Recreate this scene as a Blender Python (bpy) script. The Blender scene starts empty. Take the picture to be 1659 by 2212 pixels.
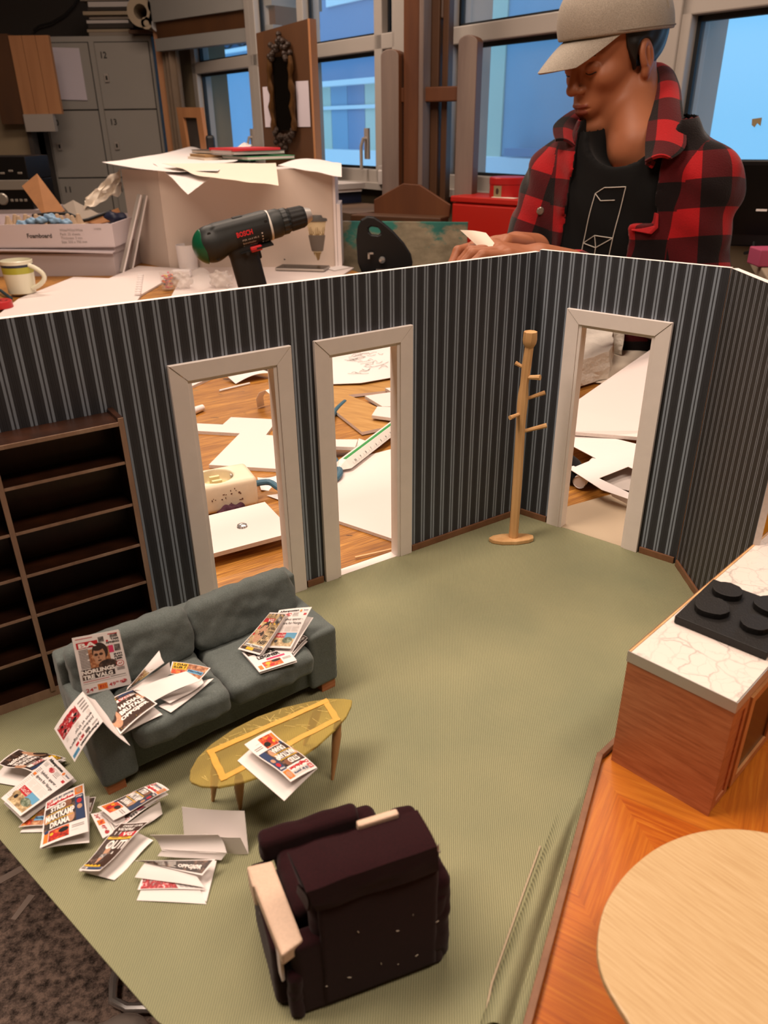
import bpy, bmesh, math, random
import numpy as np
from mathutils import Vector, Matrix
from mathutils.geometry import tessellate_polygon
from mathutils.bvhtree import BVHTree
from mathutils.noise import noise as pnoise
random.seed(7)
C = bpy.context.scene.collection
SC = bpy.context.scene

# ------------------------------------------------------------------ camera
cam = bpy.data.objects.new('camera', bpy.data.cameras.new('camera'))
C.objects.link(cam)
cam.data.sensor_fit = 'VERTICAL'; cam.data.sensor_height = 36.0
cam.data.lens = 26.855; cam.data.clip_start = 0.01; cam.data.clip_end = 100
PITCH, ROLL = 0.4699, -0.0118
_f = Vector((0, math.cos(PITCH), -math.sin(PITCH)))
_u = Vector((0, math.sin(PITCH), math.cos(PITCH)))
_r = Vector((1, 0, 0))
_r2 = _r*math.cos(ROLL) + _u*math.sin(ROLL)
_u2 = _u*math.cos(ROLL) - _r*math.sin(ROLL)
cm = Matrix((_r2, _u2, -_f)).transposed().to_4x4()
cm.translation = (0, 0, 0.41466)
cam.matrix_world = cm
cam.data.dof.use_dof = True
cam.data.dof.focus_distance = 0.80
cam.data.dof.aperture_fstop = 12.0
SC.camera = cam

# ------------------------------------------------------------------ view, sky
SC.view_settings.view_transform = 'Standard'
SC.view_settings.look = 'None'
SC.view_settings.exposure = 0.0
SC.view_settings.gamma = 1.0
SC.view_settings.use_curve_mapping = False
SC.cycles.use_denoising = True
SC.cycles.max_bounces = 8
SC.cycles.transparent_max_bounces = 12
SC.cycles.caustics_reflective = False
SC.cycles.caustics_refractive = False
SC.cycles.sample_clamp_indirect = 4.0
wd = bpy.data.worlds.new('dusk_sky'); SC.world = wd; wd.use_nodes = True
wn = wd.node_tree.nodes; wl = wd.node_tree.links
bg = wn['Background']
tc = wn.new('ShaderNodeTexCoord'); sp = wn.new('ShaderNodeSeparateXYZ')
rp = wn.new('ShaderNodeValToRGB')
rp.color_ramp.elements[0].position = 0.0; rp.color_ramp.elements[0].color = (0.13, 0.40, 0.68, 1)
rp.color_ramp.elements[1].position = 0.7; rp.color_ramp.elements[1].color = (0.36, 0.68, 1.05, 1)
wl.new(tc.outputs['Generated'], sp.inputs[0]); wl.new(sp.outputs['Z'], rp.inputs[0])
wl.new(rp.outputs[0], bg.inputs[0]); bg.inputs[1].default_value = 1.5

# ------------------------------------------------------------------ ceiling lamps of the workshop
def area(name, loc, size, power, col, rot=(0, 0, 0)):
    d = bpy.data.lights.new(name, 'AREA'); d.shape = 'RECTANGLE'
    d.size, d.size_y = size; d.energy = power; d.color = col
    o = bpy.data.objects.new(name, d); C.objects.link(o)
    o.location = loc; o.rotation_euler = rot
    o['kind'] = 'structure'
    return o
WARM = (1.0, 0.785, 0.63)
area('ceiling_lamp', (0.10, 1.75, 1.80), (1.3, 0.35), 23, WARM, (0, 0, 0.6))
area('ceiling_lamp', (-0.75, 0.35, 1.80), (1.3, 0.35), 41, WARM, (0, 0, 0.6))
area('ceiling_lamp', (0.75, 0.15, 1.80), (1.3, 0.35), 22, WARM, (0, 0, 0.6))
area('ceiling_lamp', (-0.9, 3.2, 1.80), (1.3, 0.35), 34, WARM, (0, 0, 0.6))

# ------------------------------------------------------------------ materials
def lin(h):
    h = h.lstrip('#'); v = [int(h[i:i+2], 16)/255 for i in (0, 2, 4)]
    return tuple(x/12.92 if x <= 0.04045 else ((x+0.055)/1.055)**2.4 for x in v) + (1,)
M = {}
class NT:
    def __init__(s, name):
        s.m = bpy.data.materials.new(name); s.m.use_nodes = True; M[name] = s.m
        s.n = s.m.node_tree.nodes; s.l = s.m.node_tree.links; s.b = s.n['Principled BSDF']
    def add(s, t, ins={}, **kw):
        x = s.n.new('ShaderNode'+t)
        for k, v in kw.items(): setattr(x, k, v)
        for k, v in ins.items():
            if hasattr(v, 'is_linked') or hasattr(v, 'links'): s.l.new(v, x.inputs[k])
            else: x.inputs[k].default_value = v
        return x
    def link(s, a, b): s.l.new(a, b)
    def math(s, op, a, b=0.0):
        x = s.n.new('ShaderNodeMath'); x.operation = op
        for i, v in enumerate((a, b)):
            if hasattr(v, 'links'): s.l.new(v, x.inputs[i])
            else: x.inputs[i].default_value = v
        return x.outputs[0]
    def mix(s, fac, a, b):
        x = s.n.new('ShaderNodeMix'); x.data_type = 'RGBA'
        for i, v in ((0, fac), (6, a), (7, b)):
            if hasattr(v, 'links'): s.l.new(v, x.inputs[i])
            else: x.inputs[i].default_value = v
        return x.outputs[2]
    def obj(s, scale=(1, 1, 1), rot=(0, 0, 0), kind='Object'):
        t = s.n.new('ShaderNodeTexCoord'); out = t.outputs[kind]
        for k, v in (('Rotation', rot), ('Scale', scale)):
            mp = s.n.new('ShaderNodeMapping'); mp.inputs[k].default_value = v; s.l.new(out, mp.inputs[0]); out = mp.outputs[0]
        return out
    def noise(s, vec, scale, detail=3, rough=.5, dist=0):
        x = s.add('TexNoise', {'Scale': scale, 'Detail': detail, 'Roughness': rough, 'Distortion': dist}); s.l.new(vec, x.inputs['Vector']); return x.outputs['Fac']
    def ramp(s, fac, stops, interp='LINEAR'):
        x = s.n.new('ShaderNodeValToRGB'); cr = x.color_ramp; cr.interpolation = interp
        while len(cr.elements) < len(stops): cr.elements.new(.5)
        for e, (p, c) in zip(cr.elements, stops):
            e.position = p; e.color = c if not isinstance(c, str) else lin(c)
        s.l.new(fac, x.inputs[0]); return x.outputs[0]
    def bump(s, h, strength=.3, dist=.001):
        x = s.add('Bump', {'Strength': strength, 'Distance': dist}); s.l.new(h, x.inputs['Height']); s.l.new(x.outputs[0], s.b.inputs['Normal'])
def mk(name, h, rough=.6, var=.0, vs=20, bump=0, bs=200, metal=0, stretch=(1, 1, 1), spec=.5, trans=0, ior=1.45, alpha=1, sheen=0, h2=None, bd=.001, emit=0, coat=0, rot=(0, 0, 0)):
    t = NT(name); b = t.b
    b.inputs['Base Color'].default_value = lin(h)
    b.inputs['Roughness'].default_value = rough; b.inputs['Metallic'].default_value = metal
    b.inputs['Specular IOR Level'].default_value = spec
    b.inputs['Transmission Weight'].default_value = trans; b.inputs['IOR'].default_value = ior
    b.inputs['Alpha'].default_value = alpha; b.inputs['Sheen Weight'].default_value = sheen
    b.inputs['Coat Weight'].default_value = coat
    if var or h2:
        v = t.noise(t.obj(stretch, rot), vs, 5, .6)
        c = lin(h); c2 = lin(h2) if h2 else tuple(x*(1-var) for x in c[:3]) + (1,)
        t.link(t.ramp(v, [(.3, c2), (.7, c)]), b.inputs['Base Color'])
    if bump:
        t.bump(t.noise(t.obj(stretch, rot), bs, 3), bump, bd)
    if emit:
        b.inputs['Emission Color'].default_value = lin(h); b.inputs['Emission Strength'].default_value = emit
    return t.m

# ------------------------------------------------------------------ mesh builder
ORG = {}
def fr(o=(0, 0, 0), rz=0, rx=0, ry=0):
    return Matrix.Translation(o) @ Matrix.Rotation(rz, 4, 'Z') @ Matrix.Rotation(rx, 4, 'X') @ Matrix.Rotation(ry, 4, 'Y')
def frame(o, x, y, z=None):
    x = Vector(x).normalized(); y = Vector(y); y = (y - x*y.dot(x)).normalized()
    z = x.cross(y)
    m = Matrix((x, y, z)).transposed().to_4x4(); m.translation = o; return m
def frz(o, x, y):
    m = Matrix((Vector(x).normalized(), Vector(y).normalized(), Vector((0, 0, 1)))).transposed().to_4x4(); m.translation = o; return m
class MB:
    def __init__(s): s.v = []; s.f = []; s.m = []; s.mats = []; s.uv = {}; s.sm = []; s.luv = None
    def mi(s, name):
        if name not in s.mats: s.mats.append(name)
        return s.mats.index(name)
    def add(s, vs, fs, mat, X=None, smooth=False, uvs=None):
        b = len(s.v)
        for p in vs: s.v.append(tuple(X @ Vector(p)) if X is not None else tuple(p))
        k = s.mi(mat) if isinstance(mat, str) else None
        for i, f in enumerate(fs):
            s.f.append(tuple(b+j for j in f)); s.m.append(k if k is not None else s.mi(mat[i])); s.sm.append(smooth)
        if uvs is not None:
            for i, u in enumerate(uvs): s.uv[b+i] = u
        return s
    def box(s, c, d, mat, X=None):
        cx, cy, cz = c; x, y, z = d[0]/2, d[1]/2, d[2]/2
        vs = [(cx+a*x, cy+e*y, cz+g*z) for a in (-1, 1) for e in (-1, 1) for g in (-1, 1)]
        return s.add(vs, [(0, 1, 3, 2), (4, 6, 7, 5), (0, 4, 5, 1), (2, 3, 7, 6), (0, 2, 6, 4), (1, 5, 7, 3)], mat, X)
    def prism(s, poly, z0, z1, mat, X=None, side=None, smooth=False):
        n = len(poly)
        vs = [(p[0], p[1], z0) for p in poly] + [(p[0], p[1], z1) for p in poly]
        fs = [tuple(range(n-1, -1, -1)), tuple(range(n, 2*n))] + [(i, (i+1) % n, n+(i+1) % n, n+i) for i in range(n)]
        ms = [mat, mat] + [side or mat]*n
        return s.add(vs, fs, ms, X, smooth)
    def tube(s, path, r, mat, n=10, X=None, cap=True):
        P = [Vector(p) for p in path]; R = r if isinstance(r, (list, tuple)) else [r]*len(P)
        vs = []; fs = []; up = None
        for i, p in enumerate(P):
            t = (P[min(i+1, len(P)-1)] - P[max(i-1, 0)]).normalized()
            if up is None: up = t.orthogonal().normalized()
            up = (up - t*up.dot(t)); up = up.normalized() if up.length > 1e-6 else t.orthogonal().normalized()
            w = t.cross(up)
            for k in range(n):
                a = 2*math.pi*k/n; vs.append(p + (up*math.cos(a) + w*math.sin(a))*R[i])
        for i in range(len(P)-1):
            for k in range(n): fs.append((i*n+k, i*n+(k+1) % n, (i+1)*n+(k+1) % n, (i+1)*n+k))
        if cap: fs += [tuple(range(n-1, -1, -1)), tuple(range((len(P)-1)*n, len(P)*n))]
        return s.add(vs, fs, mat, X, True)
    def lathe(s, prof, mat, n=32, X=None, smooth=True):
        vs = []; fs = []; m = len(prof)
        for k in range(n):
            a = 2*math.pi*k/n
            for r, z in prof: vs.append((r*math.cos(a), r*math.sin(a), z))
        for k in range(n):
            k2 = (k+1) % n
            for i in range(m-1): fs.append((k*m+i, k2*m+i, k2*m+i+1, k*m+i+1))
        ms = mat
        if not isinstance(mat, str): ms = [mat[i] for k in range(n) for i in range(m-1)]
        return s.add(vs, fs, ms, X, smooth)
    def grid(s, fn, nu, nv, mat, thick=0.0, smooth=True, uvs=False, back=None):
        """surface fn(u, v); with a thickness it gets a back face and a rim"""
        P = [[Vector(fn(i/nu, j/nv)) for i in range(nu+1)] for j in range(nv+1)]
        vs = [P[j][i] for j in range(nv+1) for i in range(nu+1)]
        fs = [(j*(nu+1)+i, j*(nu+1)+i+1, (j+1)*(nu+1)+i+1, (j+1)*(nu+1)+i) for j in range(nv) for i in range(nu)]
        uv = [(i/nu, j/nv) for j in range(nv+1) for i in range(nu+1)] if uvs else None
        ms = [mat]*len(fs)
        if thick:
            N = []
            for j in range(nv+1):
                for i in range(nu+1):
                    a = P[j][min(i+1, nu)] - P[j][max(i-1, 0)]; b = P[min(j+1, nv)][i] - P[max(j-1, 0)][i]
                    n = a.cross(b); N.append(n.normalized() if n.length > 1e-12 else Vector((0, 0, 1)))
            L = len(vs); vs2 = [v - n*thick for v, n in zip(vs, N)]
            vs = vs + vs2; 
            if uv: uv = uv + uv
            fs2 = [tuple(L+k for k in reversed(f)) for f in fs]
            ms += [back or mat]*len(fs2); fs = fs + fs2
            rim = [i for i in range(nu+1)] + [j*(nu+1)+nu for j in range(1, nv+1)] + [nv*(nu+1)+i for i in range(nu-1, -1, -1)] + [j*(nu+1) for j in range(nv-1, 0, -1)]
            for k in range(len(rim)):
                a, b = rim[k], rim[(k+1) % len(rim)]; fs.append((b, a, L+a, L+b)); ms.append(back or mat)
        return s.add(vs, fs, ms, None, smooth, uv)
    def sub(s, name, parent, **kw): return mesh(name, s, parent, **kw)
def mesh(name, mb, parent=None, org=None, bev=0, bseg=2, sharp=35, subd=0):
    me = bpy.data.meshes.new(name)
    V = np.array(mb.v, float)
    if parent is not None: o = ORG[parent.name]
    elif org is not None: o = Vector(org)
    else: o = Vector(((V[:, 0].min()+V[:, 0].max())/2, (V[:, 1].min()+V[:, 1].max())/2, V[:, 2].min()))
    me.from_pydata([tuple(v) for v in (V - np.array(o))], [], mb.f)
    for k in mb.mats: me.materials.append(M[k])
    me.polygons.foreach_set('material_index', mb.m)
    me.polygons.foreach_set('use_smooth', mb.sm)
    if mb.uv:
        ul = me.uv_layers.new(name='UVMap'); idx = np.empty(len(me.loops), int); me.loops.foreach_get('vertex_index', idx)
        arr = np.zeros((len(mb.v), 2))
        for k, u in mb.uv.items(): arr[k] = u
        ul.data.foreach_set('uv', arr[idx].ravel())
    if mb.luv is not None:
        ul = me.uv_layers.new(name='UVMap'); ul.data.foreach_set('uv', np.array(mb.luv, float).ravel())
    me.validate()
    if any(mb.sm): me.set_sharp_from_angle(angle=math.radians(sharp))
    ob = bpy.data.objects.new(name, me); C.objects.link(ob)
    if parent is not None: ob.parent = parent; ob.location = (0, 0, 0)
    else: ob.location = o
    ORG[ob.name] = o
    if bev:
        b = ob.modifiers.new('bevel', 'BEVEL'); b.width = bev; b.segments = bseg; b.limit_method = 'ANGLE'; b.angle_limit = math.radians(40)
    if subd:
        b = ob.modifiers.new('subsurf', 'SUBSURF'); b.levels = b.render_levels = subd
    return ob
def thing(name, label, cat, loc, group=None):
    o = bpy.data.objects.new(name, None); C.objects.link(o); o.location = loc
    o.empty_display_size = .01
    ORG[o.name] = Vector(loc); tag(o, label, cat, group); return o
def tag(o, label, cat, group=None, kind=None):
    o['label'] = label; o['category'] = cat
    if group: o['group'] = group
    if kind: o['kind'] = kind
    return o
def struct(o):
    o['kind'] = 'structure'; return o

# ------------------------------------------------------------------ lettering
_tc = {}
def glyphs(s, bold=0.0, shear=0.0):
    k = (s, bold, shear)
    if k in _tc: return _tc[k]
    cu = bpy.data.curves.new('lettering', 'FONT'); cu.body = s; cu.size = 1; cu.offset = bold; cu.shear = shear
    cu.resolution_u = 2; cu.fill_mode = 'FRONT'
    ob = bpy.data.objects.new('lettering', cu)
    me = bpy.data.meshes.new_from_object(ob)
    v = np.array([tuple(p.co[:2]) for p in me.vertices]) if len(me.vertices) else np.zeros((0, 2))
    f = [tuple(p.vertices) for p in me.polygons]
    bpy.data.objects.remove(ob); bpy.data.curves.remove(cu); bpy.data.meshes.remove(me)
    if len(v):
        v[:, 0] -= v[:, 0].min(); mx = v[:, 0].max(); v[:, 0] /= mx; y0, y1 = v[:, 1].min(), v[:, 1].max(); v[:, 1] = (v[:, 1]-y0)/(y1-y0)
    _tc[k] = (v, f); return v, f
def letter(mb, fn, s, u0, v0, u1, v1, mat, bold=.02, shear=0, off=.0003):
    """text s filling the box u0..u1, v0..v1 (v0 top) of the surface fn(u, v, offset)"""
    v, f = glyphs(s, bold, shear)
    if len(v): mb.add([fn(u0+(u1-u0)*a, v1+(v0-v1)*b, off) for a, b in v], f, mat)
def patch(mb, fn, u0, v0, u1, v1, mat, off=.0001, n=4):
    vs = []; fs = []
    for j in range(n+1):
        for i in range(n+1): vs.append(fn(u0+(u1-u0)*i/n, v0+(v1-v0)*j/n, off))
    for j in range(n):
        for i in range(n): a = j*(n+1)+i; fs.append((a, a+n+1, a+n+2, a+1))
    mb.add(vs, fs, mat, None, True)
def disc(mb, fn, u, v, ru, rv, mat, off=.0002, n=20, rot=0, a0=0, a1=2*math.pi, pts=None):
    if pts is None:
        pts = []
        for k in range(n):
            a = a0+(a1-a0)*k/n; x, y = ru*math.cos(a), rv*math.sin(a)
            pts.append((u+x*math.cos(rot)-y*math.sin(rot), v+x*math.sin(rot)+y*math.cos(rot)))
    vs = [fn(p[0], p[1], off) for p in pts]; cu = sum(p[0] for p in pts)/len(pts); cv = sum(p[1] for p in pts)/len(pts)
    vs.append(fn(cu, cv, off)); n = len(pts)
    mb.add(vs, [((i+1) % n, i, n) for i in range(n)], mat, None, True)
def planar(o, ex, ey):
    """flat surface fn(u, v, off): o is the top left corner, ex runs right, ey runs down"""
    o = Vector(o); ex = Vector(ex); ey = Vector(ey); n = ey.cross(ex).normalized()
    return lambda u, v, off=0: o + ex*u + ey*v + n*off

# ------------------------------------------------------------------ implicit surfaces (surface nets)
def smin(a, b, k):
    h = np.clip(.5+.5*(b-a)/k, 0, 1); return b*(1-h)+a*h-k*h*(1-h)
def smax(a, b, k): return -smin(-a, -b, k)
def surf(f, lo, hi, h):
    lo = np.array(lo, float); hi = np.array(hi, float); n = np.ceil((hi-lo)/h).astype(int)+1
    ax = [lo[i]+h*np.arange(n[i]) for i in range(3)]
    X, Y, Z = np.meshgrid(*ax, indexing='ij')
    D = f(X, Y, Z)
    S = D < 0
    cnt = np.zeros(n-1); acc = [np.zeros(n-1) for _ in range(3)]
    sl = lambda A, o: A[o[0]:o[0]+n[0]-1, o[1]:o[1]+n[1]-1, o[2]:o[2]+n[2]-1]
    cor = [(i, j, k) for i in (0, 1) for j in (0, 1) for k in (0, 1)]
    for a in cor:
        for d in range(3):
            if a[d]: continue
            b = list(a); b[d] = 1
            da, db = sl(D, a), sl(D, b); cr = (da < 0) != (db < 0)
            t = np.where(cr, da/np.where(cr, da-db, 1), 0)
            cnt += cr
            for q in range(3):
                acc[q] += cr*((a[q]) + (t if q == d else 0))
    act = cnt > 0
    idx = -np.ones(n-1, int); I = np.argwhere(act); idx[act] = np.arange(len(I))
    V = np.stack([lo[q] + h*(I[:, q] + acc[q][act]/cnt[act]) for q in range(3)], 1)
    F = []
    for d in range(3):
        e, g = (d+1) % 3, (d+2) % 3
        sA = [slice(None)]*3; sB = [slice(None)]*3
        sA[d] = slice(0, n[d]-1); sB[d] = slice(1, n[d])
        a, b = S[tuple(sA)], S[tuple(sB)]
        ch = np.argwhere(a != b)
        ch = ch[(ch[:, e] > 0) & (ch[:, g] > 0) & (ch[:, e] < n[e]-1) & (ch[:, g] < n[g]-1)]
        ins = a[tuple(ch.T)]
        def cid(de, dg):
            q = ch.copy(); q[:, e] += de; q[:, g] += dg; return idx[tuple(q.T)]
        q4 = np.stack([cid(-1, -1), cid(0, -1), cid(0, 0), cid(-1, 0)], 1)
        q4[~ins] = q4[~ins][:, ::-1]; F.append(q4)
    return V, [tuple(int(x) for x in q) for q in np.concatenate(F)]
def ell(X, Y, Z, c, r, R=None):
    P = np.stack([X-c[0], Y-c[1], Z-c[2]], -1)
    if R is not None: P = P @ R
    q = P/np.array(r); k0 = np.sqrt((q**2).sum(-1)); k1 = np.sqrt((P/np.array(r)**2)**2 @ np.ones(3))
    return k0*(k0-1)/np.maximum(k1, 1e-9)
def cap(X, Y, Z, a, b, ra, rb):
    a = np.array(a, float); b = np.array(b, float); ba = b-a
    px, py, pz = X-a[0], Y-a[1], Z-a[2]
    t = np.clip((px*ba[0]+py*ba[1]+pz*ba[2])/max(ba@ba, 1e-12), 0, 1)
    return np.sqrt((px-t*ba[0])**2+(py-t*ba[1])**2+(pz-t*ba[2])**2) - (ra+(rb-ra)*t)
def rbox(X, Y, Z, d, r):
    qx, qy, qz = np.abs(X)-d[0]+r, np.abs(Y)-d[1]+r, np.abs(Z)-d[2]+r
    return np.sqrt(np.maximum(qx, 0)**2+np.maximum(qy, 0)**2+np.maximum(qz, 0)**2) + np.minimum(np.maximum(qx, np.maximum(qy, qz)), 0) - r

# ------------------------------------------------------------------ the materials of the place
def wallpaper(name, period, base, stripe, w=.15):
    t = NT(name); uv = t.add('UVMap').outputs[0]; sp = t.add('SeparateXYZ'); t.link(uv, sp.inputs[0])
    x = t.math('FRACT', t.math('DIVIDE', sp.outputs['X'], period))
    dk = lin(base); st = lin(stripe); ln = tuple(c*.45 for c in dk[:3])+(1,)
    col = t.ramp(x, [(0, st), (w, dk), (.245, st), (.245+w, ln), (.42, dk), (.60, ln), (.63, dk), (.70, ln), (.73, dk), (.80, ln), (.83, dk), (.97, ln)], 'CONSTANT')
    ns = t.noise(t.obj((1, 1, .12)), 900, 2)
    col = t.mix(t.math('MULTIPLY', ns, .35), col, (0, 0, 0, 1))
    t.link(col, t.b.inputs['Base Color']); t.b.inputs['Roughness'].default_value = .55
    t.b.inputs['Specular IOR Level'].default_value = .35
wallpaper('wallpaper', .0128, '#3f4147', '#97a3b2')
wallpaper('wallpaper_narrow', .0106, '#3b3836', '#8e929a', .09)
def carpet():
    t = NT('carpet'); o = t.obj((1, 1, 1), (0, 0, math.radians(4)))
    w = t.add('TexWave', {'Scale': 230.0, 'Distortion': .6, 'Detail': 2.0, 'Detail Scale': 3.0}); t.link(o, w.inputs['Vector'])
    w2 = t.add('TexWave', {'Scale': 330.0, 'Distortion': .5}, bands_direction='Y'); t.link(o, w2.inputs['Vector'])
    big = t.noise(t.obj(), 9, 4)
    c = t.ramp(w.outputs['Fac'], [(.1, '#7d7d62'), (.75, '#a2a07c')])
    c = t.mix(t.math('MULTIPLY', w2.outputs['Fac'], .15), c, lin('#53594a'))
    c = t.mix(t.ramp(big, [(.38, (0, 0, 0, 1)), (.75, (.35, .35, .35, 1))]), c, lin('#5e6a58'))
    t.link(c, t.b.inputs['Base Color']); t.b.inputs['Roughness'].default_value = .9; t.b.inputs['Specular IOR Level'].default_value = .15
    t.bump(t.math('ADD', w.outputs['Fac'], t.math('MULTIPLY', w2.outputs['Fac'], .5)), .5, .0004)
carpet()
def worktable():
    t = NT('worktable_wood'); o = t.obj((1, 9, 1), (0, 0, math.radians(-33)))
    g = t.noise(o, 9, 8, .65, .4); g2 = t.noise(t.obj((1, 40, 1), (0, 0, math.radians(-33))), 22, 4)
    c = t.ramp(g, [(.28, '#6a3f14'), (.45, '#a46e27'), (.62, '#c38b3c'), (.8, '#d8a853')])
    c = t.mix(t.ramp(g2, [(.42, (.75, .75, .75, 1)), (.56, (0, 0, 0, 1))]), c, lin('#7a4a1e'))
    st = t.noise(t.obj((1, 2.2, 1)), 26, 3); c = t.mix(t.ramp(st, [(.67, (0, 0, 0, 1)), (.70, (.85, .85, .85, 1))]), c, lin('#3c2412'))
    gr = t.noise(t.obj((1, 1.5, 1)), 21, 2); c = t.mix(t.ramp(gr, [(.73, (0, 0, 0, 1)), (.75, (.8, .8, .8, 1))]), c, lin('#3f6650'))
    t.link(c, t.b.inputs['Base Color']); t.b.inputs['Roughness'].default_value = .5
    t.bump(g2, .25, .0006)
worktable()
def wood(name, a, b, c_, sc=30, st=(1, 12, 1), rot=(0, 0, 0), rough=.45, dist=.3):
    t = NT(name); g = t.noise(t.obj(st, rot), sc, 7, .6, dist)
    t.link(t.ramp(g, [(.25, a), (.5, b), (.75, c_)]), t.b.inputs['Base Color']); t.b.inputs['Roughness'].default_value = rough
    t.bump(g, .1, .0003)
wood('walnut', '#1c0d07', '#2c160a', '#3e2010', 30, (1, 1, .12), rough=.4)
wood('walnut_edge', '#7d6250', '#9a7c68', '#b09884', 60, (1, 1, .2))
wood('veneer', '#955435', '#b26e48', '#c4845c', 40, (.9, .9, 9), rough=.4)
wood('veneer_light', '#a5683c', '#bd8250', '#cf9a66', 40, (1, 1, .2))
wood('pine', '#b98a58', '#d2a672', '#e0bb8a', 60, (1, 1, .12))
wood('beech', '#ae8d60', '#c0a276', '#cbb188', 34, (1.0, 26, 1), (0, 0, math.radians(48)), .4, .1)
wood('trim_wood', '#6a4630', '#7d563c', '#8a6247', 60, (1, 1, 1))
wood('leg_wood', '#a8764a', '#bb8a5c', '#c99a6e', 120, (1, 1, .1))
wood('easel_wood', '#4c2710', '#63381a', '#714524', 9, (1, 1, .12), rough=.6)
wood('easel_grey', '#5a4a44', '#7a6a62', '#8b7b70', 9, (1, 1, .12), rough=.7)
wood('board_brown', '#3e2410', '#4e2f15', '#59381c', 4, (1, 1, .3), rough=.6)
wood('plank', '#8a5a38', '#a8744c', '#b98458', 6, (1, 1, .1), rough=.6)
wood('bench_wood', '#46362c', '#5c4838', '#6b5444', 6, (.2, 1, 1), rough=.6)
wood('card_wood', '#9a7038', '#b98c4c', '#c89e60', 14, (1, 7, 1), (0, 0, .5), .45)
def parquet():
    t = NT('parquet'); o = t.obj((1, 1, 1), (0, 0, math.radians(-14)))
    sp = t.add('SeparateXYZ'); t.link(o, sp.inputs[0])
    # herringbone-like chevrons: direction flips across each band
    bx = t.math('DIVIDE', sp.outputs['X'], .062); fx = t.math('PINGPONG', bx, 1.0)
    v = t.math('ADD', t.math('DIVIDE', sp.outputs['Y'], .052), t.math('MULTIPLY', fx, 1.25))
    cell = t.math('FLOOR', t.math('MULTIPLY', v, 1.0)); fr_ = t.math('FRACT', v)
    comb = t.add('CombineXYZ', {'X': t.math('FLOOR', bx), 'Y': cell}); wnz = t.add('TexWhiteNoise'); t.link(comb.outputs[0], wnz.inputs[0])
    lv = t.add('CombineXYZ', {'X': t.math('MULTIPLY', v, 9.0), 'Y': t.math('MULTIPLY', bx, .9), 'Z': t.math('MULTIPLY', wnz.outputs[0], 9.0)})
    g = t.noise(lv.outputs[0], 1.7, 6, .65, .5)
    c = t.ramp(g, [(.25, '#8a3a0c'), (.5, '#b05912'), (.75, '#c67b26')])
    c = t.mix(t.math('MULTIPLY', wnz.outputs[0], .45), c, lin('#c8842c'))
    c = t.mix(t.ramp(fr_, [(0, (.6, .6, .6, 1)), (.04, (0, 0, 0, 1))]), c, lin('#8c3a12'))
    t.link(c, t.b.inputs['Base Color']); t.b.inputs['Roughness'].default_value = .32
parquet()
def marble():
    t = NT('marble'); o = t.obj()
    d = t.add('TexNoise', {'Scale': 40.0, 'Detail': 5.0}); t.link(o, d.inputs['Vector'])
    ad = t.add('VectorMath', operation='MULTIPLY_ADD'); t.link(d.outputs['Color'], ad.inputs[0]); ad.inputs[1].default_value = (.022, .022, .022); t.link(o, ad.inputs[2])
    vo = t.add('TexVoronoi', {'Scale': 85.0}, feature='DISTANCE_TO_EDGE'); t.link(ad.outputs[0], vo.inputs['Vector'])
    vo2 = t.add('TexVoronoi', {'Scale': 40.0}, feature='DISTANCE_TO_EDGE'); t.link(ad.outputs[0], vo2.inputs['Vector'])
    m = t.noise(o, 34, 2)
    a = t.ramp(vo.outputs[0], [(0, (.35, .35, .35, 1)), (.03, (0, 0, 0, 1))]); b = t.ramp(vo2.outputs[0], [(0, (.6, .6, .6, 1)), (.035, (0, 0, 0, 1))])
    k = t.math('MULTIPLY', t.math('MAXIMUM', a, b), t.ramp(m, [(.35, (0, 0, 0, 1)), (.62, (1, 1, 1, 1))]))
    t.link(t.mix(k, lin('#e3d8d0'), lin('#8a8684')), t.b.inputs['Base Color']); t.b.inputs['Roughness'].default_value = .3
marble()
def speckle():
    t = NT('floor_carpet'); o = t.obj()
    n = t.noise(o, 75, 4, .75); n2 = t.noise(o, 24, 2)
    c = t.ramp(n, [(.36, '#3c322e'), (.5, '#85736a'), (.62, '#b39a8c')])
    t.link(t.mix(t.math('MULTIPLY', n2, .35), c, lin('#3e342e')), t.b.inputs['Base Color']); t.b.inputs['Roughness'].default_value = .95
    t.bump(n, .5, .004)
speckle()
def painting():
    t = NT('cloud_painting'); o = t.obj((1, 1, 1.6)); sp = t.add('SeparateXYZ'); t.link(t.obj(), sp.inputs[0])
    n = t.noise(o, 5, 6, .6); h = t.math('ADD', t.math('ADD', sp.outputs['Z'], -.805), t.math('MULTIPLY', t.math('ADD', n, -.5), .5))
    sky = t.ramp(t.noise(o, 3, 4), [(.3, '#1d5c58'), (.6, '#3d8a7a')])
    cl = t.ramp(t.noise(o, 14, 6, .6), [(.3, '#6c6450'), (.7, '#a89a80')])
    t.link(t.mix(t.ramp(h, [(0.0, (1, 1, 1, 1)), (.03, (0, 0, 0, 1))]), sky, cl), t.b.inputs['Base Color']); t.b.inputs['Roughness'].default_value = .5
painting()
def fabric(name, a, b, sc=1500, rough=.9, sheen=.2, big=40):
    t = NT(name); o = t.obj()
    w = t.noise(o, sc, 2); g = t.noise(o, big, 4)
    c = t.ramp(w, [(.3, a), (.7, b)]); t.link(t.mix(t.math('MULTIPLY', g, .3), c, lin(a)), t.b.inputs['Base Color'])
    t.b.inputs['Roughness'].default_value = rough; t.b.inputs['Sheen Weight'].default_value = sheen; t.b.inputs['Specular IOR Level'].default_value = .2
    t.bump(t.math('ADD', t.math('MULTIPLY', w, .2), g), .35, .0012)
fabric('sofa_cloth', '#525a58', '#6c7472')
fabric('burgundy', '#1c070b', '#2e0e13', 1800, .95, .06, 30)
fabric('cap_cloth', '#857d72', '#a89f92', 700, .9, .1, 60)
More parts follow.
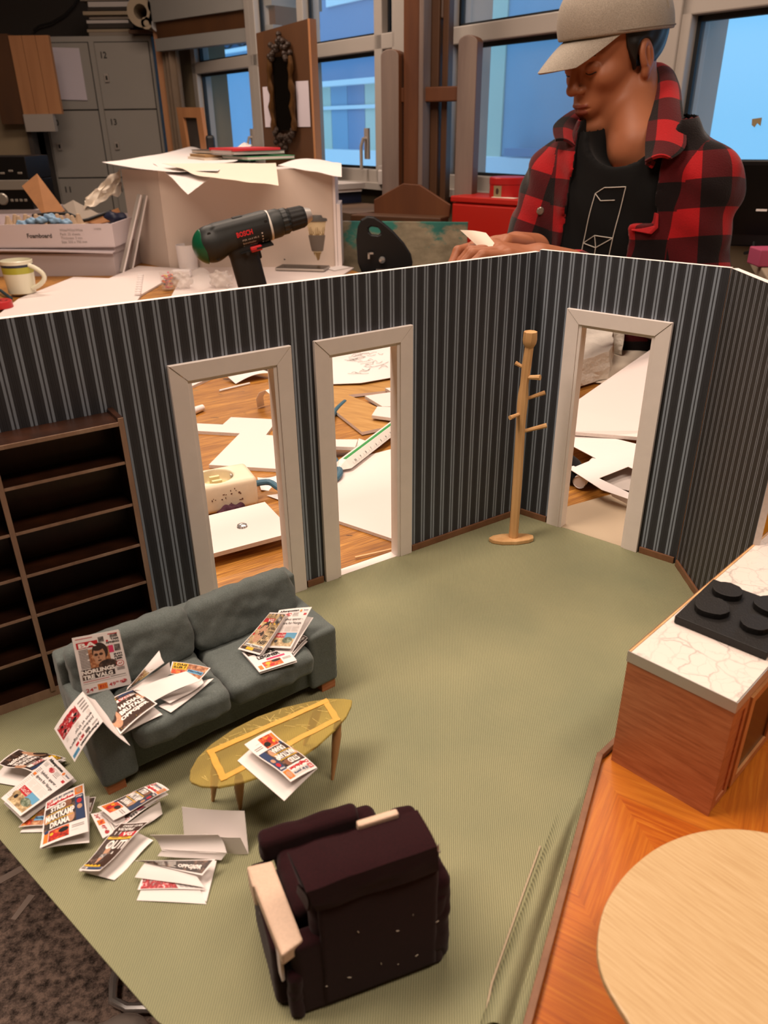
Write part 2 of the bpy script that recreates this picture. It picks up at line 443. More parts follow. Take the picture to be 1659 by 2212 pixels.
fabric('black_cotton', '#060606', '#0c0c0d', 500, .9, .05, 12)
mk('paper', '#e9e2e0', .7); mk('paper_cream', '#e8dccb', .7); mk('paper_grey', '#bdb6b2', .75)
mk('foamboard', '#e4d8d4', .6, bump=.05, bs=90); mk('foam_edge', '#d8cdc6', .8, .12, 300)
mk('trim_white', '#f0e7e2', .5, .05, 60)
mk('paper_edge', '#cfc6be', .8)
mk('ink_black', '#15110f', .6); mk('ink_red', '#b8202a', .55); mk('ink_white', '#efe9e4', .6); mk('ink_yellow', '#e2b428', .55)
mk('ink_blue', '#5f9fc4', .55); mk('ink_navy', '#25395e', .55); mk('ink_orange', '#dd7a2e', .55); mk('ink_pink', '#cf3a68', .55); mk('ink_green', '#4f7a48', .55)
mk('ink_skin', '#c9997a', .6, .3, 900); mk('ink_skin_dark', '#8a5a42', .6, .4, 700); mk('ink_hair', '#3a2a22', .6, .5, 900)
mk('ink_grey', '#8d8784', .6); mk('ink_light', '#cfc8c2', .6); mk('ink_brown', '#3c261c', .6)
def photoink(name, stops, sc=260):
    t = NT(name); n = t.noise(t.obj(), sc, 4, .7)
    t.link(t.ramp(n, stops), t.b.inputs['Base Color']); t.b.inputs['Roughness'].default_value = .55
photoink('ink_photo_dark', [(.3, '#120d0b'), (.5, '#3a2a24'), (.7, '#8a6a58')])
photoink('ink_photo_grey', [(.3, '#1c1a1a'), (.5, '#6e6866'), (.7, '#cfc8c4')])
photoink('ink_photo_warm', [(.3, '#4a2418'), (.5, '#a86a44'), (.7, '#e0b890')])
photoink('ink_photo_fruit', [(.3, '#1c2a12'), (.42, '#a02018'), (.55, '#d8562a'), (.7, '#e8c04a')])
photoink('ink_photo_tree', [(.3, '#1e2a20'), (.5, '#5e6e54'), (.7, '#c0c8b8')])
photoink('ink_photo_ground', [(.3, '#5a4630'), (.5, '#b09468'), (.7, '#e8d4a8')])
photoink('ink_photo_red', [(.35, '#f0e8e6'), (.45, '#c03038'), (.58, '#7a1a22'), (.68, '#e8d8d4')])
def yellow_glass():
    t = NT('yellow_glass'); b = t.b
    b.inputs['Base Color'].default_value = (1.0, .76, .26, 1); b.inputs['Roughness'].default_value = .12
    b.inputs['Transmission Weight'].default_value = .80; b.inputs['IOR'].default_value = 1.08
    n = t.add('TexVoronoi', {'Scale': 120.0}, feature='DISTANCE_TO_EDGE'); o = t.obj((1, .35, 1), (0, 0, .7)); t.link(o, n.inputs['Vector'])
    t.bump(n.outputs[0], .25, .0006)
yellow_glass()
mk('yellow_tape', '#d4a23e', .4, .15, 200); mk('yellow_plastic', '#d8a01c', .4)
mk('scratch_yellow', '#e8cf7a', .4)
mk('styrofoam_pink', '#d6b9a2', .5, .12, 600, .5, 900, bd=.0006); mk('styrofoam', '#e6e0d6', .7, .08, 60, .6, 160, bd=.003)
mk('hob_black', '#100e0e', .55, .2, 300, .3, 900); mk('steel', '#bab6b2', .35, metal=.5); mk('steel_soft', '#b5aca4', .4, metal=.4)
mk('chrome', '#d8d8d8', .15, metal=.75)
mk('oven_dark', '#0c0908', .2)
mk('socket_white', '#e9dcc2', .35, .12, 40); mk('socket_inner', '#dccf9f', .4); mk('smudge', '#6a4a3a', .8); mk('cable_teal', '#24414c', .45); mk('cable_blue', '#3d6478', .5); mk('cable_black', '#141414', .5)
mk('purple_rag', '#4a2836', .95, .3, 200, .6, 500)
mk('ruler_green', '#2e9048', .4); mk('ruler_white', '#e6e4de', .35)
mk('drill_black', '#1d2121', .5, .15, 90, .25, 700, bd=.0004); mk('drill_grip', '#141414', .7, 0, 20, .3, 900); mk('drill_green', '#0b5136', .3); mk('drill_red', '#c8242a', .4); mk('drill_ring', '#c9c6c0', .4)
mk('mug_cream', '#dcd8c0', .2); mk('mug_green', '#a8a63c', .25); mk('mug_navy', '#2a2e3e', .3)
mk('red_plastic', '#b01f22', .35); mk('clear_plastic', '#e8e6e2', .1, alpha=.13)
mk('cup_beige', '#d8c49c', .6); mk('card_beige', '#b3a28a', .7); mk('cup_dark', '#8c7048', .6); mk('cup_sleeve', '#6f655c', .7); mk('cup_lid', '#5d5a56', .4)
mk('phone_black', '#0b0b0c', .25, spec=.25)
mk('box_cream', '#cdbdb0', .7); mk('box_white', '#c9bdc0', .7); mk('box_lid', '#a89c9c', .7); mk('cardboard', '#9a6a42', .8, .15, 30); mk('card_grey', '#8a7f74', .8); mk('egg_tray', '#b39a80', .85); mk('egg_blue', '#7d9fbc', .6)
mk('stereo_black', '#0d0c0d', .35); mk('stereo_silver', '#a8a298', .35, metal=.5)
mk('locker_grey', '#96918a', .5, .06, 3); mk('locker_side', '#8d8a82', .5); mk('seam_dark', '#1c1a18', .8); mk('note_paper', '#c6bcc4', .7)
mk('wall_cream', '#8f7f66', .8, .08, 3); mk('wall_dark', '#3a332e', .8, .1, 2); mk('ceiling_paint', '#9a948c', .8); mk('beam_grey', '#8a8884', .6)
mk('window_frame', '#a8a19a', .45, .05, 5); mk('gasket', '#14181c', .6)
mk('curtain', '#7d6a58', .9, .2, 8); mk('curtain_dark', '#3e342c', .9)
mk('snow', '#f0f4f8', .8); mk('render_blue', '#93b4cc', .8, .06, 2); mk('render_cream', '#d8dcc8', .8); mk('outside_dark', '#7f98b8', .6); mk('outside_light', '#f0f4f4', .6)
mk('gold_dark', '#5a3a16', .45, .4, 60, metal=.4); mk('mirror_glass', '#2a2622', .06, metal=.9); mk('mirror_frame_dark', '#2e1c0e', .5, .3, 40)
mk('cabinet_red', '#b02016', .4); mk('tin_red', '#a81e1e', .35); mk('tin_label', '#8a7a5a', .6)
mk('chair_black', '#0c0c0e', .45); mk('screen_black', '#0b0c10', .3); mk('pink_box', '#b04a6a', .6); mk('desk_beige', '#a3937e', .6)
mk('folder_navy', '#1a2038', .5); mk('notebook_red', '#c42a30', .4); mk('notebook_green', '#3a8a5a', .5); mk('notebook_dark', '#3e3836', .35); mk('kraft', '#a8865c', .8)
mk('skin', '#985e40', .5, .06, 60, spec=.4); mk('lips', '#824435', .45); mk('hair', '#0d0b0b', .5, .3, 300); mk('eye_white', '#c9bfb4', .3); mk('iris', '#1a100c', .2); mk('brow', '#1a1210', .7)
mk('nail', '#a8765c', .35); mk('cap_seam', '#7d7468', .9); mk('pocket_red', '#a81a20', .95, .2, 300); mk('lining_black', '#0b0a0a', .95); mk('print_white', '#b8b4ac', .7); mk('button', '#8a8074', .3, metal=.6)
mk('glass_pane', '#e8f0f4', .02, alpha=.05)
mk('rubber', '#101010', .6); mk('candy_red', '#c2232a', .4); mk('candy_yellow', '#e0b02a', .4); mk('candy_orange', '#e0702a', .4); mk('candy_pink', '#d06a7a', .4); mk('candy_dark', '#2a3a34', .4)
mk('bag_clear', '#d8cfc8', .25, alpha=.45); mk('tape_white', '#b8a69c', .8); mk('wire_dark', '#17120f', .6)
mk('tube_cream', '#9a8a74', .7); mk('tube_white', '#a8a8a8', .6); mk('match_wood', '#dcb98a', .7)
def plaid():
    t = NT('plaid'); uv = t.add('UVMap').outputs[0]; sp = t.add('SeparateXYZ'); t.link(uv, sp.inputs[0])
    a = t.math('GREATER_THAN', t.math('FRACT', t.math('DIVIDE', sp.outputs['X'], .098)), .5)
    b = t.math('GREATER_THAN', t.math('FRACT', t.math('DIVIDE', sp.outputs['Y'], .098)), .5)
    s = t.math('MULTIPLY', t.math('ADD', a, b), .5)
    c = t.ramp(s, [(0, '#100a0b'), (.4, '#4d0c11'), (.8, '#a5171c')], 'CONSTANT')
    n = t.noise(t.obj(), 400, 2); t.link(t.mix(t.math('MULTIPLY', n, .3), c, (.01, .002, .003, 1)), t.b.inputs['Base Color'])
    t.b.inputs['Roughness'].default_value = .95; t.b.inputs['Sheen Weight'].default_value = .15; t.b.inputs['Specular IOR Level'].default_value = .15
    t.bump(n, .4, .002)
plaid()

# ------------------------------------------------------------------ the workshop: floor, walls, windows
ZF = -.74; ZC = 1.86
def slab(name, poly, z0, z1, mat):
    return struct(mesh(name, MB().prism(poly, z0, z1, mat)))
slab('floor', [(-4.2, -2.2), (3.2, -2.2), (3.2, 8), (-4.2, 8)], ZF-.05, ZF, 'floor_carpet')
slab('ceiling', [(-4.2, -2.2), (3.2, -2.2), (3.2, 8), (-4.2, 8)], ZC, ZC+.05, 'ceiling_paint')
WP = Vector((.3165, 3.1665, 0)); WD = Vector((-.583, .812, 0)).normalized(); WN = Vector((.812, .583, 0)).normalized()   # WN points outdoors
def wp(t, z, n=0): return WP + WD*t + WN*n + Vector((0, 0, z))
WX = frz(WP, WD, WN)      # local x along the wall, y outdoors, z up
def wbox(mb, t0, t1, z0, z1, n0, n1, mat):
    x = (t0+t1)/2; mb.box((x, (n0+n1)/2, (z0+z1)/2), (abs(t1-t0), n1-n0, z1-z0), mat, WX)
# parapet below the windows and lintel above
mb = MB(); wbox(mb, -3.4, 2.72, ZF, .165, 0, .2, 'wall_cream'); wbox(mb, -3.4, 2.72, 1.5, ZC, 0, .2, 'wall_cream'); wbox(mb, 2.36, 2.72, .165, 1.5, 0, .2, 'wall_cream')
wbox(mb, -3.4, -1.9, .165, 1.5, 0, .2, 'wall_cream')
struct(mesh('wall_window', mb))
mb = MB(); wbox(mb, -3.4, 2.36, .165, .19, -.06, .02, 'window_frame'); struct(mesh('trim_1', mb))
def win(n, t0, t1, posts, rail, bot, top, handle=None, split=None):
    """one window: outer frame, transom, sashes; t runs to the left along the wall"""
    mb = MB(); w = .055
    for p in posts: wbox(mb, p-w/2, p+w/2, bot, top, -.02, .07, 'window_frame')
    wbox(mb, t0, t1, bot-.02, bot+.05, -.02, .07, 'window_frame'); wbox(mb, t0, t1, rail-.025, rail+.03, -.02, .07, 'window_frame'); wbox(mb, t0, t1, top-.05, top, -.02, .07, 'window_frame')
    o = struct(mesh('window_%d' % n, mb, bev=.004))
    g = MB(); ps = sorted(posts)
    for a, b in zip(ps, ps[1:]):
        for z0, z1 in ((bot+.05, rail-.025), (rail+.03, top-.05)):
            for q in ((a+w/2, a+w/2+.012, z0, z1), (b-w/2-.012, b-w/2, z0, z1), (a+w/2, b-w/2, z0, z0+.01), (a+w/2, b-w/2, z1-.014, z1)): wbox(g, q[0], q[1], q[2], q[3], .01, .03, 'gasket')
            s = MB(); wbox(s, a+w/2, b-w/2, z0, z1, .02, .026, 'glass_pane'); struct(mesh('pane', s, o))
    struct(mesh('gasket', g, o))
    if handle:
        h = MB(); P = [wp(handle, .36, -.02), wp(handle, .36, -.045), wp(handle+.01, .33, -.05), wp(handle+.01, .24, -.05)]
        wbox(h, handle-.015, handle+.015, .28, .40, -.03, -.02, 'steel_soft'); h.tube(P, .007, 'steel_soft', 8); struct(mesh('window_handle', h, o))
win(1, 1.60, 2.36, (1.63, 2.33), .705, .19, 1.5, 1.66)
win(2, .37, 1.60, (.40, .52, 1.12, 1.58), .705, .19, 1.5, .60)
win(3, -.78, .12, (.09, -.76), .69, .19, 1.5)
win(4, -1.95, -.86, (-.89, -1.92), .69, .19, 1.5)
mb = MB(); wbox(mb, .09, .40, .165, 1.5, -.03, .2, 'window_frame'); wbox(mb, -.89, -.76, .165, 1.5, -.03, .2, 'window_frame'); struct(mesh('wall_piers', mb, bev=.005))
bpy.data.objects['wall_piers'].name = 'trim_2'
# the other walls
slab('wall_left', [(-4.2, -2.2), (-4.1, -2.2), (-4.1, 6.0), (-4.2, 6.0)], ZF, ZC, 'wall_cream')
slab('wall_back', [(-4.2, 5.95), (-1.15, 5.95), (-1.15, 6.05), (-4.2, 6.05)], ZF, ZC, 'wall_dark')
slab('wall_right', [(2.33, -2.2), (2.43, -2.2), (2.43, .45), (2.33, .45)], ZF, ZC, 'wall_cream')
slab('wall_rear', [(-4.2, -2.3), (3.2, -2.3), (3.2, -2.2), (-4.2, -2.2)], ZF, ZC, 'wall_cream')
# outdoors: courtyard wing opposite, snow on the ground
t = thing('courtyard_building', 'pale rendered building wing across the snowy yard outside the big window', 'building', wp(4.2, ZF, 5.2))
mb = MB(); wbox(mb, 3.2, 5.0, ZF, 5, 5.0, 5.5, 'render_blue'); mesh('facade', mb, t)
mb = MB(); wbox(mb, 5.0, 5.58, ZF, 5, 4.98, 5.5, 'render_cream'); mesh('corner_wall', mb, t)
mb = MB(); wbox(mb, 5.58, 5.74, ZF, 5, 5.0, 5.5, 'outside_light'); wbox(mb, 5.74, 6.08, .1, 5, 5.05, 5.5, 'outside_dark'); wbox(mb, 5.74, 6.08, 1.2, 1.32, 5.0, 5.1, 'outside_light'); mesh('side_window', mb, t)
mb = MB(); wbox(mb, 3.2, 5.6, -.3, .05, 4.75, 4.98, 'snow'); mesh('snowy_ledge', mb, t); mb = MB(); wbox(mb, 3.2, 4.75, .07, .15, 4.8, 4.9, 'outside_dark'); mesh('rail', mb, t)
t = thing('glazed_wing', 'blue glazed wing with a curtained ground floor across the yard behind the easel', 'building', wp(8, ZF, 5.4))
mb = MB(); wbox(mb, 6.1, 10.4, .98, 5, 5.1, 5.6, 'outside_dark'); wbox(mb, 6.1, 10.4, ZF, .07, 5.0, 5.6, 'outside_light'); mesh('facade', mb, t)
mb = MB(); wbox(mb, 6.1, 10.4, .93, 1.0, 4.95, 5.15, 'outside_light'); wbox(mb, 6.1, 10.4, 1.40, 1.46, 5.04, 5.1, 'render_blue'); mesh('ledge', mb, t)
mb = MB(); wbox(mb, 7.2, 8.9, 1.95, 2.1, 5.06, 5.1, 'outside_light'); wbox(mb, 6.2, 10.3, .62, .67, 5.08, 5.1, 'outside_light'); mesh('highlight_and_band', mb, t)  # upper bar is a highlight painted onto the glazing, lower a pale band
for i in range(9):
    a = 6.2+i*.46; mb = MB(); wbox(mb, a, a+.45, .07, .93, 5.12, 5.2, ('render_cream', 'outside_dark', 'render_blue')[i % 3]); mesh('curtain', mb, t)
t = thing('neighbour_house', 'pale blue house wall seen through the far left window', 'building', wp(13, ZF, 5.3))
mb = MB(); wbox(mb, 10.5, 16, ZF, 1.58, 5.0, 5.6, 'render_blue'); mesh('wall', mb, t)
mb = MB(); wbox(mb, 10.5, 16, 1.70, 1.84, 4.9, 5.0, 'outside_light'); wbox(mb, 10.5, 16, 1.56, 1.62, 4.9, 5.0, 'outside_light'); wbox(mb, 10.5, 16, 1.5, 2.4, 5.1, 5.2, 'outside_dark'); mesh('eaves', mb, t)
mb = MB()
for i in range(8): mb.tube([wp(10.8+i*.6, 1.62, 4.93), wp(11.1+i*.6, 1.72, 4.93), wp(11.4+i*.6, 1.62, 4.93)], .02, 'gasket', 5)
mesh('truss', mb, t)
t = MB(); wbox(t, -14, 24, ZF-.06, ZF-.01, .22, 5.6, 'snow'); wbox(t, -30, 3.1, ZF-.06, ZF-.01, 5.6, 40, 'snow'); struct(mesh('snowy_ground', t))

# ------------------------------------------------------------------ the big work table
TZ = -.006
t = thing('work_table', 'large paint-stained wooden work table that carries the room model', 'table', (0, 1.2, ZF))
poly = [(.03, .14), (-.255, .385), (-1.5, 1.45), (-1.5, 3.0), (-.20, 3.0), (-.12, 2.62), (.43, 1.50), (1.05, 1.02), (1.05, -.1), (.4, -.1)]
mesh('tabletop', MB().prism(poly[::-1], TZ-.04, TZ, 'worktable_wood'), t, bev=.003)
for x, y in ((.1, .25), (-1.35, 1.55), (-1.35, 2.8), (-.25, 2.8), (.92, .95), (.92, .05)):
    mesh('leg', MB().box((x, y, (ZF+TZ-.04)/2), (.07, .07, TZ-.04-ZF), 'easel_wood'), t, bev=.004)

# ------------------------------------------------------------------ the room model
A = .582; B = .6966
KC = Vector((.1611, .8095, 0)); DL = Vector((-math.cos(A), -math.sin(A), 0)); DR = Vector((math.cos(B), -math.sin(B), 0))
KR = KC + DR*.188; D3 = Vector((0, -1, 0))
H = .2985; TH = .006
room = thing('room_model', 'miniature room set of striped wallpaper walls, green carpet and white door frames', 'scale model', (0, .5, TZ))
mb = MB()
base = [(.09, .10), (-.119, .236), (-.2485, .3475), (-.42, .495), tuple((KC+DL*.60+Vector((-.006, .009, 0))).xy), tuple((KC+Vector((-.004, .010, 0))).xy), tuple((KC+DR*.05+Vector((.007, .009, 0))).xy), (.40, .62), (.40, .10)]
mesh('base_board', MB().prism(base[::-1], TZ, -.0012, 'foam_edge'), room)
# carpet: a gently uneven sheet that ends along the cut edge and runs under the walls
cp = [(.10, .10), (-.121, .235), (-.251, .3475), (-.42, .50), tuple((KC+DL*.56).xy), tuple(KC.xy), tuple(KR.xy), (.3053, .55), (.165, .42), (.085, .20), (.07, .10)]
bm = bmesh.new(); bm.faces.new([bm.verts.new((p[0], p[1], 0)) for p in cp]); bm.normal_update()
bmesh.ops.solidify(bm, geom=bm.faces[:], thickness=.0012)
cvs = [tuple(v.co) for v in bm.verts]; zt = max(v[2] for v in cvs); cfs = [tuple(l.vert.index for l in f.loops) for f in bm.faces]
bm.verts.index_update(); cfs = [tuple(v.index for v in f.verts) for f in bm.faces]; bm.free()
mesh('carpet', MB().add([(v[0], v[1], v[2]-zt+.0002) for v in cvs], cfs, 'carpet'), room)
def wallseg(mb, o, d, t0, t1, z0, z1, paper='wallpaper', uoff=0):
    n = Vector((-d.y, d.x, 0))
    if n.y < 0 and abs(d.y) < .9: n = -n
    if abs(d.y) > .9: n = Vector((1, 0, 0))
    P = lambda t_, z, q: o + d*t_ + n*q + Vector((0, 0, z))
    vs = [P(a, z, q) for q in (0, TH) for a in (t0, t1) for z in (z0, z1)]
    fs = [(0, 1, 3, 2), (4, 6, 7, 5), (0, 4, 5, 1), (2, 3, 7, 6), (0, 2, 6, 4), (1, 5, 7, 3)]
    if (vs[1]-vs[0]).cross(vs[2]-vs[0]).dot(n) > 0: fs = [f[::-1] for f in fs]
    mb.add(vs, fs, [paper, 'foamboard', 'foam_edge', 'foam_edge', 'foam_edge', 'foamboard'], None, False, [(a+uoff, z) for q in (0, TH) for a in (t0, t1) for z in (z0, z1)])
mb = MB()
for a, b, z0, z1 in ((0, .168, 0, H-.0008), (.168, .2525, .2365, H-.0008), (.2525, .298, 0, H-.0008), (.298, .390, .2365, H-.0008), (.390, .62, 0, H-.0008)): wallseg(mb, KC, DL, a, b, z0, z1, uoff=.0005)
mesh('wall_panel', mb, room)
mb = MB()
for a, b, z0, z1 in ((-.0, .046, 0, H+.001), (.046, .140, .2365, H+.001), (.140, .188, 0, H+.001)): wallseg(mb, KC, DR, a, b, z0, z1, uoff=.004)
mesh('wall_panel', mb, room)
mb = MB(); wallseg(mb, KR, D3, .001, .1385, 0, H+.001, 'wallpaper_narrow'); mesh('wall_panel', mb, room)
def doorframe(o, d, t0, t1, sill):
    n = Vector((-d.y, d.x, 0)); n = -n if n.y > 0 else n      # towards the room
    hh, w = .2465, .0145
    mb = MB()
    def bar(poly, q0, q1, mat='trim_white'):
        X = frame(o, d, (0, 0, 1)); zax = X.to_3x3().col[2]; s = 1 if zax.dot(n) > 0 else -1
        mb.prism(poly if s > 0 else poly, min(q0*s, q1*s), max(q0*s, q1*s), mat, X)
    bar([(t0, 0), (t0+w, 0), (t0+w, hh-w), (t0, hh)], 0, .004)
    bar([(t1-w, 0), (t1, 0), (t1, hh), (t1-w, hh-w)], 0, .004)
    bar([(t0+.0003, hh), (t0+w+.0003, hh-w), (t1-w-.0003, hh-w), (t1-.0003, hh)], 0, .0045)
    # jambs lining the opening
    bar([(t0+w, 0), (t0+w+.0035, 0), (t0+w+.0035, hh-w), (t0+w, hh-w)], .003, -.009)
    bar([(t1-w-.0035, 0), (t1-w, 0), (t1-w, hh-w), (t1-w-.0035, hh-w)], .003, -.009)
    bar([(t0+w, hh-w-.003), (t1-w, hh-w-.003), (t1-w, hh-w), (t0+w, hh-w)], .002, -.008)
    mesh('door_frame', mb, room, bev=.0004)
    mb = MB(); bar([(t0+w, -.001), (t1-w, -.001), (t1-w, .0004), (t0+w, .0004)], .001, -.010, sill); mesh('threshold', mb, room)
doorframe(KC, DL, .2885, .3972, 'trim_white'); doorframe(KC, DL, .160, .266, 'trim_white'); doorframe(KC, DR, .038, .1465, 'card_beige')
def skirting(o, d, t0, t1):
    n = Vector((-d.y, d.x, 0)); n = -n if n.y > 0 else n
    if abs(d.y) > .9: n = Vector((-1, 0, 0))
    X = frz(o + d*(t0+t1)/2 + n*.0012, d, n)
    mesh('baseboard', MB().box((0, 0, .0036), (t1-t0, .0024, .0072), 'trim_wood', X), room, bev=.0004)
skirting(KC, DL, .004, .158); skirting(KC, DL, .268, .2865); skirting(KC, DL, .399, .50); skirting(KC, DR, .002, .036); skirting(KC, DR, .1485, .186); skirting(KR, D3, .004, .135)
# cut floor board outside the right-hand doorway
mb = MB(); X = frame(KC, DR, -DL)
mb.prism([(0.19764,0.77983,-0.00080)[:2], (0.26296,0.72215,-0.00080)[:2], (0.30059,0.74843,-0.00080)[:2], (0.32285,0.83592,-0.00080)[:2], (0.28275,0.85926,-0.00080)[:2], (0.21307,0.82241,-0.00080)[:2]], TZ+.0005, -.0008, 'card_beige'); mesh('floor_offcut', mb, room)
# kitchen floor: parquet print on a board, brown edging strips
PZ = .003
e0, e1, e2 = Vector((0.16088,0.41479,0.00300)), Vector((0.15535,0.41034,0.00300)), Vector((0.07288,0.22964,0.00300))
e3 = e1 + (e2-e1)*1.6
kp = [tuple(e1.xy), tuple(e0.xy), (.40, .655), (.42, .60), (.42, .02), tuple(e3.xy)]
mesh('parquet_floor', MB().prism(kp[::-1], -.001, PZ, 'parquet'), room)
def strip(name, pts, w, z0, z1, mat, side=1):
    mb = MB()
    for a, b in zip(pts, pts[1:]):
        d = (b-a).normalized(); n = Vector((-d.y, d.x, 0))*side
        mb.prism([tuple((a).xy), tuple((b).xy), tuple((b+n*w).xy), tuple((a+n*w).xy)], z0, z1, mat)
    return mesh(name, mb, room, bev=.0004)
strip('edging_strip', [e3, e1+Vector((.0008, .0015, 0))], .0042, -.0005, .008, 'trim_wood', 1)
strip('edging_strip', [e1, e0+Vector((.02, .02, 0))], .0038, -.0005, .008, 'trim_wood', 1)
# loose carpet edge that curls along the strip
def curl(u, v):
    a = Vector((0.13717,0.38214,0.00000)).lerp(Vector((0.06206,0.22739,0.00000)), v); b = Vector((0.11236,0.36271,0.00000)).lerp(Vector((0.04433,0.22759,0.00000)), v)
    p = b.lerp(a, u); hgt = .0085*math.sin(math.pi*min(1, u*1.15))**.7*min(1, v*3+.15)
    return p + Vector((0, 0, .0004+hgt + .0008*pnoise((u*3, v*9, .3))))
mb = MB(); mb.grid(lambda u, v: curl(u, 1-v), 14, 40, 'carpet', .0009); mesh('carpet_fold', mb, room)
mb = MB(); P = [Vector((0.09754,0.33877,0.00120)), Vector((0.08096,0.30531,0.00120)), Vector((0.06688,0.27624,0.00120)), Vector((0.05497,0.25151,0.00120)), Vector((0.04823,0.23093,0.00120))]
mb.tube(P, .0006, 'card_beige', 6); mesh('carpet_seam', mb, room)

# ------------------------------------------------------------------ bookshelf
SO = Vector((-.275, .487, 0)); SX = Vector((.835, .55, 0)).normalized(); SN = Vector((-.55, .835, 0)).normalized()
t = thing('bookshelf', 'empty dark walnut bookshelf with two bays behind the grey sofa', 'bookshelf', SO + SX*0)
X = frame(SO, SX, SN)
def sb(mb, x0, x1, y0, y1, z0, z1, m): mb.box(((x0+x1)/2, (y0+y1)/2, (z0+z1)/2), (x1-x0, y1-y0, z1-z0), m, X)
def faced(name, x0, x1, y0, y1, z0, z1, par=None):
    """a board with a paler cut front edge"""
    mb = MB(); sb(mb, x0, x1, y0+.0008, y1, z0, z1, 'walnut'); sb(mb, x0, x1, y0, y0+.0008, z0, z1, 'walnut_edge')
    return mesh(name, mb, t)
faced('side_panel', .0935, .0975, 0, .029, 0, .2215); faced('side_panel', -.094, -.090, 0, .029, 0, .2215)
faced('divider', .0035, .0072, .0002, .0275, .006, .2155)
mb = MB(); sb(mb, -.090, .0935, .0275, .029, 0, .2175, 'walnut'); mesh('back_panel', mb, t)
faced('top_panel', -.090, .0935, .0003, .029, .2155, .2185)
for z in (.1868, .1510, .1148, .0797, .0435):
    faced('shelf', .0074, .0933, .0006, .0273, z-.0022, z)
    faced('shelf', -.0898, .0033, .0006, .0273, z-.0022+.0004, z+.0004)
faced('plinth', -.0898, .0933, .0012, .0273, 0, .0085)

# ------------------------------------------------------------------ sofa
FO = Vector((-.038, .498, 0)); FU = Vector((-.802, -.597, 0)).normalized(); FV = Vector((-.597, .802, 0)).normalized()
# local frame: x from the right arm to the left arm, y to the back, z up
FX = Matrix((FU, FV, Vector((0, 0, 1)))).transposed().to_4x4(); FX.translation = FO
FL = .1945; FD = .081
sofa = thing('sofa', 'grey-green cloth two-seat sofa littered with newspapers in front of the bookshelf', 'sofa', FX @ Vector((FL/2, FD/2, 0)))
def soft(name, c, d, r, par, mat='sofa_cloth', X=FX, seed=0, amp=.0010, h=.0012, tilt=0, k=55, fn=None, pinch=0):
    """a cushion-like block with rounded edges and an uneven, hand-wrapped surface"""
    ct, st = math.cos(tilt), math.sin(tilt)
    def f(x, y, z):
        y2 = ct*y + st*z; z2 = -st*y + ct*z
        dd = rbox(x, y2, z2, (d[0]/2, d[1]/2, d[2]/2), r)
        if pinch: dd = dd + pinch*((np.abs(x)/(d[0]/2))**6)*((np.abs(z2)/(d[2]/2))**2)
        return dd if fn is None else fn(dd, x, y2, z2)
    L = max(d)*.5*1.12+.004; e = [min(L, d[0]/2+.006), max(d[1], d[2]*abs(st)+d[1])/2+.006, max(d[2], d[1]*abs(st)+d[2])/2+.006]
    V, F = surf(f, [-q for q in e], e, h)
    out = []
    for v in V:
        p = Vector(v); nz = pnoise((p.x*k+seed*7.3, p.y*k+1.7, p.z*k+seed)) + .5*pnoise((p.x*k*2.3+seed, p.y*k*2.3, p.z*k*2.3+4))
        q = p*(1+amp*nz/max(.012, p.length)); out.append(q + Vector(c))
    mb = MB().add(out, F, mat, X, True)
    if X.determinant() < 0: mb.f = [q[::-1] for q in mb.f]
    return mesh(name, mb, par, sharp=60)
AW = .026
soft('base', (FL/2, FD/2+.003, .022), (FL-.002, FD-.008, .030), .003, sofa, seed=1, amp=.0004)
soft('armrest', (AW/2, FD/2-.001, .034), (AW, FD-.004, .052), .0035, sofa, seed=2, amp=.0007)
soft('armrest', (FL-AW/2, FD/2-.001, .034), (AW, FD-.004, .052), .0035, sofa, seed=3, amp=.0007)
soft('backrest', (FL/2, FD-.010, .044), (FL, .018, .072), .003, sofa, seed=4, amp=.0006)
SW = (FL-2*AW)/2
soft('seat_cushion', (AW+SW/2, .0245, .0425), (SW-.0012, .068, .0205), .0065, sofa, seed=5, amp=.0019)
soft('seat_cushion', (AW+SW*1.5, .0245, .0425), (SW-.0012, .068, .0205), .0065, sofa, seed=6, amp=.0019)
BW = FL/2 - .004
soft('back_cushion', (.006+BW/2, .057, .0695), (BW-.001, .021, .044), .0085, sofa, seed=7, amp=.0022, tilt=-.25, pinch=.004)
soft('back_cushion', (.004+BW*1.5, .057, .0695), (BW-.001, .021, .044), .0085, sofa, seed=8, amp=.0022, tilt=-.25, pinch=.004)
for x in (.009, FL-.009):
    for y in (.008, FD-.010):
        mesh('foot', MB().box((x, y, .0042), (.013, .010, .0084), 'veneer', FX), sofa, bev=.0004)

# ------------------------------------------------------------------ coffee table: a yellow see-through leaf on four turned legs
cA, cB = Vector((-.1245, .3545, 0)), Vector((-.0248, .4285, 0))
TXD = (cB-cA).normalized(); TLn = (cB-cA).length; TYD = Vector((-TXD.y, TXD.x, 0))
table = thing('coffee_table', 'surfboard-shaped yellow see-through coffee table on thin tapered legs', 'table', (cA+cB)/2)
def tp(x, y, z=0): return cA + TXD*(x*TLn) + TYD*y + Vector((0, 0, z))
prof = [(0, .0015), (.03, .0085), (.10, .0160), (.2, .0215), (.35, .0255), (.5, .0262), (.65, .0235), (.8, .0175), (.9, .0118), (.97, .0050), (1, .0008)]
poly = [tp(a, -b*.97).to_tuple()[:2] for a, b in prof] + [tp(a, b).to_tuple()[:2] for a, b in reversed(prof)]
mesh('tabletop', MB().prism(poly, .0435, .0458, 'yellow_glass'), table, bev=.0006)
mb = MB()
cs = [(.14, -.011), (.84, -.0100), (.87, .010), (.17, .0145)]
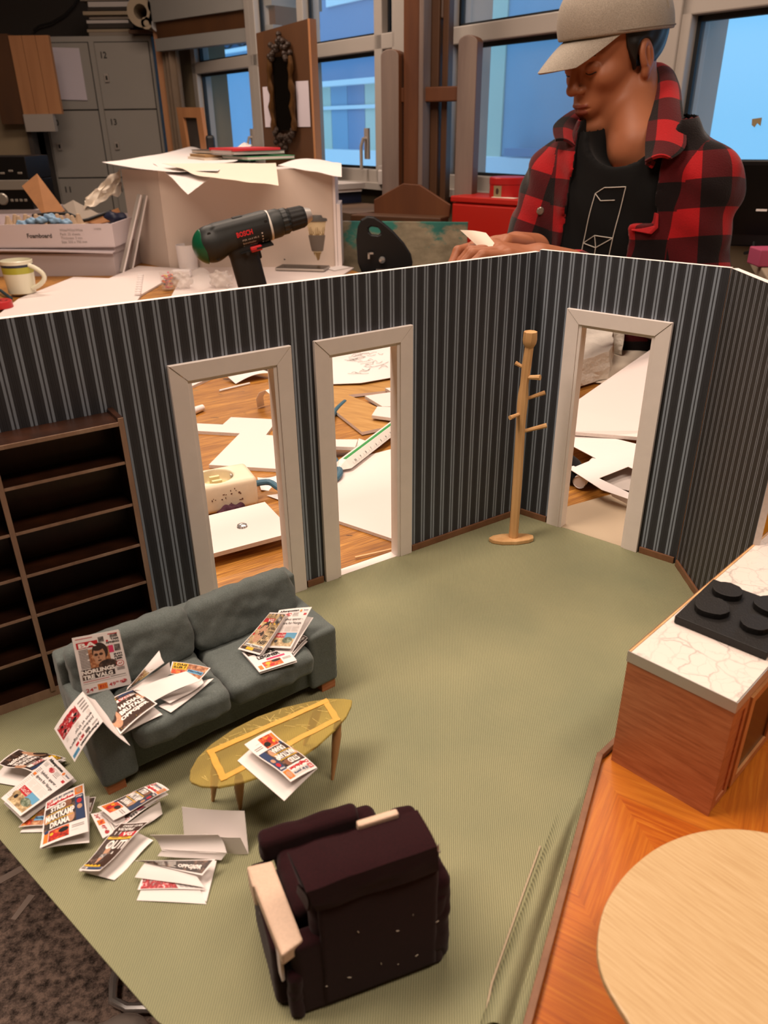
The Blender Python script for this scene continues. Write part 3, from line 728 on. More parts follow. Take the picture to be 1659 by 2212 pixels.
for i in range(4):
    a, b = cs[i], cs[(i+1) % 4]; p, q = tp(a[0], a[1]), tp(b[0], b[1]); d = (q-p).normalized(); n = Vector((-d.y, d.x, 0))*.0021
    ns = 9; up_ = []; lo2 = []
    for k in range(ns+1):
        c_ = (p-d*.0022).lerp(q+d*.0022, k/ns); up_.append(tuple((c_+n*(1+.28*pnoise((k*.9, i*3.1, .5)))).xy)); lo2.append(tuple((c_-n*(1+.28*pnoise((k*.9, i*3.1, 5.5)))).xy))
    mb.prism(lo2+up_[::-1], .0458, .0463+.0001*i, 'yellow_tape')
mesh('frame', mb, table)
mb = MB(); rnd = random.Random(3)
for i in range(90):
    a = rnd.uniform(.06, .95); half = np.interp(a, [q[0] for q in prof], [q[1] for q in prof])*.9
    side = rnd.random(); y = half*(rnd.uniform(.55, 1) if side < .7 else rnd.uniform(-1, 1))
    ang = rnd.gauss(2.2, .7); L = rnd.uniform(.002, .010); p = tp(a, y, .0460); q = p + (TXD*math.cos(ang)+TYD*math.sin(ang))*L
    y2 = (q-cA).dot(TYD); x2 = (q-cA).dot(TXD)/TLn
    if not 0.02 < x2 < .98 or abs(y2) > np.interp(x2, [k[0] for k in prof], [k[1] for k in prof])*.95: continue
    mb.tube([p, q], .00014, 'scratch_yellow', 4)
mesh('scratches', mb, table)
for b, (x, y) in (((-0.12024,0.37991,0.00000), (.18, .010)), ((-0.10020,0.37243,0.00000), (.22, -.012)), ((-0.03890,0.39783,0.00000), (.86, -.008)), ((-.062,.432,0), (.82, .010))):
    b = Vector(b); k = tp(x, y, .0415)
    mesh('leg', MB().tube([k, k.lerp(b, .25), k.lerp(b, .5), k.lerp(b, .8), b], [.0025, .0034, .0028, .0017, .0011], 'leg_wood', 12), table)

# ------------------------------------------------------------------ armchair seen from behind, left armrest uncovered
HO = Vector((-.047, .235, 0)); HU = Vector((.938, .346, 0)).normalized(); HV = Vector((-.346, .938, 0)).normalized()
HX = Matrix((HU, HV, Vector((0, 0, 1)))).transposed().to_4x4(); HX.translation = HO
chair = thing('armchair', 'burgundy cloth armchair seen from behind with its left armrest of bare foam', 'armchair', HX @ Vector((.041, .035, 0)))
CW = .083
soft('base', (CW/2, .037, .016), (CW-.004, .064, .031), .003, chair, 'burgundy', HX, 11, .0010)
soft('rear_cover', (CW/2, .0055, .0285), (CW, .010, .057), .0035, chair, 'burgundy', HX, 12, .0016)
soft('backrest', (.044, .0115, .060), (.064, .018, .078), .005, chair, 'burgundy', HX, 13, .0014)
# the cloth flap wrapped over the top of the backrest
def flap(u, v):
    x = .006 + .0685*u + .007*v*(1-u) + .002*v*u
    if v < .38: k = v/.38; y = .0215 - .0215*k; z = .0995 + .0012*math.sin(k*2.6) + .001*(u-.4) - .0015*k
    else: k = (v-.38)/.62; y = -.0016 - .0005*math.sin(k*3.0); z = .0982 - (.0175+.001*u)*k + .001*(u-.4)
    y += .0008*pnoise((u*4, v*4, 1.5)); z += .0009*pnoise((u*5, v*3, 7.5))
    return HX @ Vector((x, y, z))
mb = MB(); mb.grid(lambda u, v: flap(1-u, v), 28, 28, 'burgundy', .0011); mesh('back_flap', mb, chair)
def side_flap(u, v): 
    return HX @ Vector((.0055 + .0045*math.sin(v*2.2) + .001*u, .0205-.0185*u, .0995-.030*v*(1-.3*u)))
mb = MB(); mb.grid(side_flap, 10, 12, 'burgundy', .001); mesh('back_flap', mb, chair)
soft('centre_panel', (.0455, .0008, .0475), (.064, .0022, .089), .0010, chair, 'burgundy', HX, 19, .0006)
soft('seat', (.036, .046, .047), (.062, .054, .020), .005, chair, 'burgundy', HX, 14, .0020)
soft('seat_front', (.026, .064, .057), (.058, .012, .018), .004, chair, 'burgundy', HX, 20, .0016)
# right armrest, covered
soft('armrest', (.0785, .029, .0335), (.017, .056, .066), .005, chair, 'burgundy', HX, 15, .0020)
# left armrest: burgundy cloth at the side, pale foam block on top, white board slipping out
soft('armrest_side', (-.0035, .036, .025), (.012, .054, .048), .003, chair, 'burgundy', HX, 16, .0014)
mb = MB(); P = [Vector(p) for p in ((-0.07655,0.28133,0.05850), (-0.06301,0.28492,0.05850), (-0.04214,0.23953,0.05800), (-0.05212,0.23243,0.05650))]
vs = [*P, *[p - Vector((0, 0, .0085)) for p in P]]
mb.add(vs, [(3, 2, 1, 0), (4, 5, 6, 7), (0, 1, 5, 4), (1, 2, 6, 5), (2, 3, 7, 6), (3, 0, 4, 7)], 'styrofoam_pink'); mb.f = [f[::-1] for f in mb.f]
mesh('armrest', mb, chair, bev=.0012)['label'] = 'bare pale foam armrest'
mb = MB(); P = [Vector(p) for p in ((-0.07661,0.28144,0.05800), (-0.06993,0.28366,0.05800), (-0.06425,0.26919,0.05800), (-0.07156,0.26929,0.05800))]
vs = [*P, *[p - Vector((0, 0, .016)) for p in P]]; mb.add(vs, [(0, 1, 2, 3), (4, 7, 6, 5), (0, 4, 5, 1), (1, 5, 6, 2), (2, 6, 7, 3), (3, 7, 4, 0)], 'styrofoam_pink')
mesh('armrest_front', mb, chair, bev=.0012)
mb = MB(); P = [Vector(p) for p in ((-0.07040,0.27148,0.05250), (-0.06728,0.27199,0.05250), (-0.05258,0.23731,0.05150), (-0.05401,0.23592,0.05150))]
vs = [*P, *[p - Vector((0, 0, .022)) for p in P]]; mb.add(vs, [(0, 1, 2, 3), (4, 7, 6, 5), (0, 4, 5, 1), (1, 5, 6, 2), (2, 6, 7, 3), (3, 7, 4, 0)], 'foamboard')
mesh('foam_strip', mb, chair, bev=.0006)
soft('corner_cover', (.0, .003, .018), (.008, .007, .036), .003, chair, 'burgundy', HX, 17, .0026, k=120)
mb = MB(); mb.grid(lambda u, v: HX @ Vector((.0775+.006*u, .010+.003*u+.001*math.sin(9*v), .0805-.009*v+.002*pnoise((u*4, v*4, 2)))), 8, 8, 'steel_soft', .0006); mesh('silver_tape', mb, chair)
mb = MB(); mb.box((.053, .0225, .1000), (.022, .004, .005), 'styrofoam_pink', HX); mesh('foam_core', mb, chair, bev=.001)
rnd = random.Random(5)
for i in range(9):
    x = rnd.uniform(.015, .08); z = rnd.uniform(.01, .055); L = rnd.uniform(.0006, .0020); a = rnd.uniform(0, 3)
    mesh('lint', MB().tube([HX @ Vector((x, -.0006, z)), HX @ Vector((x+L*math.cos(a), -.0006, z+L*math.sin(a)))], .00018, 'paper_cream', 4), chair)

# ------------------------------------------------------------------ coat stand whittled from a stick
st_o = Vector((0.14115,0.74022,0.00000))
t = thing('coat_stand', 'whittled pale wooden coat stand with short pegs in the wallpaper corner', 'coat stand', st_o)
u_ = Vector((math.cos(.05), math.sin(.05), 0)); w_ = Vector((-u_.y, u_.x, 0))
poly = [(.025, .004), (.020, .008), (.008, .0105), (-.010, .010), (-.020, .007), (-.0255, .002), (-.022, -.004), (-.012, -.008), (.004, -.009), (.018, -.006), (.024, -.002)]
mesh('base', MB().prism([tuple((st_o + u_*a + w_*b).xy) for a, b in poly], .0002, .0052, 'pine'), t, bev=.001)
top = st_o + Vector((.0045, .006, .2195)); bt = st_o + Vector((.002, .002, .004))
def sp_(k): return bt.lerp(top, k) + Vector((-.0022*math.sin(3.2*k*k), 0, 0))
ks = [0, .1, .3, .5, .6, .66, .71, .76, .81, .86, .9, 1]; rs = [.0052, .0051, .0052, .0050, .0049, .0051, .0056, .0054, .0043, .0046, .0048, .0044]
mesh('pole', MB().tube([sp_(k) for k in ks], rs, 'pine', 9), t)
mesh('knob', MB().tube([top + Vector((0, 0, z)) for z in (-.003, .0005, .0045, .0125)], [.0046, .0066, .0072, .0068], 'pine', 8), t, bev=.0003)
pegs = [(.885, (-1, .55, .45), .0075, .0022), (.845, (.8, -.6, .16), .0115, .0027), (.735, (1, .12, .30), .0185, .0023), (.67, (-.75, -.6, -.05), .0125, .0023), (.575, (1, .0, .26), .0225, .0026)]
for k, d, L, r in pegs:
    d = Vector(d).normalized(); p = sp_(k) + d*.002
    mesh('peg', MB().tube([p, p + d*(L*.5+.003), p + d*(L+.003)], [r*.75, r*.9, r*1.05], 'pine', 8), t)

# ------------------------------------------------------------------ kitchen counter and hob
KO = Vector((.1620, .4105, 0)); KX = Vector((.055, -.0475, 0)).normalized(); KY = Vector((.7155, .6985, 0)).normalized()
KX = Vector((KY.y, -KY.x, 0))
XK = frame(KO, KX, KY)
t = thing('kitchen_counter', 'wood-veneer kitchen counter with white marbled top and steel edging', 'counter', KO + KX*.036 + KY*.13)
CWd, CLn, CH = .0722, .30, .1005
mb = MB(); mb.box((CWd/2, .0008, (PZ+CH-.008)/2), (CWd, .0016, CH-.008-PZ), 'veneer', XK); mesh('side_panel', mb, t)
mb = MB(); mb.box((.0008, CLn/2+.0008, (PZ+CH-.0075)/2), (.0016, CLn, CH-.0075-PZ), 'foam_edge', XK); mesh('rear_panel', mb, t)
mb = MB(); mb.box((CWd/2-.002, CLn/2, .048), (CWd-.010, CLn-.006, .086), 'oven_dark', XK); mesh('carcass', mb, t)
mb = MB(); mb.box((CWd/2, CLn/2, CH-.0035), (CWd-.0012, CLn, .006), 'marble', XK); mesh('worktop', mb, t)
mb = MB(); mb.box((CWd/2, -.0003, CH-.0042), (CWd+.0012, .0006, .0082), 'steel', XK); mb.box((-.0003, CLn/2, CH-.0042), (.0006, CLn, .0082), 'trim_wood', XK); mb.box((CWd+.0003, CLn/2, CH-.0042), (.0006, CLn, .0082), 'steel', XK)
mb.box((.0007, CLn/2, CH-.0002), (.0012, CLn, .0006), 'pine', XK)
mesh('edge_trim', mb, t)
def panel_door(name, y0, y1, z0, z1):
    mb = MB(); f = .006; x = CWd-.001
    for a, b, c, d in ((y0, y0+f, z0, z1), (y1-f, y1, z0, z1), (y0+f, y1-f, z0, z0+f), (y0+f, y1-f, z1-f, z1)): mb.box((x, (a+b)/2, (c+d)/2), (.0022, b-a, d-c), 'veneer', XK)
    mb.box((x-.0005, (y0+y1)/2, (z0+z1)/2), (.0012, y1-y0-2*f+.001, z1-z0-2*f+.001), 'veneer', XK)
    return mesh(name, mb, t, bev=.0003)
panel_door('cabinet_door', .001, .026, .006, .090)
mb = MB(); y0, y1, z0, z1, f = .027, .092, .010, .088, .007
for a, b, c, d in ((y0, y0+f, z0, z1), (y1-f, y1, z0, z1), (y0+f, y1-f, z0, z0+f), (y0+f, y1-f, z1-f, z1)): mb.box((CWd-.0002, (a+b)/2, (c+d)/2), (.003, b-a, d-c), 'veneer_light', XK)
od = mesh('oven_door', mb, t, bev=.0003); mesh('oven_window', MB().box((CWd-.0008, (y0+y1)/2, (z0+z1)/2), (.001, y1-y0-2*f+.001, z1-z0-2*f+.001), 'oven_dark', XK), od)
panel_door('cabinet_door', .094, .150, .006, .090); panel_door('cabinet_door', .152, .208, .006, .090)
a, b, c = Vector((0.20232,0.44182,0.10050)), Vector((0.24666,0.39940,0.10050)), Vector((0.24929,0.48970,0.10050)); hx = (b-a); hy = (c-a)
hob = thing('stove_hob', 'matt black four-plate stove hob lying on the white marbled counter', 'hob', a + hx*.5 + hy*.5)
n_ = Vector((-hx.y, hx.x, 0)).normalized()*hy.length
XH = frame(a, hx, n_); hw, hh = hx.length*1.02, hy.length*.98
mesh('hob_panel', MB().box((hw/2, hh/2, .0030), (hw, hh, .0058), 'hob_black', XH), hob, bev=.0005)
rnd = random.Random(2)
for x, y, r in ((.25, .36, .0118), (.25, .78, .0100), (.73, .36, .0100), (.73, .80, .0112)):
    poly = [(hw*x + r*(1+rnd.uniform(-.05, .05))*math.cos(k*2*math.pi/18), hh*y + r*(1+rnd.uniform(-.05, .05))*math.sin(k*2*math.pi/18)) for k in range(18)]
    mesh('hotplate', MB().prism(poly, .0060, .0105, 'hob_black', XH), hob, bev=.0003)

# ------------------------------------------------------------------ round kitchen table at the lower right
zt = .062
pts = [(-.0669,.0009)]
ring = [Vector(p) for p in ((0.10537,0.19702,0.06200), (0.10247,0.20336,0.06200), (0.09806,0.21498,0.06200), (0.09836,0.22794,0.06200), (0.10162,0.23814,0.06200), (0.10841,0.25288,0.06200), (0.11755,0.26404,0.06200), (0.13443,0.27942,0.06200), (0.15908,0.29334,0.06200), (0.18578,0.29948,0.06200), (0.21112,0.29662,0.06200))]
ctr = Vector((.185, .215, zt)); Rr = .0842
ang = [math.atan2((p-ctr).y, (p-ctr).x) % (2*math.pi) for p in ring]; rad = [(p-ctr).length for p in ring]
t = thing('round_table', 'pale beech round table top on a centre post beside the counter', 'table', (ctr.x, ctr.y, PZ))
o_ = sorted(zip(ang, rad)); aa = [q[0] for q in o_]; rr_ = [q[1] for q in o_]
poly = []
for k in range(96):
    a = 2*math.pi*k/96
    r = np.interp(a, [aa[0]-.6]+aa+[aa[-1]+.6], [Rr]+rr_+[Rr])
    poly.append((ctr.x+r*math.cos(a), ctr.y+r*math.sin(a)))
sm = [tuple(sum(poly[(k+j) % 96][q]*w for j, w in ((-2, .1), (-1, .2), (0, .4), (1, .2), (2, .1))) for q in (0, 1)) for k in range(96)]
mesh('tabletop', MB().prism(sm, zt-.0045, zt, 'beech'), t, bev=.001)
mesh('post', MB().tube([(ctr.x+.01, ctr.y-.01, PZ+.003), (ctr.x+.01, ctr.y-.01, zt-.0045)], .006, 'beech', 16), t)
mesh('foot', MB().lathe([(0.0001, 0), (.034, 0), (.034, .002), (.008, .004), (.0001, .004)], 'beech', 32, fr((ctr.x+.01, ctr.y-.01, PZ))), t)

# ------------------------------------------------------------------ miniature newspapers
def pagefn(q, bu=0, bv=0, w=0, wv=0):
    TL, TR, BR, BL = [Vector(p) for p in q]
    n0 = (BL-TL).cross(TR-TL).normalized()
    def fn(u, v, off=0):
        p = (TL*(1-u)+TR*u)*(1-v) + (BL*(1-u)+BR*u)*v
        d = bu*math.sin(math.pi*u) + bv*math.sin(math.pi*v) + w*math.sin(2*math.pi*u) + wv*math.sin(2*math.pi*v)
        return p + n0*(d+off)
    return fn
def lines(mb, fn, u0, v0, u1, v1, n, mat='ink_grey', fill=.45, seed=0):
    r = random.Random(seed); h = (v1-v0)/n
    for i in range(n): patch(mb, fn, u0, v0+i*h, u1-(u1-u0)*(r.random()*.25 if i % 4 == 3 else .02), v0+(i+fill)*h, mat, .00012, 2)
def face(mb, fn, u, v, s, dark=False, glasses=False, turn=0, hairm='ink_hair'):
    """a plain printed portrait"""
    sk = 'ink_skin_dark' if dark else 'ink_skin'
    disc(mb, fn, u+.02*s, v-.16*s, .40*s, .36*s, hairm, .00014)
    disc(mb, fn, u+turn*s, v, .30*s, .38*s, sk, .00018)
    disc(mb, fn, u-.02*s+turn*s, v-.30*s, .26*s, .10*s, hairm, .00021)
    for q in (-.13, .12):
        disc(mb, fn, u+(q+turn*1.5)*s, v-.05*s, .055*s, .022*s, 'ink_brown', .00022, 8)
        if glasses: disc(mb, fn, u+(q+turn*1.5)*s, v-.05*s, .10*s, .055*s, 'ink_brown', .000205, 10)
    disc(mb, fn, u+turn*2*s, v+.08*s, .035*s, .05*s, 'ink_skin_dark' if not dark else 'ink_brown', .00022, 8)
    disc(mb, fn, u+turn*1.6*s, v+.20*s, .10*s, .028*s, 'ink_brown', .00022, 8)
def cov_ba(mb, f):
    L = lambda *a, **k: letter(mb, f, *a, **k); B = lambda *a, **k: patch(mb, f, *a, **k)
    lines(mb, f, .05, .035, .42, .06, 1, 'ink_red'); B(.05, .10, .50, .205, 'ink_red', .00012)
    L('BA', .09, .115, .46, .195, 'ink_white', bold=.035)
    B(.52, .06, .64, .15, 'ink_photo_grey'); B(.78, .05, .94, .105, 'ink_photo_grey'); B(.74, .035, .95, .05, 'ink_red')
    disc(mb, f, .70, .15, .025, .018, 'ink_red'); L('TAM', .78, .115, .95, .15, 'ink_black', bold=.04); L('APNING', .66, .165, .95, .20, 'ink_black', bold=.04)
    B(.26, .24, .70, .60, 'ink_photo_warm', .00011); face(mb, f, .50, .37, .42, glasses=True, turn=-.05)
    disc(mb, f, .62, .55, .20, .09, 'ink_photo_dark', .00019)
    lines(mb, f, .07, .23, .27, .56, 13, 'ink_brown', seed=2)
    B(.70, .235, .80, .36, 'ink_pink', .00013); B(.82, .235, .95, .35, 'ink_photo_grey', .00013)
    for i, s in enumerate(('INTI', 'PLAN', 'LEIR')): L(s, .78, .385+.042*i, .95, .415+.042*i, 'ink_black', bold=.05)
    disc(mb, f, .87, .575, .085, .055, 'ink_red'); disc(mb, f, .87, .575, .070, .044, 'ink_white', .00024); L('AP', .825, .555, .915, .595, 'ink_red', bold=.02, off=.0003)
    lines(mb, f, .78, .645, .95, .70, 3, 'ink_brown', seed=9); B(.05, .565, .73, .745, 'ink_photo_dark', .00021)
    L('NORLINGS', .05, .575, .74, .65, 'ink_white', bold=.05, off=.00034); L('TRE VALG', .06, .665, .68, .74, 'ink_white', bold=.05, off=.00034)
    lines(mb, f, .05, .775, .60, .795, 1, 'ink_red'); lines(mb, f, .62, .77, .95, .80, 1, 'ink_grey'); B(.04, .812, .96, .816, 'ink_black')
    L('24', .07, .90, .22, .96, 'ink_red', bold=.01); L('90', .225, .895, .29, .925, 'ink_red'); B(.32, .86, .52, .965, 'ink_orange', .00013); B(.36, .885, .49, .94, 'ink_photo_fruit', .0002)
    L('49', .55, .88, .69, .945, 'ink_red', bold=.01); L('90', .695, .875, .76, .91, 'ink_red'); disc(mb, f, .86, .90, .08, .035, 'ink_photo_red')
def cov_hadias(mb, f):
    L = lambda *a, **k: letter(mb, f, *a, **k); B = lambda *a, **k: patch(mb, f, *a, **k)
    B(.03, .03, .97, .97, 'ink_photo_dark', .0001, 6); B(.03, .26, .97, .93, 'ink_brown', .00012, 6)
    for i, s in enumerate(('FEST', 'MILLIONER')): L(s, .08, .05+.05*i, .42, .09+.05*i, 'ink_yellow', bold=.03)
    B(.50, .05, .94, .12, 'ink_navy', .00015); lines(mb, f, .54, .06, .90, .11, 2, 'ink_light', seed=3); B(.10, .165, .90, .255, 'ink_white', .00014); B(.42, .17, .74, .25, 'ink_red', .00018); L('VG', .44, .18, .72, .243, 'ink_white', bold=.03)
    disc(mb, f, .14, .20, .09, .06, 'ink_yellow', .0002)
    disc(mb, f, .10, .62, .13, .26, 'ink_skin', .00018); disc(mb, f, .04, .52, .10, .16, 'ink_hair', .00022); disc(mb, f, .93, .40, .09, .15, 'ink_skin', .00018)
    L('HADIAS', .30, .37, .90, .50, 'ink_white', bold=.05); L('BRUTALE', .24, .53, .90, .66, 'ink_white', bold=.05); L('OPPGJØR', .18, .69, .92, .82, 'ink_white', bold=.05)
    lines(mb, f, .08, .90, .92, .94, 2, 'ink_yellow', seed=4); lines(mb, f, .30, .29, .92, .33, 1, 'ink_light', seed=5)
def cov_syke(mb, f):
    L = lambda *a, **k: letter(mb, f, *a, **k); B = lambda *a, **k: patch(mb, f, *a, **k)
    L('Aftenposten', .06, .035, .66, .105, 'ink_black', bold=.035); disc(mb, f, .73, .08, .035, .03, 'ink_orange'); L('Senter', .80, .05, .95, .085, 'ink_navy', bold=.02)
    B(.04, .118, .96, .121, 'ink_black'); lines(mb, f, .05, .135, .20, .20, 4, seed=1); disc(mb, f, .40, .17, .10, .045, 'ink_photo_red'); lines(mb, f, .53, .135, .70, .20, 3, seed=6); lines(mb, f, .53, .205, .72, .23, 1, seed=2); B(.86, .15, .95, .20, 'ink_red', .00013)
    L('Sykehus sparer -', .22, .265, .92, .335, 'ink_black', bold=.006, shear=0); L('dyrere for Norge', .22, .36, .92, .435, 'ink_black', bold=.006)
    lines(mb, f, .22, .455, .92, .475, 1, 'ink_light'); lines(mb, f, .05, .26, .17, .46, 8, seed=12); B(.06, .36, .16, .41, 'ink_orange', .00014)
    for k, (a, b) in enumerate(((.22, .44), (.46, .68), (.70, .92))): lines(mb, f, a, .48, b, .60, 7, 'ink_light', seed=20+k)
    lines(mb, f, .05, .48, .17, .92, 15, 'ink_light', seed=40)
    B(.20, .62, .94, .95, 'ink_photo_ground', .00012, 6); B(.56, .62, .94, .76, 'ink_blue', .00016); disc(mb, f, .72, .80, .17, .075, 'ink_photo_tree', .0002); disc(mb, f, .28, .80, .13, .07, 'ink_photo_ground', .00022); disc(mb, f, .33, .83, .06, .04, 'ink_black', .00024)
    B(.20, .62, .58, .74, 'ink_red', .00018); L('Coca Cola', .24, .64, .57, .71, 'ink_white', bold=.0, shear=.3, off=.00032); lines(mb, f, .22, .965, .6, .975, 1)
def cov_jobben(mb, f):
    L = lambda *a, **k: letter(mb, f, *a, **k); B = lambda *a, **k: patch(mb, f, *a, **k)
    L('Aftenposten', .05, .035, .66, .115, 'ink_black', bold=.035); B(.72, .04, .96, .12, 'ink_blue', .00013); L('bestselger', .74, .06, .94, .095, 'ink_navy', bold=.01)
    lines(mb, f, .05, .14, .22, .19, 3); B(.28, .14, .42, .215, 'ink_photo_grey'); B(.47, .15, .62, .215, 'ink_photo_red'); B(.66, .15, .76, .21, 'ink_red')
    L('Jobben farligere', .08, .25, .92, .33, 'ink_black', bold=.008); L('enn vi tror', .08, .355, .62, .425, 'ink_black', bold=.008)
    lines(mb, f, .08, .45, .92, .55, 5, 'ink_light', seed=3); B(.30, .58, .95, .90, 'ink_photo_red', .00012, 6)
    r = random.Random(4)
    for i in range(9): disc(mb, f, .36+.56*r.random(), .62+.24*r.random(), .05, .035, 'ink_red' if i % 2 else 'ink_black', .0002, 9)
    for i in range(4): lines(mb, f, .05, .58+.085*i, .24, .63+.085*i, 4, 'ink_grey', seed=i)
def cov_dag(mb, f):
    L = lambda *a, **k: letter(mb, f, *a, **k); B = lambda *a, **k: patch(mb, f, *a, **k)
    B(.03, .03, .97, .13, 'ink_light', .0001); B(.04, .04, .19, .125, 'ink_red', .00014); L('TV', .07, .055, .17, .11, 'ink_white', bold=.03); L('10 år yngre', .22, .05, .72, .115, 'ink_navy', bold=.03); B(.76, .035, .96, .20, 'ink_orange', .00016); disc(mb, f, .86, .11, .07, .06, 'ink_skin', .0002)
    B(.03, .13, .74, .225, 'ink_white', .00011); L('Dagbladet', .05, .14, .74, .22, 'ink_red', bold=.05)
    B(.03, .235, .97, .70, 'ink_photo_dark', .0001, 6); disc(mb, f, .58, .30, .10, .07, 'ink_skin_dark', .00018); disc(mb, f, .09, .46, .08, .09, 'ink_skin', .00018); disc(mb, f, .64, .58, .09, .10, 'ink_skin', .00018)
    L('STRID', .17, .255, .54, .36, 'ink_white', bold=.04, off=.00034); L('MAKTKAMP', .06, .40, .74, .52, 'ink_white', bold=.04, off=.00034); L('DRAMA', .17, .56, .62, .67, 'ink_white', bold=.04, off=.00034)
    for v in (.38, .535): B(.10, v, .70, v+.012, 'ink_yellow', .0003)
    B(.76, .215, .96, .70, 'ink_navy', .00014); L('Helge', .79, .23, .94, .28, 'ink_white', bold=.02); disc(mb, f, .86, .34, .06, .045, 'ink_red', .0002); disc(mb, f, .86, .45, .06, .045, 'ink_skin', .0002); lines(mb, f, .78, .51, .94, .68, 8, 'ink_light', seed=8)
    B(.05, .735, .15, .95, 'ink_orange', .00013); disc(mb, f, .10, .72, .05, .035, 'ink_navy', .0003); B(.16, .715, .60, .95, 'ink_photo_fruit', .00014, 5); disc(mb, f, .48, .79, .11, .05, 'ink_black', .0002); disc(mb, f, .28, .85, .08, .05, 'ink_red', .0002); disc(mb, f, .22, .80, .04, .03, 'ink_yellow', .00022)
    lines(mb, f, .66, .77, .93, .84, 2, 'ink_grey', seed=7); lines(mb, f, .64, .87, .80, .89, 1, 'ink_light')
def cov_nat(mb, f):
    L = lambda *a, **k: letter(mb, f, *a, **k); B = lambda *a, **k: patch(mb, f, *a, **k)
    B(.03, .03, .97, .96, 'ink_photo_ground', .0001, 5); B(.03, .03, .97, .14, 'ink_photo_dark', .00012); lines(mb, f, .06, .05, .55, .12, 3, 'ink_light'); disc(mb, f, .82, .17, .13, .10, 'ink_photo_grey', .0002)
    B(.05, .15, .62, .25, 'ink_red', .00016); L('VG', .28, .165, .58, .24, 'ink_white', bold=.03); B(.05, .255, .95, .30, 'ink_yellow', .00016); lines(mb, f, .08, .265, .92, .29, 1, 'ink_brown')
    face(mb, f, .40, .53, .62, turn=-.02); L('Ville', .68, .34, .93, .41, 'ink_black', bold=.005); L('selge', .68, .43, .93, .50, 'ink_black', bold=.005); L('ET', .62, .56, .80, .65, 'ink_black', bold=.03, shear=.2); L('HEI', .56, .68, .90, .77, 'ink_black', bold=.03, shear=.2)
    B(.10, .81, .93, .87, 'ink_white', .00024); L('med Natascha', .12, .815, .92, .865, 'ink_black', bold=.02, off=.00036); B(.03, .885, .97, .955, 'ink_photo_dark', .00024); B(.28, .89, .60, .95, 'ink_yellow', .0003); B(.05, .33, .14, .60, 'ink_red', .00014); B(.05, .62, .16, .86, 'ink_photo_grey', .00014)
def cov_outi(mb, f):
    L = lambda *a, **k: letter(mb, f, *a, **k); B = lambda *a, **k: patch(mb, f, *a, **k)
    B(.03, .02, .97, .93, 'ink_brown', .0001, 6); L('DISSE GÅR', .22, .05, .92, .11, 'ink_white', bold=.02); L('VIDERE', .14, .135, .72, .195, 'ink_white', bold=.02)
    B(.40, .225, .95, .32, 'ink_red', .00014); L('VG', .48, .235, .86, .31, 'ink_white', bold=.03); B(.06, .33, .95, .375, 'ink_yellow', .00014); lines(mb, f, .12, .338, .90, .366, 1, 'ink_brown')
    L('OUTI', .22, .395, .95, .56, 'ink_white', bold=.03); disc(mb, f, .34, .70, .32, .19, 'ink_photo_dark', .00013); face(mb, f, .38, .68, .50, turn=.02, hairm='ink_photo_grey'); L('&', .66, .60, .74, .65, 'ink_white'); B(.04, .865, .75, .905, 'ink_yellow', .0002); lines(mb, f, .08, .872, .70, .898, 1, 'ink_brown'); B(.03, .92, .97, .975, 'ink_light', .00022); B(.28, .925, .95, .97, 'ink_navy', .00026); B(.05, .925, .22, .97, 'ink_photo_grey', .00026)
def cov_logner(mb, f):
    L = lambda *a, **k: letter(mb, f, *a, **k); B = lambda *a, **k: patch(mb, f, *a, **k)
    B(.04, .04, .96, .30, 'ink_photo_dark', .00012); L('FALSKE', .20, .30, .70, .42, 'ink_black', bold=.05); L('LØGNER', .18, .45, .76, .58, 'ink_black', bold=.05); B(.36, .61, .84, .68, 'ink_pink', .00014); lines(mb, f, .40, .625, .80, .665, 1, 'ink_white'); B(.20, .72, .68, .95, 'ink_photo_fruit', .00014, 5); disc(mb, f, .55, .77, .12, .045, 'ink_black', .0002); disc(mb, f, .33, .80, .06, .05, 'ink_yellow', .0002); disc(mb, f, .40, .88, .07, .04, 'ink_red', .0002); B(.06, .80, .16, .95, 'ink_orange', .00013); lines(mb, f, .72, .75, .94, .84, 3, 'ink_grey')
def cov_yellow(mb, f):
    L = lambda *a, **k: letter(mb, f, *a, **k); B = lambda *a, **k: patch(mb, f, *a, **k)
    B(.03, .03, .97, .97, 'ink_photo_warm', .0001, 5); B(.05, .05, .45, .55, 'ink_yellow', .00014); L('1 DAG', .08, .10, .42, .28, 'ink_black', bold=.04); L('ELLER 7', .08, .33, .42, .50, 'ink_black', bold=.04); B(.50, .45, .94, .70, 'ink_blue', .00014); L('Mandag', .52, .48, .92, .66, 'ink_navy', bold=.02); B(.05, .62, .45, .92, 'ink_photo_fruit', .00014)
def cov_red(mb, f):
    patch(mb, f, .04, .05, .62, .95, 'ink_photo_red', .00012, 5)
    for i in range(4): lines(mb, f, .66+.075*i, .08, .72+.075*i, .92, 9, 'ink_grey', seed=i)
def cov_brown(mb, f):
    patch(mb, f, .03, .05, .97, .90, 'ink_photo_dark', .00012, 5); letter(mb, f, 'OPPGJØR', .55, .35, .9, .75, 'ink_white', bold=.04)
    for i in range(3): lines(mb, f, .08+.16*i, .15, .2+.16*i, .8, 5, 'ink_light', seed=i)
COV = {k[4:]: v for k, v in list(globals().items()) if k.startswith('cov_')}
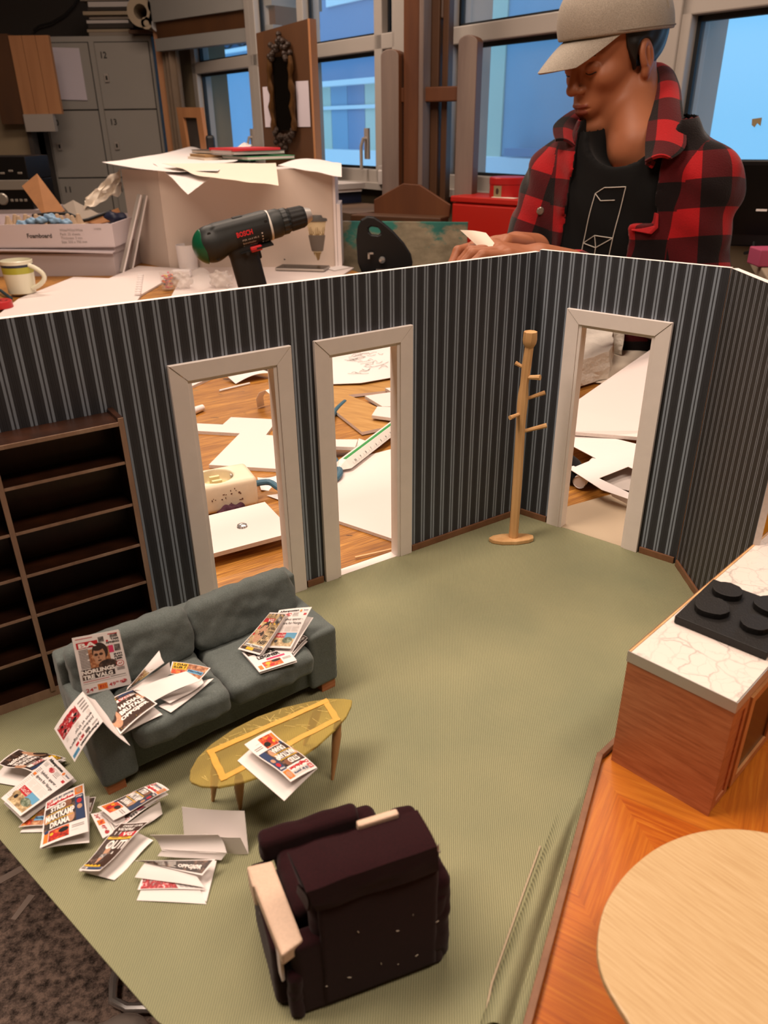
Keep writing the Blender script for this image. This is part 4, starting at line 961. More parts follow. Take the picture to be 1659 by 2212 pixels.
def newspaper(label, group, pages):
    base = Vector(pages[0][1][2]); zmin = min(min(p[2] for p in pg[1]) for pg in pages)
    c = sum((Vector(p) for p in pages[0][1]), Vector())/4
    t = thing('newspaper', label, 'newspaper', (c.x, c.y, zmin), group)
    for pg in pages:
        nm, q, kind = pg[:3]; kw = pg[3] if len(pg) > 3 else {}
        f = pagefn(q, **kw); nu, nv = 14, 14; th = .00022
        vs = []; fs = []
        for o in (0, -th):
            for j in range(nv+1):
                for i in range(nu+1): vs.append(f(i/nu, j/nv, o))
        W = nu+1; L = W*(nv+1)
        for j in range(nv):
            for i in range(nu):
                a = j*W+i; fs.append((a, a+W, a+W+1, a+1)); fs.append((L+a, L+a+1, L+a+W+1, L+a+W))
        rim = [i for i in range(nu+1)] + [j*W+nu for j in range(1, nv+1)] + [nv*W+i for i in range(nu-1, -1, -1)] + [j*W for j in range(nv-1, 0, -1)]
        for k in range(len(rim)):
            a, b = rim[k], rim[(k+1) % len(rim)]; fs.append((a, b, L+b, L+a))
        mb = MB().add(vs, fs, 'paper', None, True)
        if kind: COV[kind](mb, f)
        mesh(nm, mb, t, sharp=50)
    return t
GS, GF = 'newspapers on the sofa', 'newspapers scattered on the carpet'
newspaper('small newspaper headed NORLINGS TRE VALG standing against the sofa back cushion', GS, [
    ('front_page', ((-0.21407,0.42684,0.10400), (-0.18896,0.44556,0.09750), (-0.18402,0.43618,0.05620), (-0.21046,0.41663,0.06260)), 'ba', dict(bv=.0006)),
    ('back_page', ((-0.21380,0.42819,0.10300), (-0.18849,0.44569,0.09660), (-0.18448,0.43872,0.05580), (-0.21040,0.41903,0.06220)), None, dict(bv=-.0003))])
newspaper('small newspaper draped upside down over the left sofa armrest', GS, [
    ('front_page', ((-0.18318,0.37945,0.07250), (-0.20145,0.36727,0.05000), (-0.22631,0.39815,0.05000), (-0.20665,0.40920,0.07250)), 'jobben', dict(bu=.0012)),
    ('back_page', ((-0.20127,0.41285,0.06200), (-0.20683,0.40955,0.07220), (-0.18335,0.37978,0.07220), (-0.16688,0.37488,0.05600)), None, dict(bu=.0008))])
newspaper('small dark newspaper headed HADIAS BRUTALE OPPGJØR lying on the left seat cushion', GS, [
    ('front_page', ((-0.19821,0.41277,0.05750), (-0.18007,0.42899,0.05750), (-0.15713,0.40887,0.06150), (-0.17447,0.38130,0.06000)), 'hadias', dict(bu=.0012, bv=.0006)),
    ('back_page', ((-0.19891,0.41526,0.05450), (-0.18048,0.43106,0.05450), (-0.15391,0.40605,0.05450), (-0.17636,0.38581,0.05500)), None, dict(bu=.0005))])
newspaper('small newspaper lying open with large white pages and one raised printed flap', GS, [
    ('front_page', ((-0.18124,0.41979,0.06400), (-0.16017,0.43825,0.08400), (-0.15499,0.42972,0.08000), (-0.17991,0.42550,0.06250)), 'nat', dict(bv=-.001, wv=.0004)),
    ('inner_page', ((-0.18024,0.42244,0.06300), (-0.15302,0.43455,0.07700), (-0.15244,0.43170,0.06900), (-0.17020,0.42197,0.06200)), None, dict(bu=-.002)),
    ('back_page', ((-0.17698,0.42269,0.06150), (-0.14215,0.43408,0.06900), (-0.13057,0.42738,0.06600), (-0.16248,0.41327,0.05900)), None, dict(bu=.0020))])
newspaper('small yellow and blue printed newspaper half hidden under the opened white one on the sofa', GS, [
    ('front_page', ((-0.15700,0.45178,0.06400), (-0.12824,0.44752,0.06100), (-0.13359,0.43526,0.06000), (-0.15654,0.44046,0.06200)), 'yellow', dict(bu=.0010)),
    ('inner_page', ((-0.15878,0.41926,0.05750), (-0.13368,0.43887,0.06000), (-0.13066,0.43336,0.05900), (-0.15073,0.41499,0.05650)), None, dict(bu=-.0014, w=.0005)),
    ('back_page', ((-0.15919,0.41515,0.05400), (-0.13266,0.44082,0.05500), (-0.12538,0.44207,0.05600), (-0.14861,0.40781,0.05450)), None, dict(bu=-.0010))])
newspaper('small newspaper with large portrait photo leaning on others on the right seat cushion', GS, [
    ('front_page', ((-0.08912,0.49177,0.07900), (-0.07607,0.49025,0.07900), (-0.09491,0.46480,0.05900), (-0.11305,0.47453,0.05750)), 'nat', dict(bu=.001, bv=-.0015)),
    ('back_page', ((-0.08869,0.49279,0.07700), (-0.07553,0.49065,0.07700), (-0.09358,0.46633,0.05650), (-0.11136,0.47417,0.05600)), None, dict(bv=-.001))])
newspaper('small newspaper with Coca Cola photo leaning against the right sofa armrest', GS, [
    ('front_page', ((-0.08280,0.49773,0.07700), (-0.05693,0.49724,0.08000), (-0.07211,0.47101,0.06000), (-0.09299,0.47389,0.05900)), 'syke', dict(bu=.0008, wv=.0008)),
    ('back_page', ((-0.08299,0.50250,0.07200), (-0.05604,0.49434,0.07200), (-0.07219,0.46892,0.05550), (-0.09265,0.47686,0.05500)), None, dict(bv=.0008))])
newspaper('small newspaper headed LØGNER lying flat under the others on the right seat cushion', GS, [
    ('front_page', ((-0.11017,0.47307,0.05550), (-0.08247,0.48527,0.05650), (-0.06701,0.46264,0.05550), (-0.09333,0.44896,0.05550)), 'logner', dict(bv=.0012)),
    ('back_page', ((-0.10919,0.47272,0.05400), (-0.08211,0.48684,0.05400), (-0.06673,0.46233,0.05400), (-0.09281,0.44921,0.05400)), None)])
newspaper('thin dark newspaper tucked between the right armrest and the other papers', GS, [
    ('front_page', ((-0.07410,0.47793,0.05700), (-0.06430,0.48933,0.05900), (-0.06015,0.48691,0.05850), (-0.07051,0.46994,0.05600)), 'brown', dict(bu=.0006)),
    ('back_page', ((-0.07353,0.47774,0.05450), (-0.06353,0.49099,0.05600), (-0.05959,0.48729,0.05600), (-0.06981,0.46904,0.05450)), None, dict(bu=.0004))])
newspaper('small newspaper lying upside down on the yellow see-through coffee table', None, [
    ('front_page', ((-0.04479,0.36250,0.04750), (-0.05909,0.34265,0.05600), (-0.09253,0.37492,0.05600), (-0.07915,0.39705,0.04750)), 'dag', dict(wv=.0008, bu=.0006)),
    ('back_page', ((-0.04454,0.36250,0.04670), (-0.06302,0.33647,0.04670), (-0.09716,0.37012,0.04670), (-0.07967,0.39569,0.04670)), None, dict(bu=.0003))])
newspaper('brown printed newspaper lying upside down on the carpet at the left picture edge', GF, [
    ('front_page', ((-0.23315,0.41532,0.00600), (-0.24892,0.39631,0.01250), (-0.27609,0.40413,0.01250), (-0.27197,0.42517,0.00600)), 'hadias', dict(wv=.0010, bu=.0008)),
    ('back_page', ((-0.23475,0.41754,0.00200), (-0.25681,0.39295,0.00150), (-0.28144,0.39842,0.00150), (-0.27383,0.42744,0.00200)), None, dict(bu=.0006))])
newspaper('small newspaper headed Sykehus sparer on the carpet left of the sofa', GF, [
    ('front_page', ((-0.23841,0.40750,0.01650), (-0.21508,0.38641,0.01650), (-0.24112,0.35807,0.01200), (-0.26067,0.37343,0.01200)), 'syke', dict(bu=.0006)),
    ('back_page', ((-0.24054,0.41101,0.00950), (-0.21666,0.39165,0.00800), (-0.23974,0.35717,0.00700), (-0.26006,0.37363,0.00700)), None, dict(bu=.0004))])
newspaper('small newspaper peeping out from below the Sykehus sparer paper on the carpet', GF, [
    ('front_page', ((-0.23876,0.36772,0.00450), (-0.22932,0.37148,0.00450), (-0.22764,0.35735,0.00400), (-0.24331,0.35608,0.00400)), 'yellow', dict(bu=.0006)),
    ('back_page', ((-0.24002,0.36936,0.00180), (-0.23037,0.37274,0.00180), (-0.22682,0.35453,0.00120), (-0.24232,0.35438,0.00120)), None)])
newspaper('small newspaper headed STRID MAKTKAMP DRAMA on the carpet nearest the board edge', GF, [
    ('front_page', ((-0.22907,0.37032,0.01100), (-0.20898,0.38563,0.01200), (-0.19159,0.34436,0.01300), (-0.21838,0.33293,0.01200)), 'dag', dict(bu=.0010, wv=.0007)),
    ('back_page', ((-0.23138,0.37683,0.00300), (-0.20440,0.38011,0.00600), (-0.19138,0.34169,0.00600), (-0.21861,0.33388,0.01000)), None, dict(bu=.0008))])
newspaper('dark newspaper corner sticking out behind the STRID MAKTKAMP DRAMA paper', GF, [
    ('front_page', ((-0.21257,0.37753,0.00500), (-0.20015,0.38016,0.00500), (-0.19933,0.36681,0.00400), (-0.21017,0.36581,0.00400)), 'brown', dict(bu=.0004))])
newspaper('curved red and black newspaper on top of the pile by the sofa front foot', GF, [
    ('front_page', ((-0.15624,0.37994,0.01800), (-0.14724,0.37614,0.01500), (-0.17735,0.35116,0.01500), (-0.19006,0.35955,0.01800)), 'dag', dict(bu=.0012, wv=.0012)),
    ('back_page', ((-0.15725,0.38224,0.01300), (-0.14835,0.37586,0.01100), (-0.17624,0.35020,0.01100), (-0.18983,0.35983,0.01300)), None, dict(wv=.0012))])
newspaper('newspaper with red prices in the middle of the pile by the sofa front foot', GF, [
    ('front_page', ((-0.15885,0.37282,0.01100), (-0.15311,0.37115,0.01100), (-0.18220,0.34183,0.00950), (-0.19580,0.36018,0.01100)), 'ba', dict(wv=.0008)),
    ('back_page', ((-0.15415,0.37351,0.00800), (-0.15159,0.36750,0.00200), (-0.15902,0.35921,0.00200), (-0.18126,0.34439,0.00600)), None, dict(bv=.0012))])
newspaper('newspaper with large grey portrait at the front of the pile by the sofa front foot', GF, [
    ('front_page', ((-0.17329,0.35237,0.01100), (-0.15525,0.35359,0.01100), (-0.17627,0.31759,0.01000), (-0.19068,0.32078,0.00700)), 'outi', dict(bu=-.0006, wv=.0012)),
    ('back_page', ((-0.17566,0.35783,0.00300), (-0.15222,0.34624,0.00200), (-0.16878,0.31780,0.00120), (-0.19110,0.32169,0.00500)), None, dict(bv=-.0004, wv=.0008))])
newspaper('blank white folded newspaper standing like a tent beside the coffee table leg', GF, [
    ('front_page', ((-0.13236,0.35330,0.02400), (-0.09149,0.34935,0.02400), (-0.08899,0.33643,0.00040), (-0.13180,0.34608,0.00400)), None, dict(bu=.0012)),
    ('back_page', ((-0.11605,0.33811,0.01700), (-0.09295,0.33666,0.01500), (-0.08911,0.33560,0.00100), (-0.10882,0.33750,0.00200)), None, dict(bu=.0010))])
newspaper('blank white newspaper curling upwards on the carpet behind the burgundy armchair', GF, [
    ('front_page', ((-0.14900,0.33584,0.01900), (-0.10631,0.33558,0.01900), (-0.10103,0.33045,0.00800), (-0.14232,0.33308,0.00800)), None, dict(bv=-.0022)),
    ('back_page', ((-0.14173,0.33363,0.00900), (-0.10090,0.33032,0.00900), (-0.10466,0.32896,0.00400), (-0.14533,0.33178,0.00500)), None, dict(bv=-.0004, w=.0004))])
newspaper('folded newspaper with brown print peeping out, upper one of the white stack on the carpet', GF, [
    ('front_page', ((-0.15677,0.32456,0.01000), (-0.10644,0.32407,0.01100), (-0.11295,0.31429,0.00900), (-0.14835,0.32358,0.00900)), 'brown', dict(bu=.0008)),
    ('back_page', ((-0.15021,0.32492,0.00860), (-0.12437,0.32374,0.00880), (-0.11094,0.30906,0.00500), (-0.15530,0.31665,0.00500)), None, dict(bv=.0004, w=-.0005, bu=.0009))])
newspaper('folded newspaper with red print peeping out, lowest one of the white stack on the carpet', GF, [
    ('front_page', ((-0.15101,0.31801,0.00400), (-0.12368,0.31823,0.00450), (-0.11103,0.30862,0.00350), (-0.15191,0.30953,0.00300)), 'red', dict(bu=.0010)),
    ('inner_page', ((-0.14781,0.32844,0.00200), (-0.10777,0.32946,0.00300), (-0.10889,0.30226,0.00120), (-0.11742,0.30888,0.00200)), None, dict()),
    ('back_page', ((-0.14989,0.31012,0.00260), (-0.11403,0.30935,0.00300), (-0.10874,0.30117,0.00060), (-0.15132,0.30416,0.00060)), None, dict(bu=.0006))])

# ------------------------------------------------------------------ things lying on the work table behind the model walls
def sheet(name, label, cat, pts, mat='foamboard', th=.005, edge='foam_edge', group=None, hole=None):
    """a cut piece of board or paper: its top outline, thickness downwards"""
    P = [Vector(p) for p in pts]
    n = Vector((0, 0, 0))
    for a, b in zip(P, P[1:]+P[:1]): n += a.cross(b)
    if n.z < 0: P = P[::-1]
    vs = [p.copy() for p in P]; fs = [tuple(q) for q in tessellate_polygon([[(p.x, p.y, 0) for p in P]])]
    fs = [q if (vs[q[1]]-vs[q[0]]).cross(vs[q[2]]-vs[q[0]]).z > 0 else q[::-1] for q in fs]
    N = len(P); low = [p - Vector((0, 0, th)) for p in vs]
    mb = MB(); mb.add(vs+low, fs + [tuple(N+i for i in q[::-1]) for q in fs] + [(i, N+i, N+(i+1) % N, (i+1) % N) for i in range(N)], [mat]*len(fs)*2 + [edge]*N)
    return tag(mesh(name, mb), label, cat, group)
GO = 'foamboard offcuts on the work table'
sheet('foamboard_offcut', 'narrow white foamboard strip in the upper left corner of the left doorway', 'board', ((-0.37209,1.34977,-0.00100), (-0.31499,1.40850,-0.00100), (-0.30887,1.39925,-0.00100), (-0.35185,1.30549,-0.00100), (-0.36339,1.29543,-0.00100)), group=GO)
sheet('foamboard_offcut', 'white foamboard piece with a long arm in the middle of the left doorway', 'board', ((-0.31489,1.13727,-0.00100), (-0.25031,1.12678,-0.00100), (-0.24311,1.16036,-0.00100), (-0.16667,1.14699,-0.00100), (-0.17668,1.07859,-0.00100), (-0.21647,1.08762,-0.00100), (-0.30734,1.10438,-0.00100)), group=GO)
sheet('foamboard_offcut', 'large white foamboard sheet with a pointed left corner behind the power strip', 'board', ((-0.24020,0.96739,-0.00060), (-0.21620,1.09047,-0.00060), (-0.12584,1.06452,-0.00060), (-0.10801,0.94155,-0.00060), (-0.14079,0.95024,-0.00060)), group=GO)
sheet('foamboard_offcut', 'white foamboard plate with a metal dome in front of the power strip', 'board', ((-0.21867,0.78287,0.01100), (-0.14325,0.82565,0.01100), (-0.11392,0.77217,0.01100), (-0.10673,0.74438,0.01100), (-0.18872,0.69842,0.01100)), group=GO)
sheet('foamboard_offcut', 'small raised foamboard scrap under the plate with the metal dome', 'board', ((-0.19032,0.77093,0.00550), (-0.14662,0.79870,0.00550), (-0.13695,0.77523,0.00550), (-0.18096,0.74876,0.00550)), th=.0113, group=GO)
c = Vector((-0.16053,0.76322,0.01100))
tag(mesh('metal_dome', MB().lathe([(.0001, .0035), (.003, .0032), (.0055, .002), (.0065, 0), (.0001, 0)], 'chrome', 20, fr(c))), 'small shiny metal dome on the white plate in the left doorway', 'stud')
# curled papers
def paper(name, label, cat, q, mat='paper', group=None, **kw):
    f = pagefn(q, **kw); mb = MB(); mb.grid(lambda u, v: f(u, 1-v), 16, 16, mat, .0003, back=mat)
    return tag(mesh(name, mb, sharp=60), label, cat, group)
paper('paper_sheet', 'white paper curling up at the top of the left doorway', 'paper', ((-0.29713,1.37970,0.01000), (-0.25133,1.42116,0.00800), (-0.20306,1.38419,0.00400), (-0.26731,1.34692,-0.00400)), bu=.008)
f = [Vector(p) for p in ((-0.20889,1.21486,-0.00400), (-0.20813,1.20433,0.01400), (-0.20084,1.19812,0.02700), (-0.18963,1.19121,0.03300), (-0.18097,1.18477,0.02800), (-0.17857,1.19410,0.00600))]
mb = MB()
def arch(u, v):
    k = u*5; i = min(4, int(k)); p = f[i].lerp(f[i+1], k-i); return p + Vector((.010*v, .011*v, 0))
mb.grid(arch, 20, 2, 'paper', .0004); tag(mesh('paper_strip', mb), 'white paper strip bent into an arch inside the left doorway', 'paper')
a, b = Vector((-0.31729,1.17769,-0.00000)), Vector((-0.29772,1.20649,0.00000))
mb = MB(); mb.tube([a-(b-a)*.6, b], [.008, .005], 'paper', 14); tag(mesh('paper_roll', mb), 'short rolled white paper at the left edge of the left doorway', 'paper')
mb = MB(); mb.tube([(-0.28938,1.30714,-0.00400), (-0.24230,1.34873,-0.00400)], .002, 'paper', 6); tag(mesh('white_rod', mb), 'thin white rod lying on the table in the left doorway', 'rod')
sheet('dark_offcut', 'dark scrap of board at the top right of the left doorway', 'board', ((-0.25014,1.43685,-0.00200), (-0.23012,1.48752,-0.00200), (-0.16702,1.45233,-0.00200), (-0.18848,1.40370,-0.00200)), 'ink_brown', .003, 'ink_brown')
# power strip
PX = frame((-.156, .853, TZ+.0003), (-.90, -.43, 0), (.43, -.90, 0))   # x towards the left end, y to the viewer
PX = frz((-.154, .850, TZ+.0003), (-.90, -.43, 0), (-.43, .90, 0))
pw = thing('power_strip', 'dirty white power strip with a round socket in the left doorway', 'power strip', PX @ Vector((.06, .025, 0)))
body = lambda x, y, z: rbox(x, y, z, (.075, .0265, .0195), .006)
hole = lambda x, y, z: np.maximum(np.hypot(x+.030, y)-.0215, .004-z)
V, F = surf(lambda x, y, z: smax(body(x, y, z), -hole(x, y, z), .0015), (-.08, -.03, -.022), (.08, .03, .022), .0013)
mb = MB().add([PX @ (Vector(v)+Vector((.075, .0265, .0195))) for v in V], [q[::-1] for q in F], 'socket_white', None, True); mesh('housing', mb, pw, sharp=50)
sc = Vector((.045, .0265, .0195))
mb = MB(); mb.add([PX @ (sc+Vector((.021*math.cos(k*math.pi/12), .021*math.sin(k*math.pi/12), .0045))) for k in range(24)], [tuple(range(23, -1, -1))], 'socket_inner')
for y in (-.0065, .0065): mb.box((sc.x, sc.y+y, sc.z+.0105), (.012, .0045, .011), 'socket_inner', PX)
for x in (-.0195, .0195): mb.box((sc.x+x, sc.y, sc.z+.011), (.002, .005, .012), 'steel', PX)
mesh('socket', mb, pw)
mb = MB(); r_ = random.Random(8)
for i in range(16): x, z = r_.uniform(.02, .06), r_.uniform(.008, .03); mb.box((x, -.0001, z), (r_.uniform(.0008, .003), .0003, r_.uniform(.0006, .0024)), 'smudge', PX)
mesh('smudges', mb, pw)
path = [PX @ Vector((.001, .0265, .018)), PX @ Vector((-.022, .027, .016)), Vector((-0.12700,0.87109,0.00600)), Vector((-0.09994,0.88577,0.00200)), Vector((-0.07053,0.89910,0.00200)), Vector((-0.05782,0.92289,0.00300)), Vector((-0.06247,0.95538,0.00300)), Vector((-0.07296,0.99671,0.00300)), Vector((-0.08193,1.05834,0.00200)), Vector((-0.08281,1.11987,0.00100)), Vector((-0.07736,1.18044,0.00000)), Vector((-0.06358,1.22926,-0.00100))]
sm_ = []
for i in range(len(path)-1):
    p0, p1, p2, p3 = path[max(0, i-1)], path[i], path[i+1], path[min(len(path)-1, i+2)]
    for k in range(5):
        s = k/5; sm_.append(.5*((2*p1)+(p2-p0)*s+(2*p0-5*p1+4*p2-p3)*s*s+(3*p1-p0-3*p2+p3)*s**3))
mesh('cord', MB().tube(sm_+[path[-1]], .0041, 'cable_blue', 10), pw)['label'] = 'teal blue cord'
V, F = surf(lambda x, y, z: ell(x, y, z, (0, 0, 0), (.019, .008, .007)) + .003*np.sin(x*300)*np.sin(y*400+1), (-.026, -.014, -.012), (.026, .014, .012), .0014)
o = Vector((-0.18526,0.82381,0.00000)); mb = MB().add([fr(o, .6) @ Vector(v) for v in V], F, 'purple_rag', None, True); tag(mesh('cloth_scrap', mb), 'purple cloth scrap between the power strip and the white plate', 'cloth')
mb = MB(); o = Vector((-0.25318,0.95687,0.00000)); mb.lathe([(.0001, .004), (.004, .004), (.0045, .002), (.0015, .0015), (.0015, -.006), (.0001, -.006)], 'steel', 14, fr(o, 0, .7)); tag(mesh('screw', mb), 'small shiny screw beside the left post of the left doorway', 'screw')
paper('paper_sheet', 'curved white paper behind the blue cord right of the power strip', 'paper', ((-0.16606,0.91782,0.00200), (-0.13343,0.94462,-0.00300), (-0.12248,0.89994,-0.00300), (-0.15771,0.88965,-0.00300)), bu=-.004)
paper('paper_sheet', 'white paper corner below the blue cord beside the left doorway post', 'paper', ((-0.14872,0.87500,-0.00400), (-0.11207,0.88495,-0.00400), (-0.10245,0.84473,-0.00400), (-0.12555,0.85703,-0.00400)))
# through the middle doorway
dr = sheet('drawing_sheet', 'white sheet with thin pencil sketch lines at the top of the middle doorway', 'drawing', ((-0.12524,1.50186,0.00400), (0.03437,1.61529,0.00400), (0.03533,1.35044,0.00600), (0.01837,1.34257,0.00600), (-0.03793,1.31148,0.00600), (-0.07815,1.31083,0.00500), (-0.11198,1.31262,0.00400)), 'paper', .0006, 'paper')
mb = MB(); r_ = random.Random(11); q = [Vector(p) for p in ((-0.09197,1.48562,0.00620), (0.02358,1.55798,0.00620), (0.01876,1.36739,0.00720), (-0.07635,1.34438,0.00660))]
fq = lambda u, v: (q[0]*(1-u)+q[1]*u)*(1-v)+(q[3]*(1-u)+q[2]*u)*v
for i in range(34):
    u, v = r_.uniform(.25, .85), r_.uniform(.05, .9); L = r_.uniform(.06, .25); s = r_.uniform(-.25, .25); b = r_.uniform(-.08, .08)
    mb.tube([fq(u+L*(k/5-.5), v+s*L*(k-2.5)/2.5+b*math.sin(k*.63)) for k in range(6)], .00035, 'ink_grey', 4)
mesh('pencil_lines', mb, None); ob = bpy.data.objects['pencil_lines']; ob.parent = dr; ob.location = ORG['pencil_lines']-dr.location
sheet('woodgrain_board', 'L-shaped wood-grain printed board in the middle doorway', 'board', ((-0.11318,1.32770,0.00100), (-0.07522,1.31532,0.00100), (0.02889,1.36434,0.00100), (0.01501,1.28271,0.00100), (-0.05919,1.25996,0.00100), (-0.02839,1.22208,0.00100), (0.03120,1.13684,0.00100), (0.01618,1.10837,0.00100), (-0.03174,1.08218,0.00100), (-0.09359,1.21260,0.00100)), 'card_wood', .005, 'foamboard')
for lb, pts in (('white foamboard scrap at the right post above the torn piece in the middle doorway', ((0.00455,1.28054,0.00600), (0.02878,1.28485,0.00600), (0.02807,1.25399,0.00600), (0.01472,1.25955,0.00600))),
                ('torn white foamboard piece on the wood-grain board in the middle doorway', ((-0.03012,1.23872,0.00600), (0.02507,1.26170,0.00600), (0.02642,1.18216,0.00600), (-0.00061,1.18313,0.00600))),
                ('white foamboard block just above the scale ruler in the middle doorway', ((-0.00879,1.17184,0.01000), (0.02606,1.16609,0.01000), (0.02483,1.11230,0.01000), (-0.01735,1.13053,0.01000))),
                ('white foamboard strip crossing behind the ruler end in the middle doorway', ((-0.09150,1.02579,0.01200), (-0.03627,1.02402,0.01200), (-0.03941,0.99419,0.01200), (-0.08976,1.00095,0.01200))),
                ('white foamboard chip beside the strip at the ruler in the middle doorway', ((-0.03590,1.05312,0.00200), (-0.02346,1.04166,0.00200), (-0.03482,1.00824,0.00200), (-0.04186,1.00158,0.00200)))):
    sheet('foamboard_offcut', lb, 'board', pts, group=GO)
sheet('foamboard_offcut', 'large white foamboard sheet under the scale ruler in the middle doorway', 'board', ((-0.12040,0.97235,-0.00150), (-0.06275,0.97063,-0.00150), (0.01406,1.02052,-0.00150), (0.04677,0.99203,-0.00150), (0.03556,0.73393,-0.00150), (-0.10717,0.83601,-0.00150)), 'foamboard', .004, group=GO)
# triangular scale ruler
ra, rb = Vector((-0.05921,0.93804,0.00100)), Vector((0.07560,1.21355,0.00100)); rx = (rb-ra).normalized(); ry = Vector((-rx.y, rx.x, 0))
ru = thing('scale_ruler', 'white triangular scale ruler with a green groove in the middle doorway', 'ruler', ra)
RX = frame(ra + Vector((0, 0, .0025)), rx, ry); Lr = (rb-ra).length; hw_ = .0135
mb = MB(); sec = [(-hw_, 0), (-.0045, .0095), (-.002, .0085), (.002, .0085), (.0045, .0095), (hw_, 0)]
vs = []
for x, k in ((0, .35), (.006, .8), (.010, 1), (Lr, 1)):
    for y, z in sec: vs.append((x, y*k, z*k))
fs = []; ms = []
for j in range(3):
    for i in range(6):
        a = j*6+i; b = j*6+(i+1) % 6; fs.append((a, a+6, b+6, b)); ms.append('ruler_white')
fs += [tuple(range(6)), tuple(range(23, 17, -1))]; ms += ['ruler_white']*2
mb.add(vs, fs, ms, RX); mesh('body', mb, ru)
mesh('groove', MB().box((Lr/2+.007, 0, .0088), (Lr-.018, .0042, .0008), 'ruler_green', RX), ru)['label'] = 'green groove'
mb = MB(); r_ = random.Random(1)
for s in (1, -1):
    for i in range(60):
        x = .02+i*.0032; y = s*hw_*.93; L = .0035 if i % 5 == 0 else .0016
        fn = planar((x, s*(hw_-.0006), .0012), (0, -s*L, L*.95), (.0003, 0, 0)); p = [Vector(fn(a, b)) for a, b in ((0, 0), (1, 0), (1, 1), (0, 1))]
        mb.add([q_ + Vector((0, s*.0003, .0003)) for q_ in p], [(0, 1, 2, 3)], 'ink_black', RX)
    nums = '10 9 8 7 6 5 4 3 2'.split() if s < 0 else '1 2 3 4 5 6 7 8 9'.split()
    for i, nb in enumerate(nums):
        x = .026+i*.016; fn = planar((x, s*(hw_-.0048), .0055), (.004, 0, 0), (0, s*.0024, -.0024))
        v, f_ = glyphs(nb, .01)
        mb.add([Vector(fn(a*(.5 if len(nb) == 1 else 1), 1-b)) + Vector((0, s*.0003, .0004)) for a, b in v], f_, 'ink_black', RX)
mesh('scale_marks', mb, ru)
mb = MB(); mb.tube([(-0.03188,0.71484,-0.00300), (0.00896,0.73205,-0.00300)], .0012, 'match_wood', 6); tag(mesh('wooden_splinter', mb), 'pale thin wooden stick on the table at the foot of the middle doorway', 'stick')
# through the right doorway
def rubble(label, pts, h0, h1, seed):
    P = [Vector(p) for p in pts]; n = len(P); r_ = random.Random(seed); mb = MB()
    c_ = sum(P, Vector())/n
    bm = bmesh.new(); lo = [bm.verts.new(Vector((p.x, p.y, h0))) for p in P]; hi = [bm.verts.new(Vector((p.x+(c_.x-p.x)*.05, p.y+(c_.y-p.y)*.05, h1+r_.uniform(-.008, .006)))) for p in P]
    bm.faces.new(lo[::-1]); bm.faces.new(hi)
    for i in range(n): bm.faces.new((lo[i], lo[(i+1) % n], hi[(i+1) % n], hi[i]))
    bmesh.ops.triangulate(bm, faces=bm.faces[:]); bmesh.ops.subdivide_edges(bm, edges=bm.edges[:], cuts=4, use_grid_fill=True)
    for v in bm.verts: v.co += Vector((pnoise(v.co*60), pnoise(v.co*60+Vector((5, 0, 0))), pnoise(v.co*60+Vector((0, 7, 0)))))*.004
    bm.verts.index_update(); mb.add([v.co.copy() for v in bm.verts], [tuple(v.index for v in q.verts) for q in bm.faces], 'styrofoam'); bm.free()
    return tag(mesh('styrofoam_block', mb), label, 'styrofoam')
sheet('paper_sheet', 'pale wide paper sheet at the top of the right doorway', 'paper', ((0.44513,1.79599,-0.00200), (0.46426,1.75349,-0.00200), (0.59329,1.57452,-0.00200), (0.48941,1.39409,-0.00200), (0.41451,1.31128,-0.00200), (0.33483,1.34202,-0.00200)), 'paper_cream', .0006, 'paper_cream')
rubble('rough white styrofoam block at the left of the right doorway', ((0.31993,1.27578,0.00200), (0.40690,1.34020,0.00200), (0.43511,1.41326,0.00200), (0.45799,1.51121,0.00200), (0.39837,1.56807,0.00200), (0.35230,1.46485,0.00200)), -.001, .050, 3)
rubble('smaller styrofoam block at the back of the right doorway', ((0.43636,1.56633,0.00200), (0.47793,1.49302,0.00200), (0.50569,1.60112,0.00200), (0.46346,1.65501,0.00200)), -.001, .050, 9)
sheet('foamboard_offcut', 'large white foamboard sheet slanting across the right doorway', 'board', ((0.51609,1.40741,0.04500), (0.39085,0.97162,0.04000), (0.35431,0.96752,0.03200), (0.31976,0.98245,0.03000), (0.25047,1.00072,0.03000), (0.27565,1.08797,0.03400)), group=GO)
sheet('paper_cutout', 'white paper sheet with cut-out openings in the lower right doorway', 'paper', ((0.25412,1.01426,0.02200), (0.30551,0.99840,0.02400), (0.34855,0.95413,0.02600), (0.34906,0.89433,0.02600), (0.33171,0.83992,0.02400), (0.31991,0.87801,0.02200), (0.31198,0.89281,0.02200), (0.26869,0.86717,0.01800), (0.30117,0.81859,0.01600), (0.29819,0.80773,0.01400), (0.26475,0.83770,0.01600), (0.23262,0.91186,0.01800), (0.23490,0.92250,0.01800), (0.24765,0.90390,0.01800), (0.27922,0.92577,0.02000), (0.24772,0.98430,0.02200)), 'paper', .0006, 'paper_edge')
paper('paper_sheet', 'grey paper lying under the cut-out sheet in the right doorway', 'paper', ((0.28362,0.93042,0.00800), (0.35299,0.93611,0.00800), (0.33226,0.83228,0.00400), (0.27998,0.86938,0.00600)), 'paper_grey', bu=.002)
paper('paper_sheet', 'white paper curling below the cut-out sheet at the right doorway post', 'paper', ((0.26740,0.84610,0.01200), (0.31211,0.81643,0.01200), (0.31183,0.80115,0.00000), (0.28033,0.84405,0.00400)), bv=-.004)
a, b = Vector((0.24844,0.88140,0.00600)), Vector((0.28418,0.93351,0.01000))
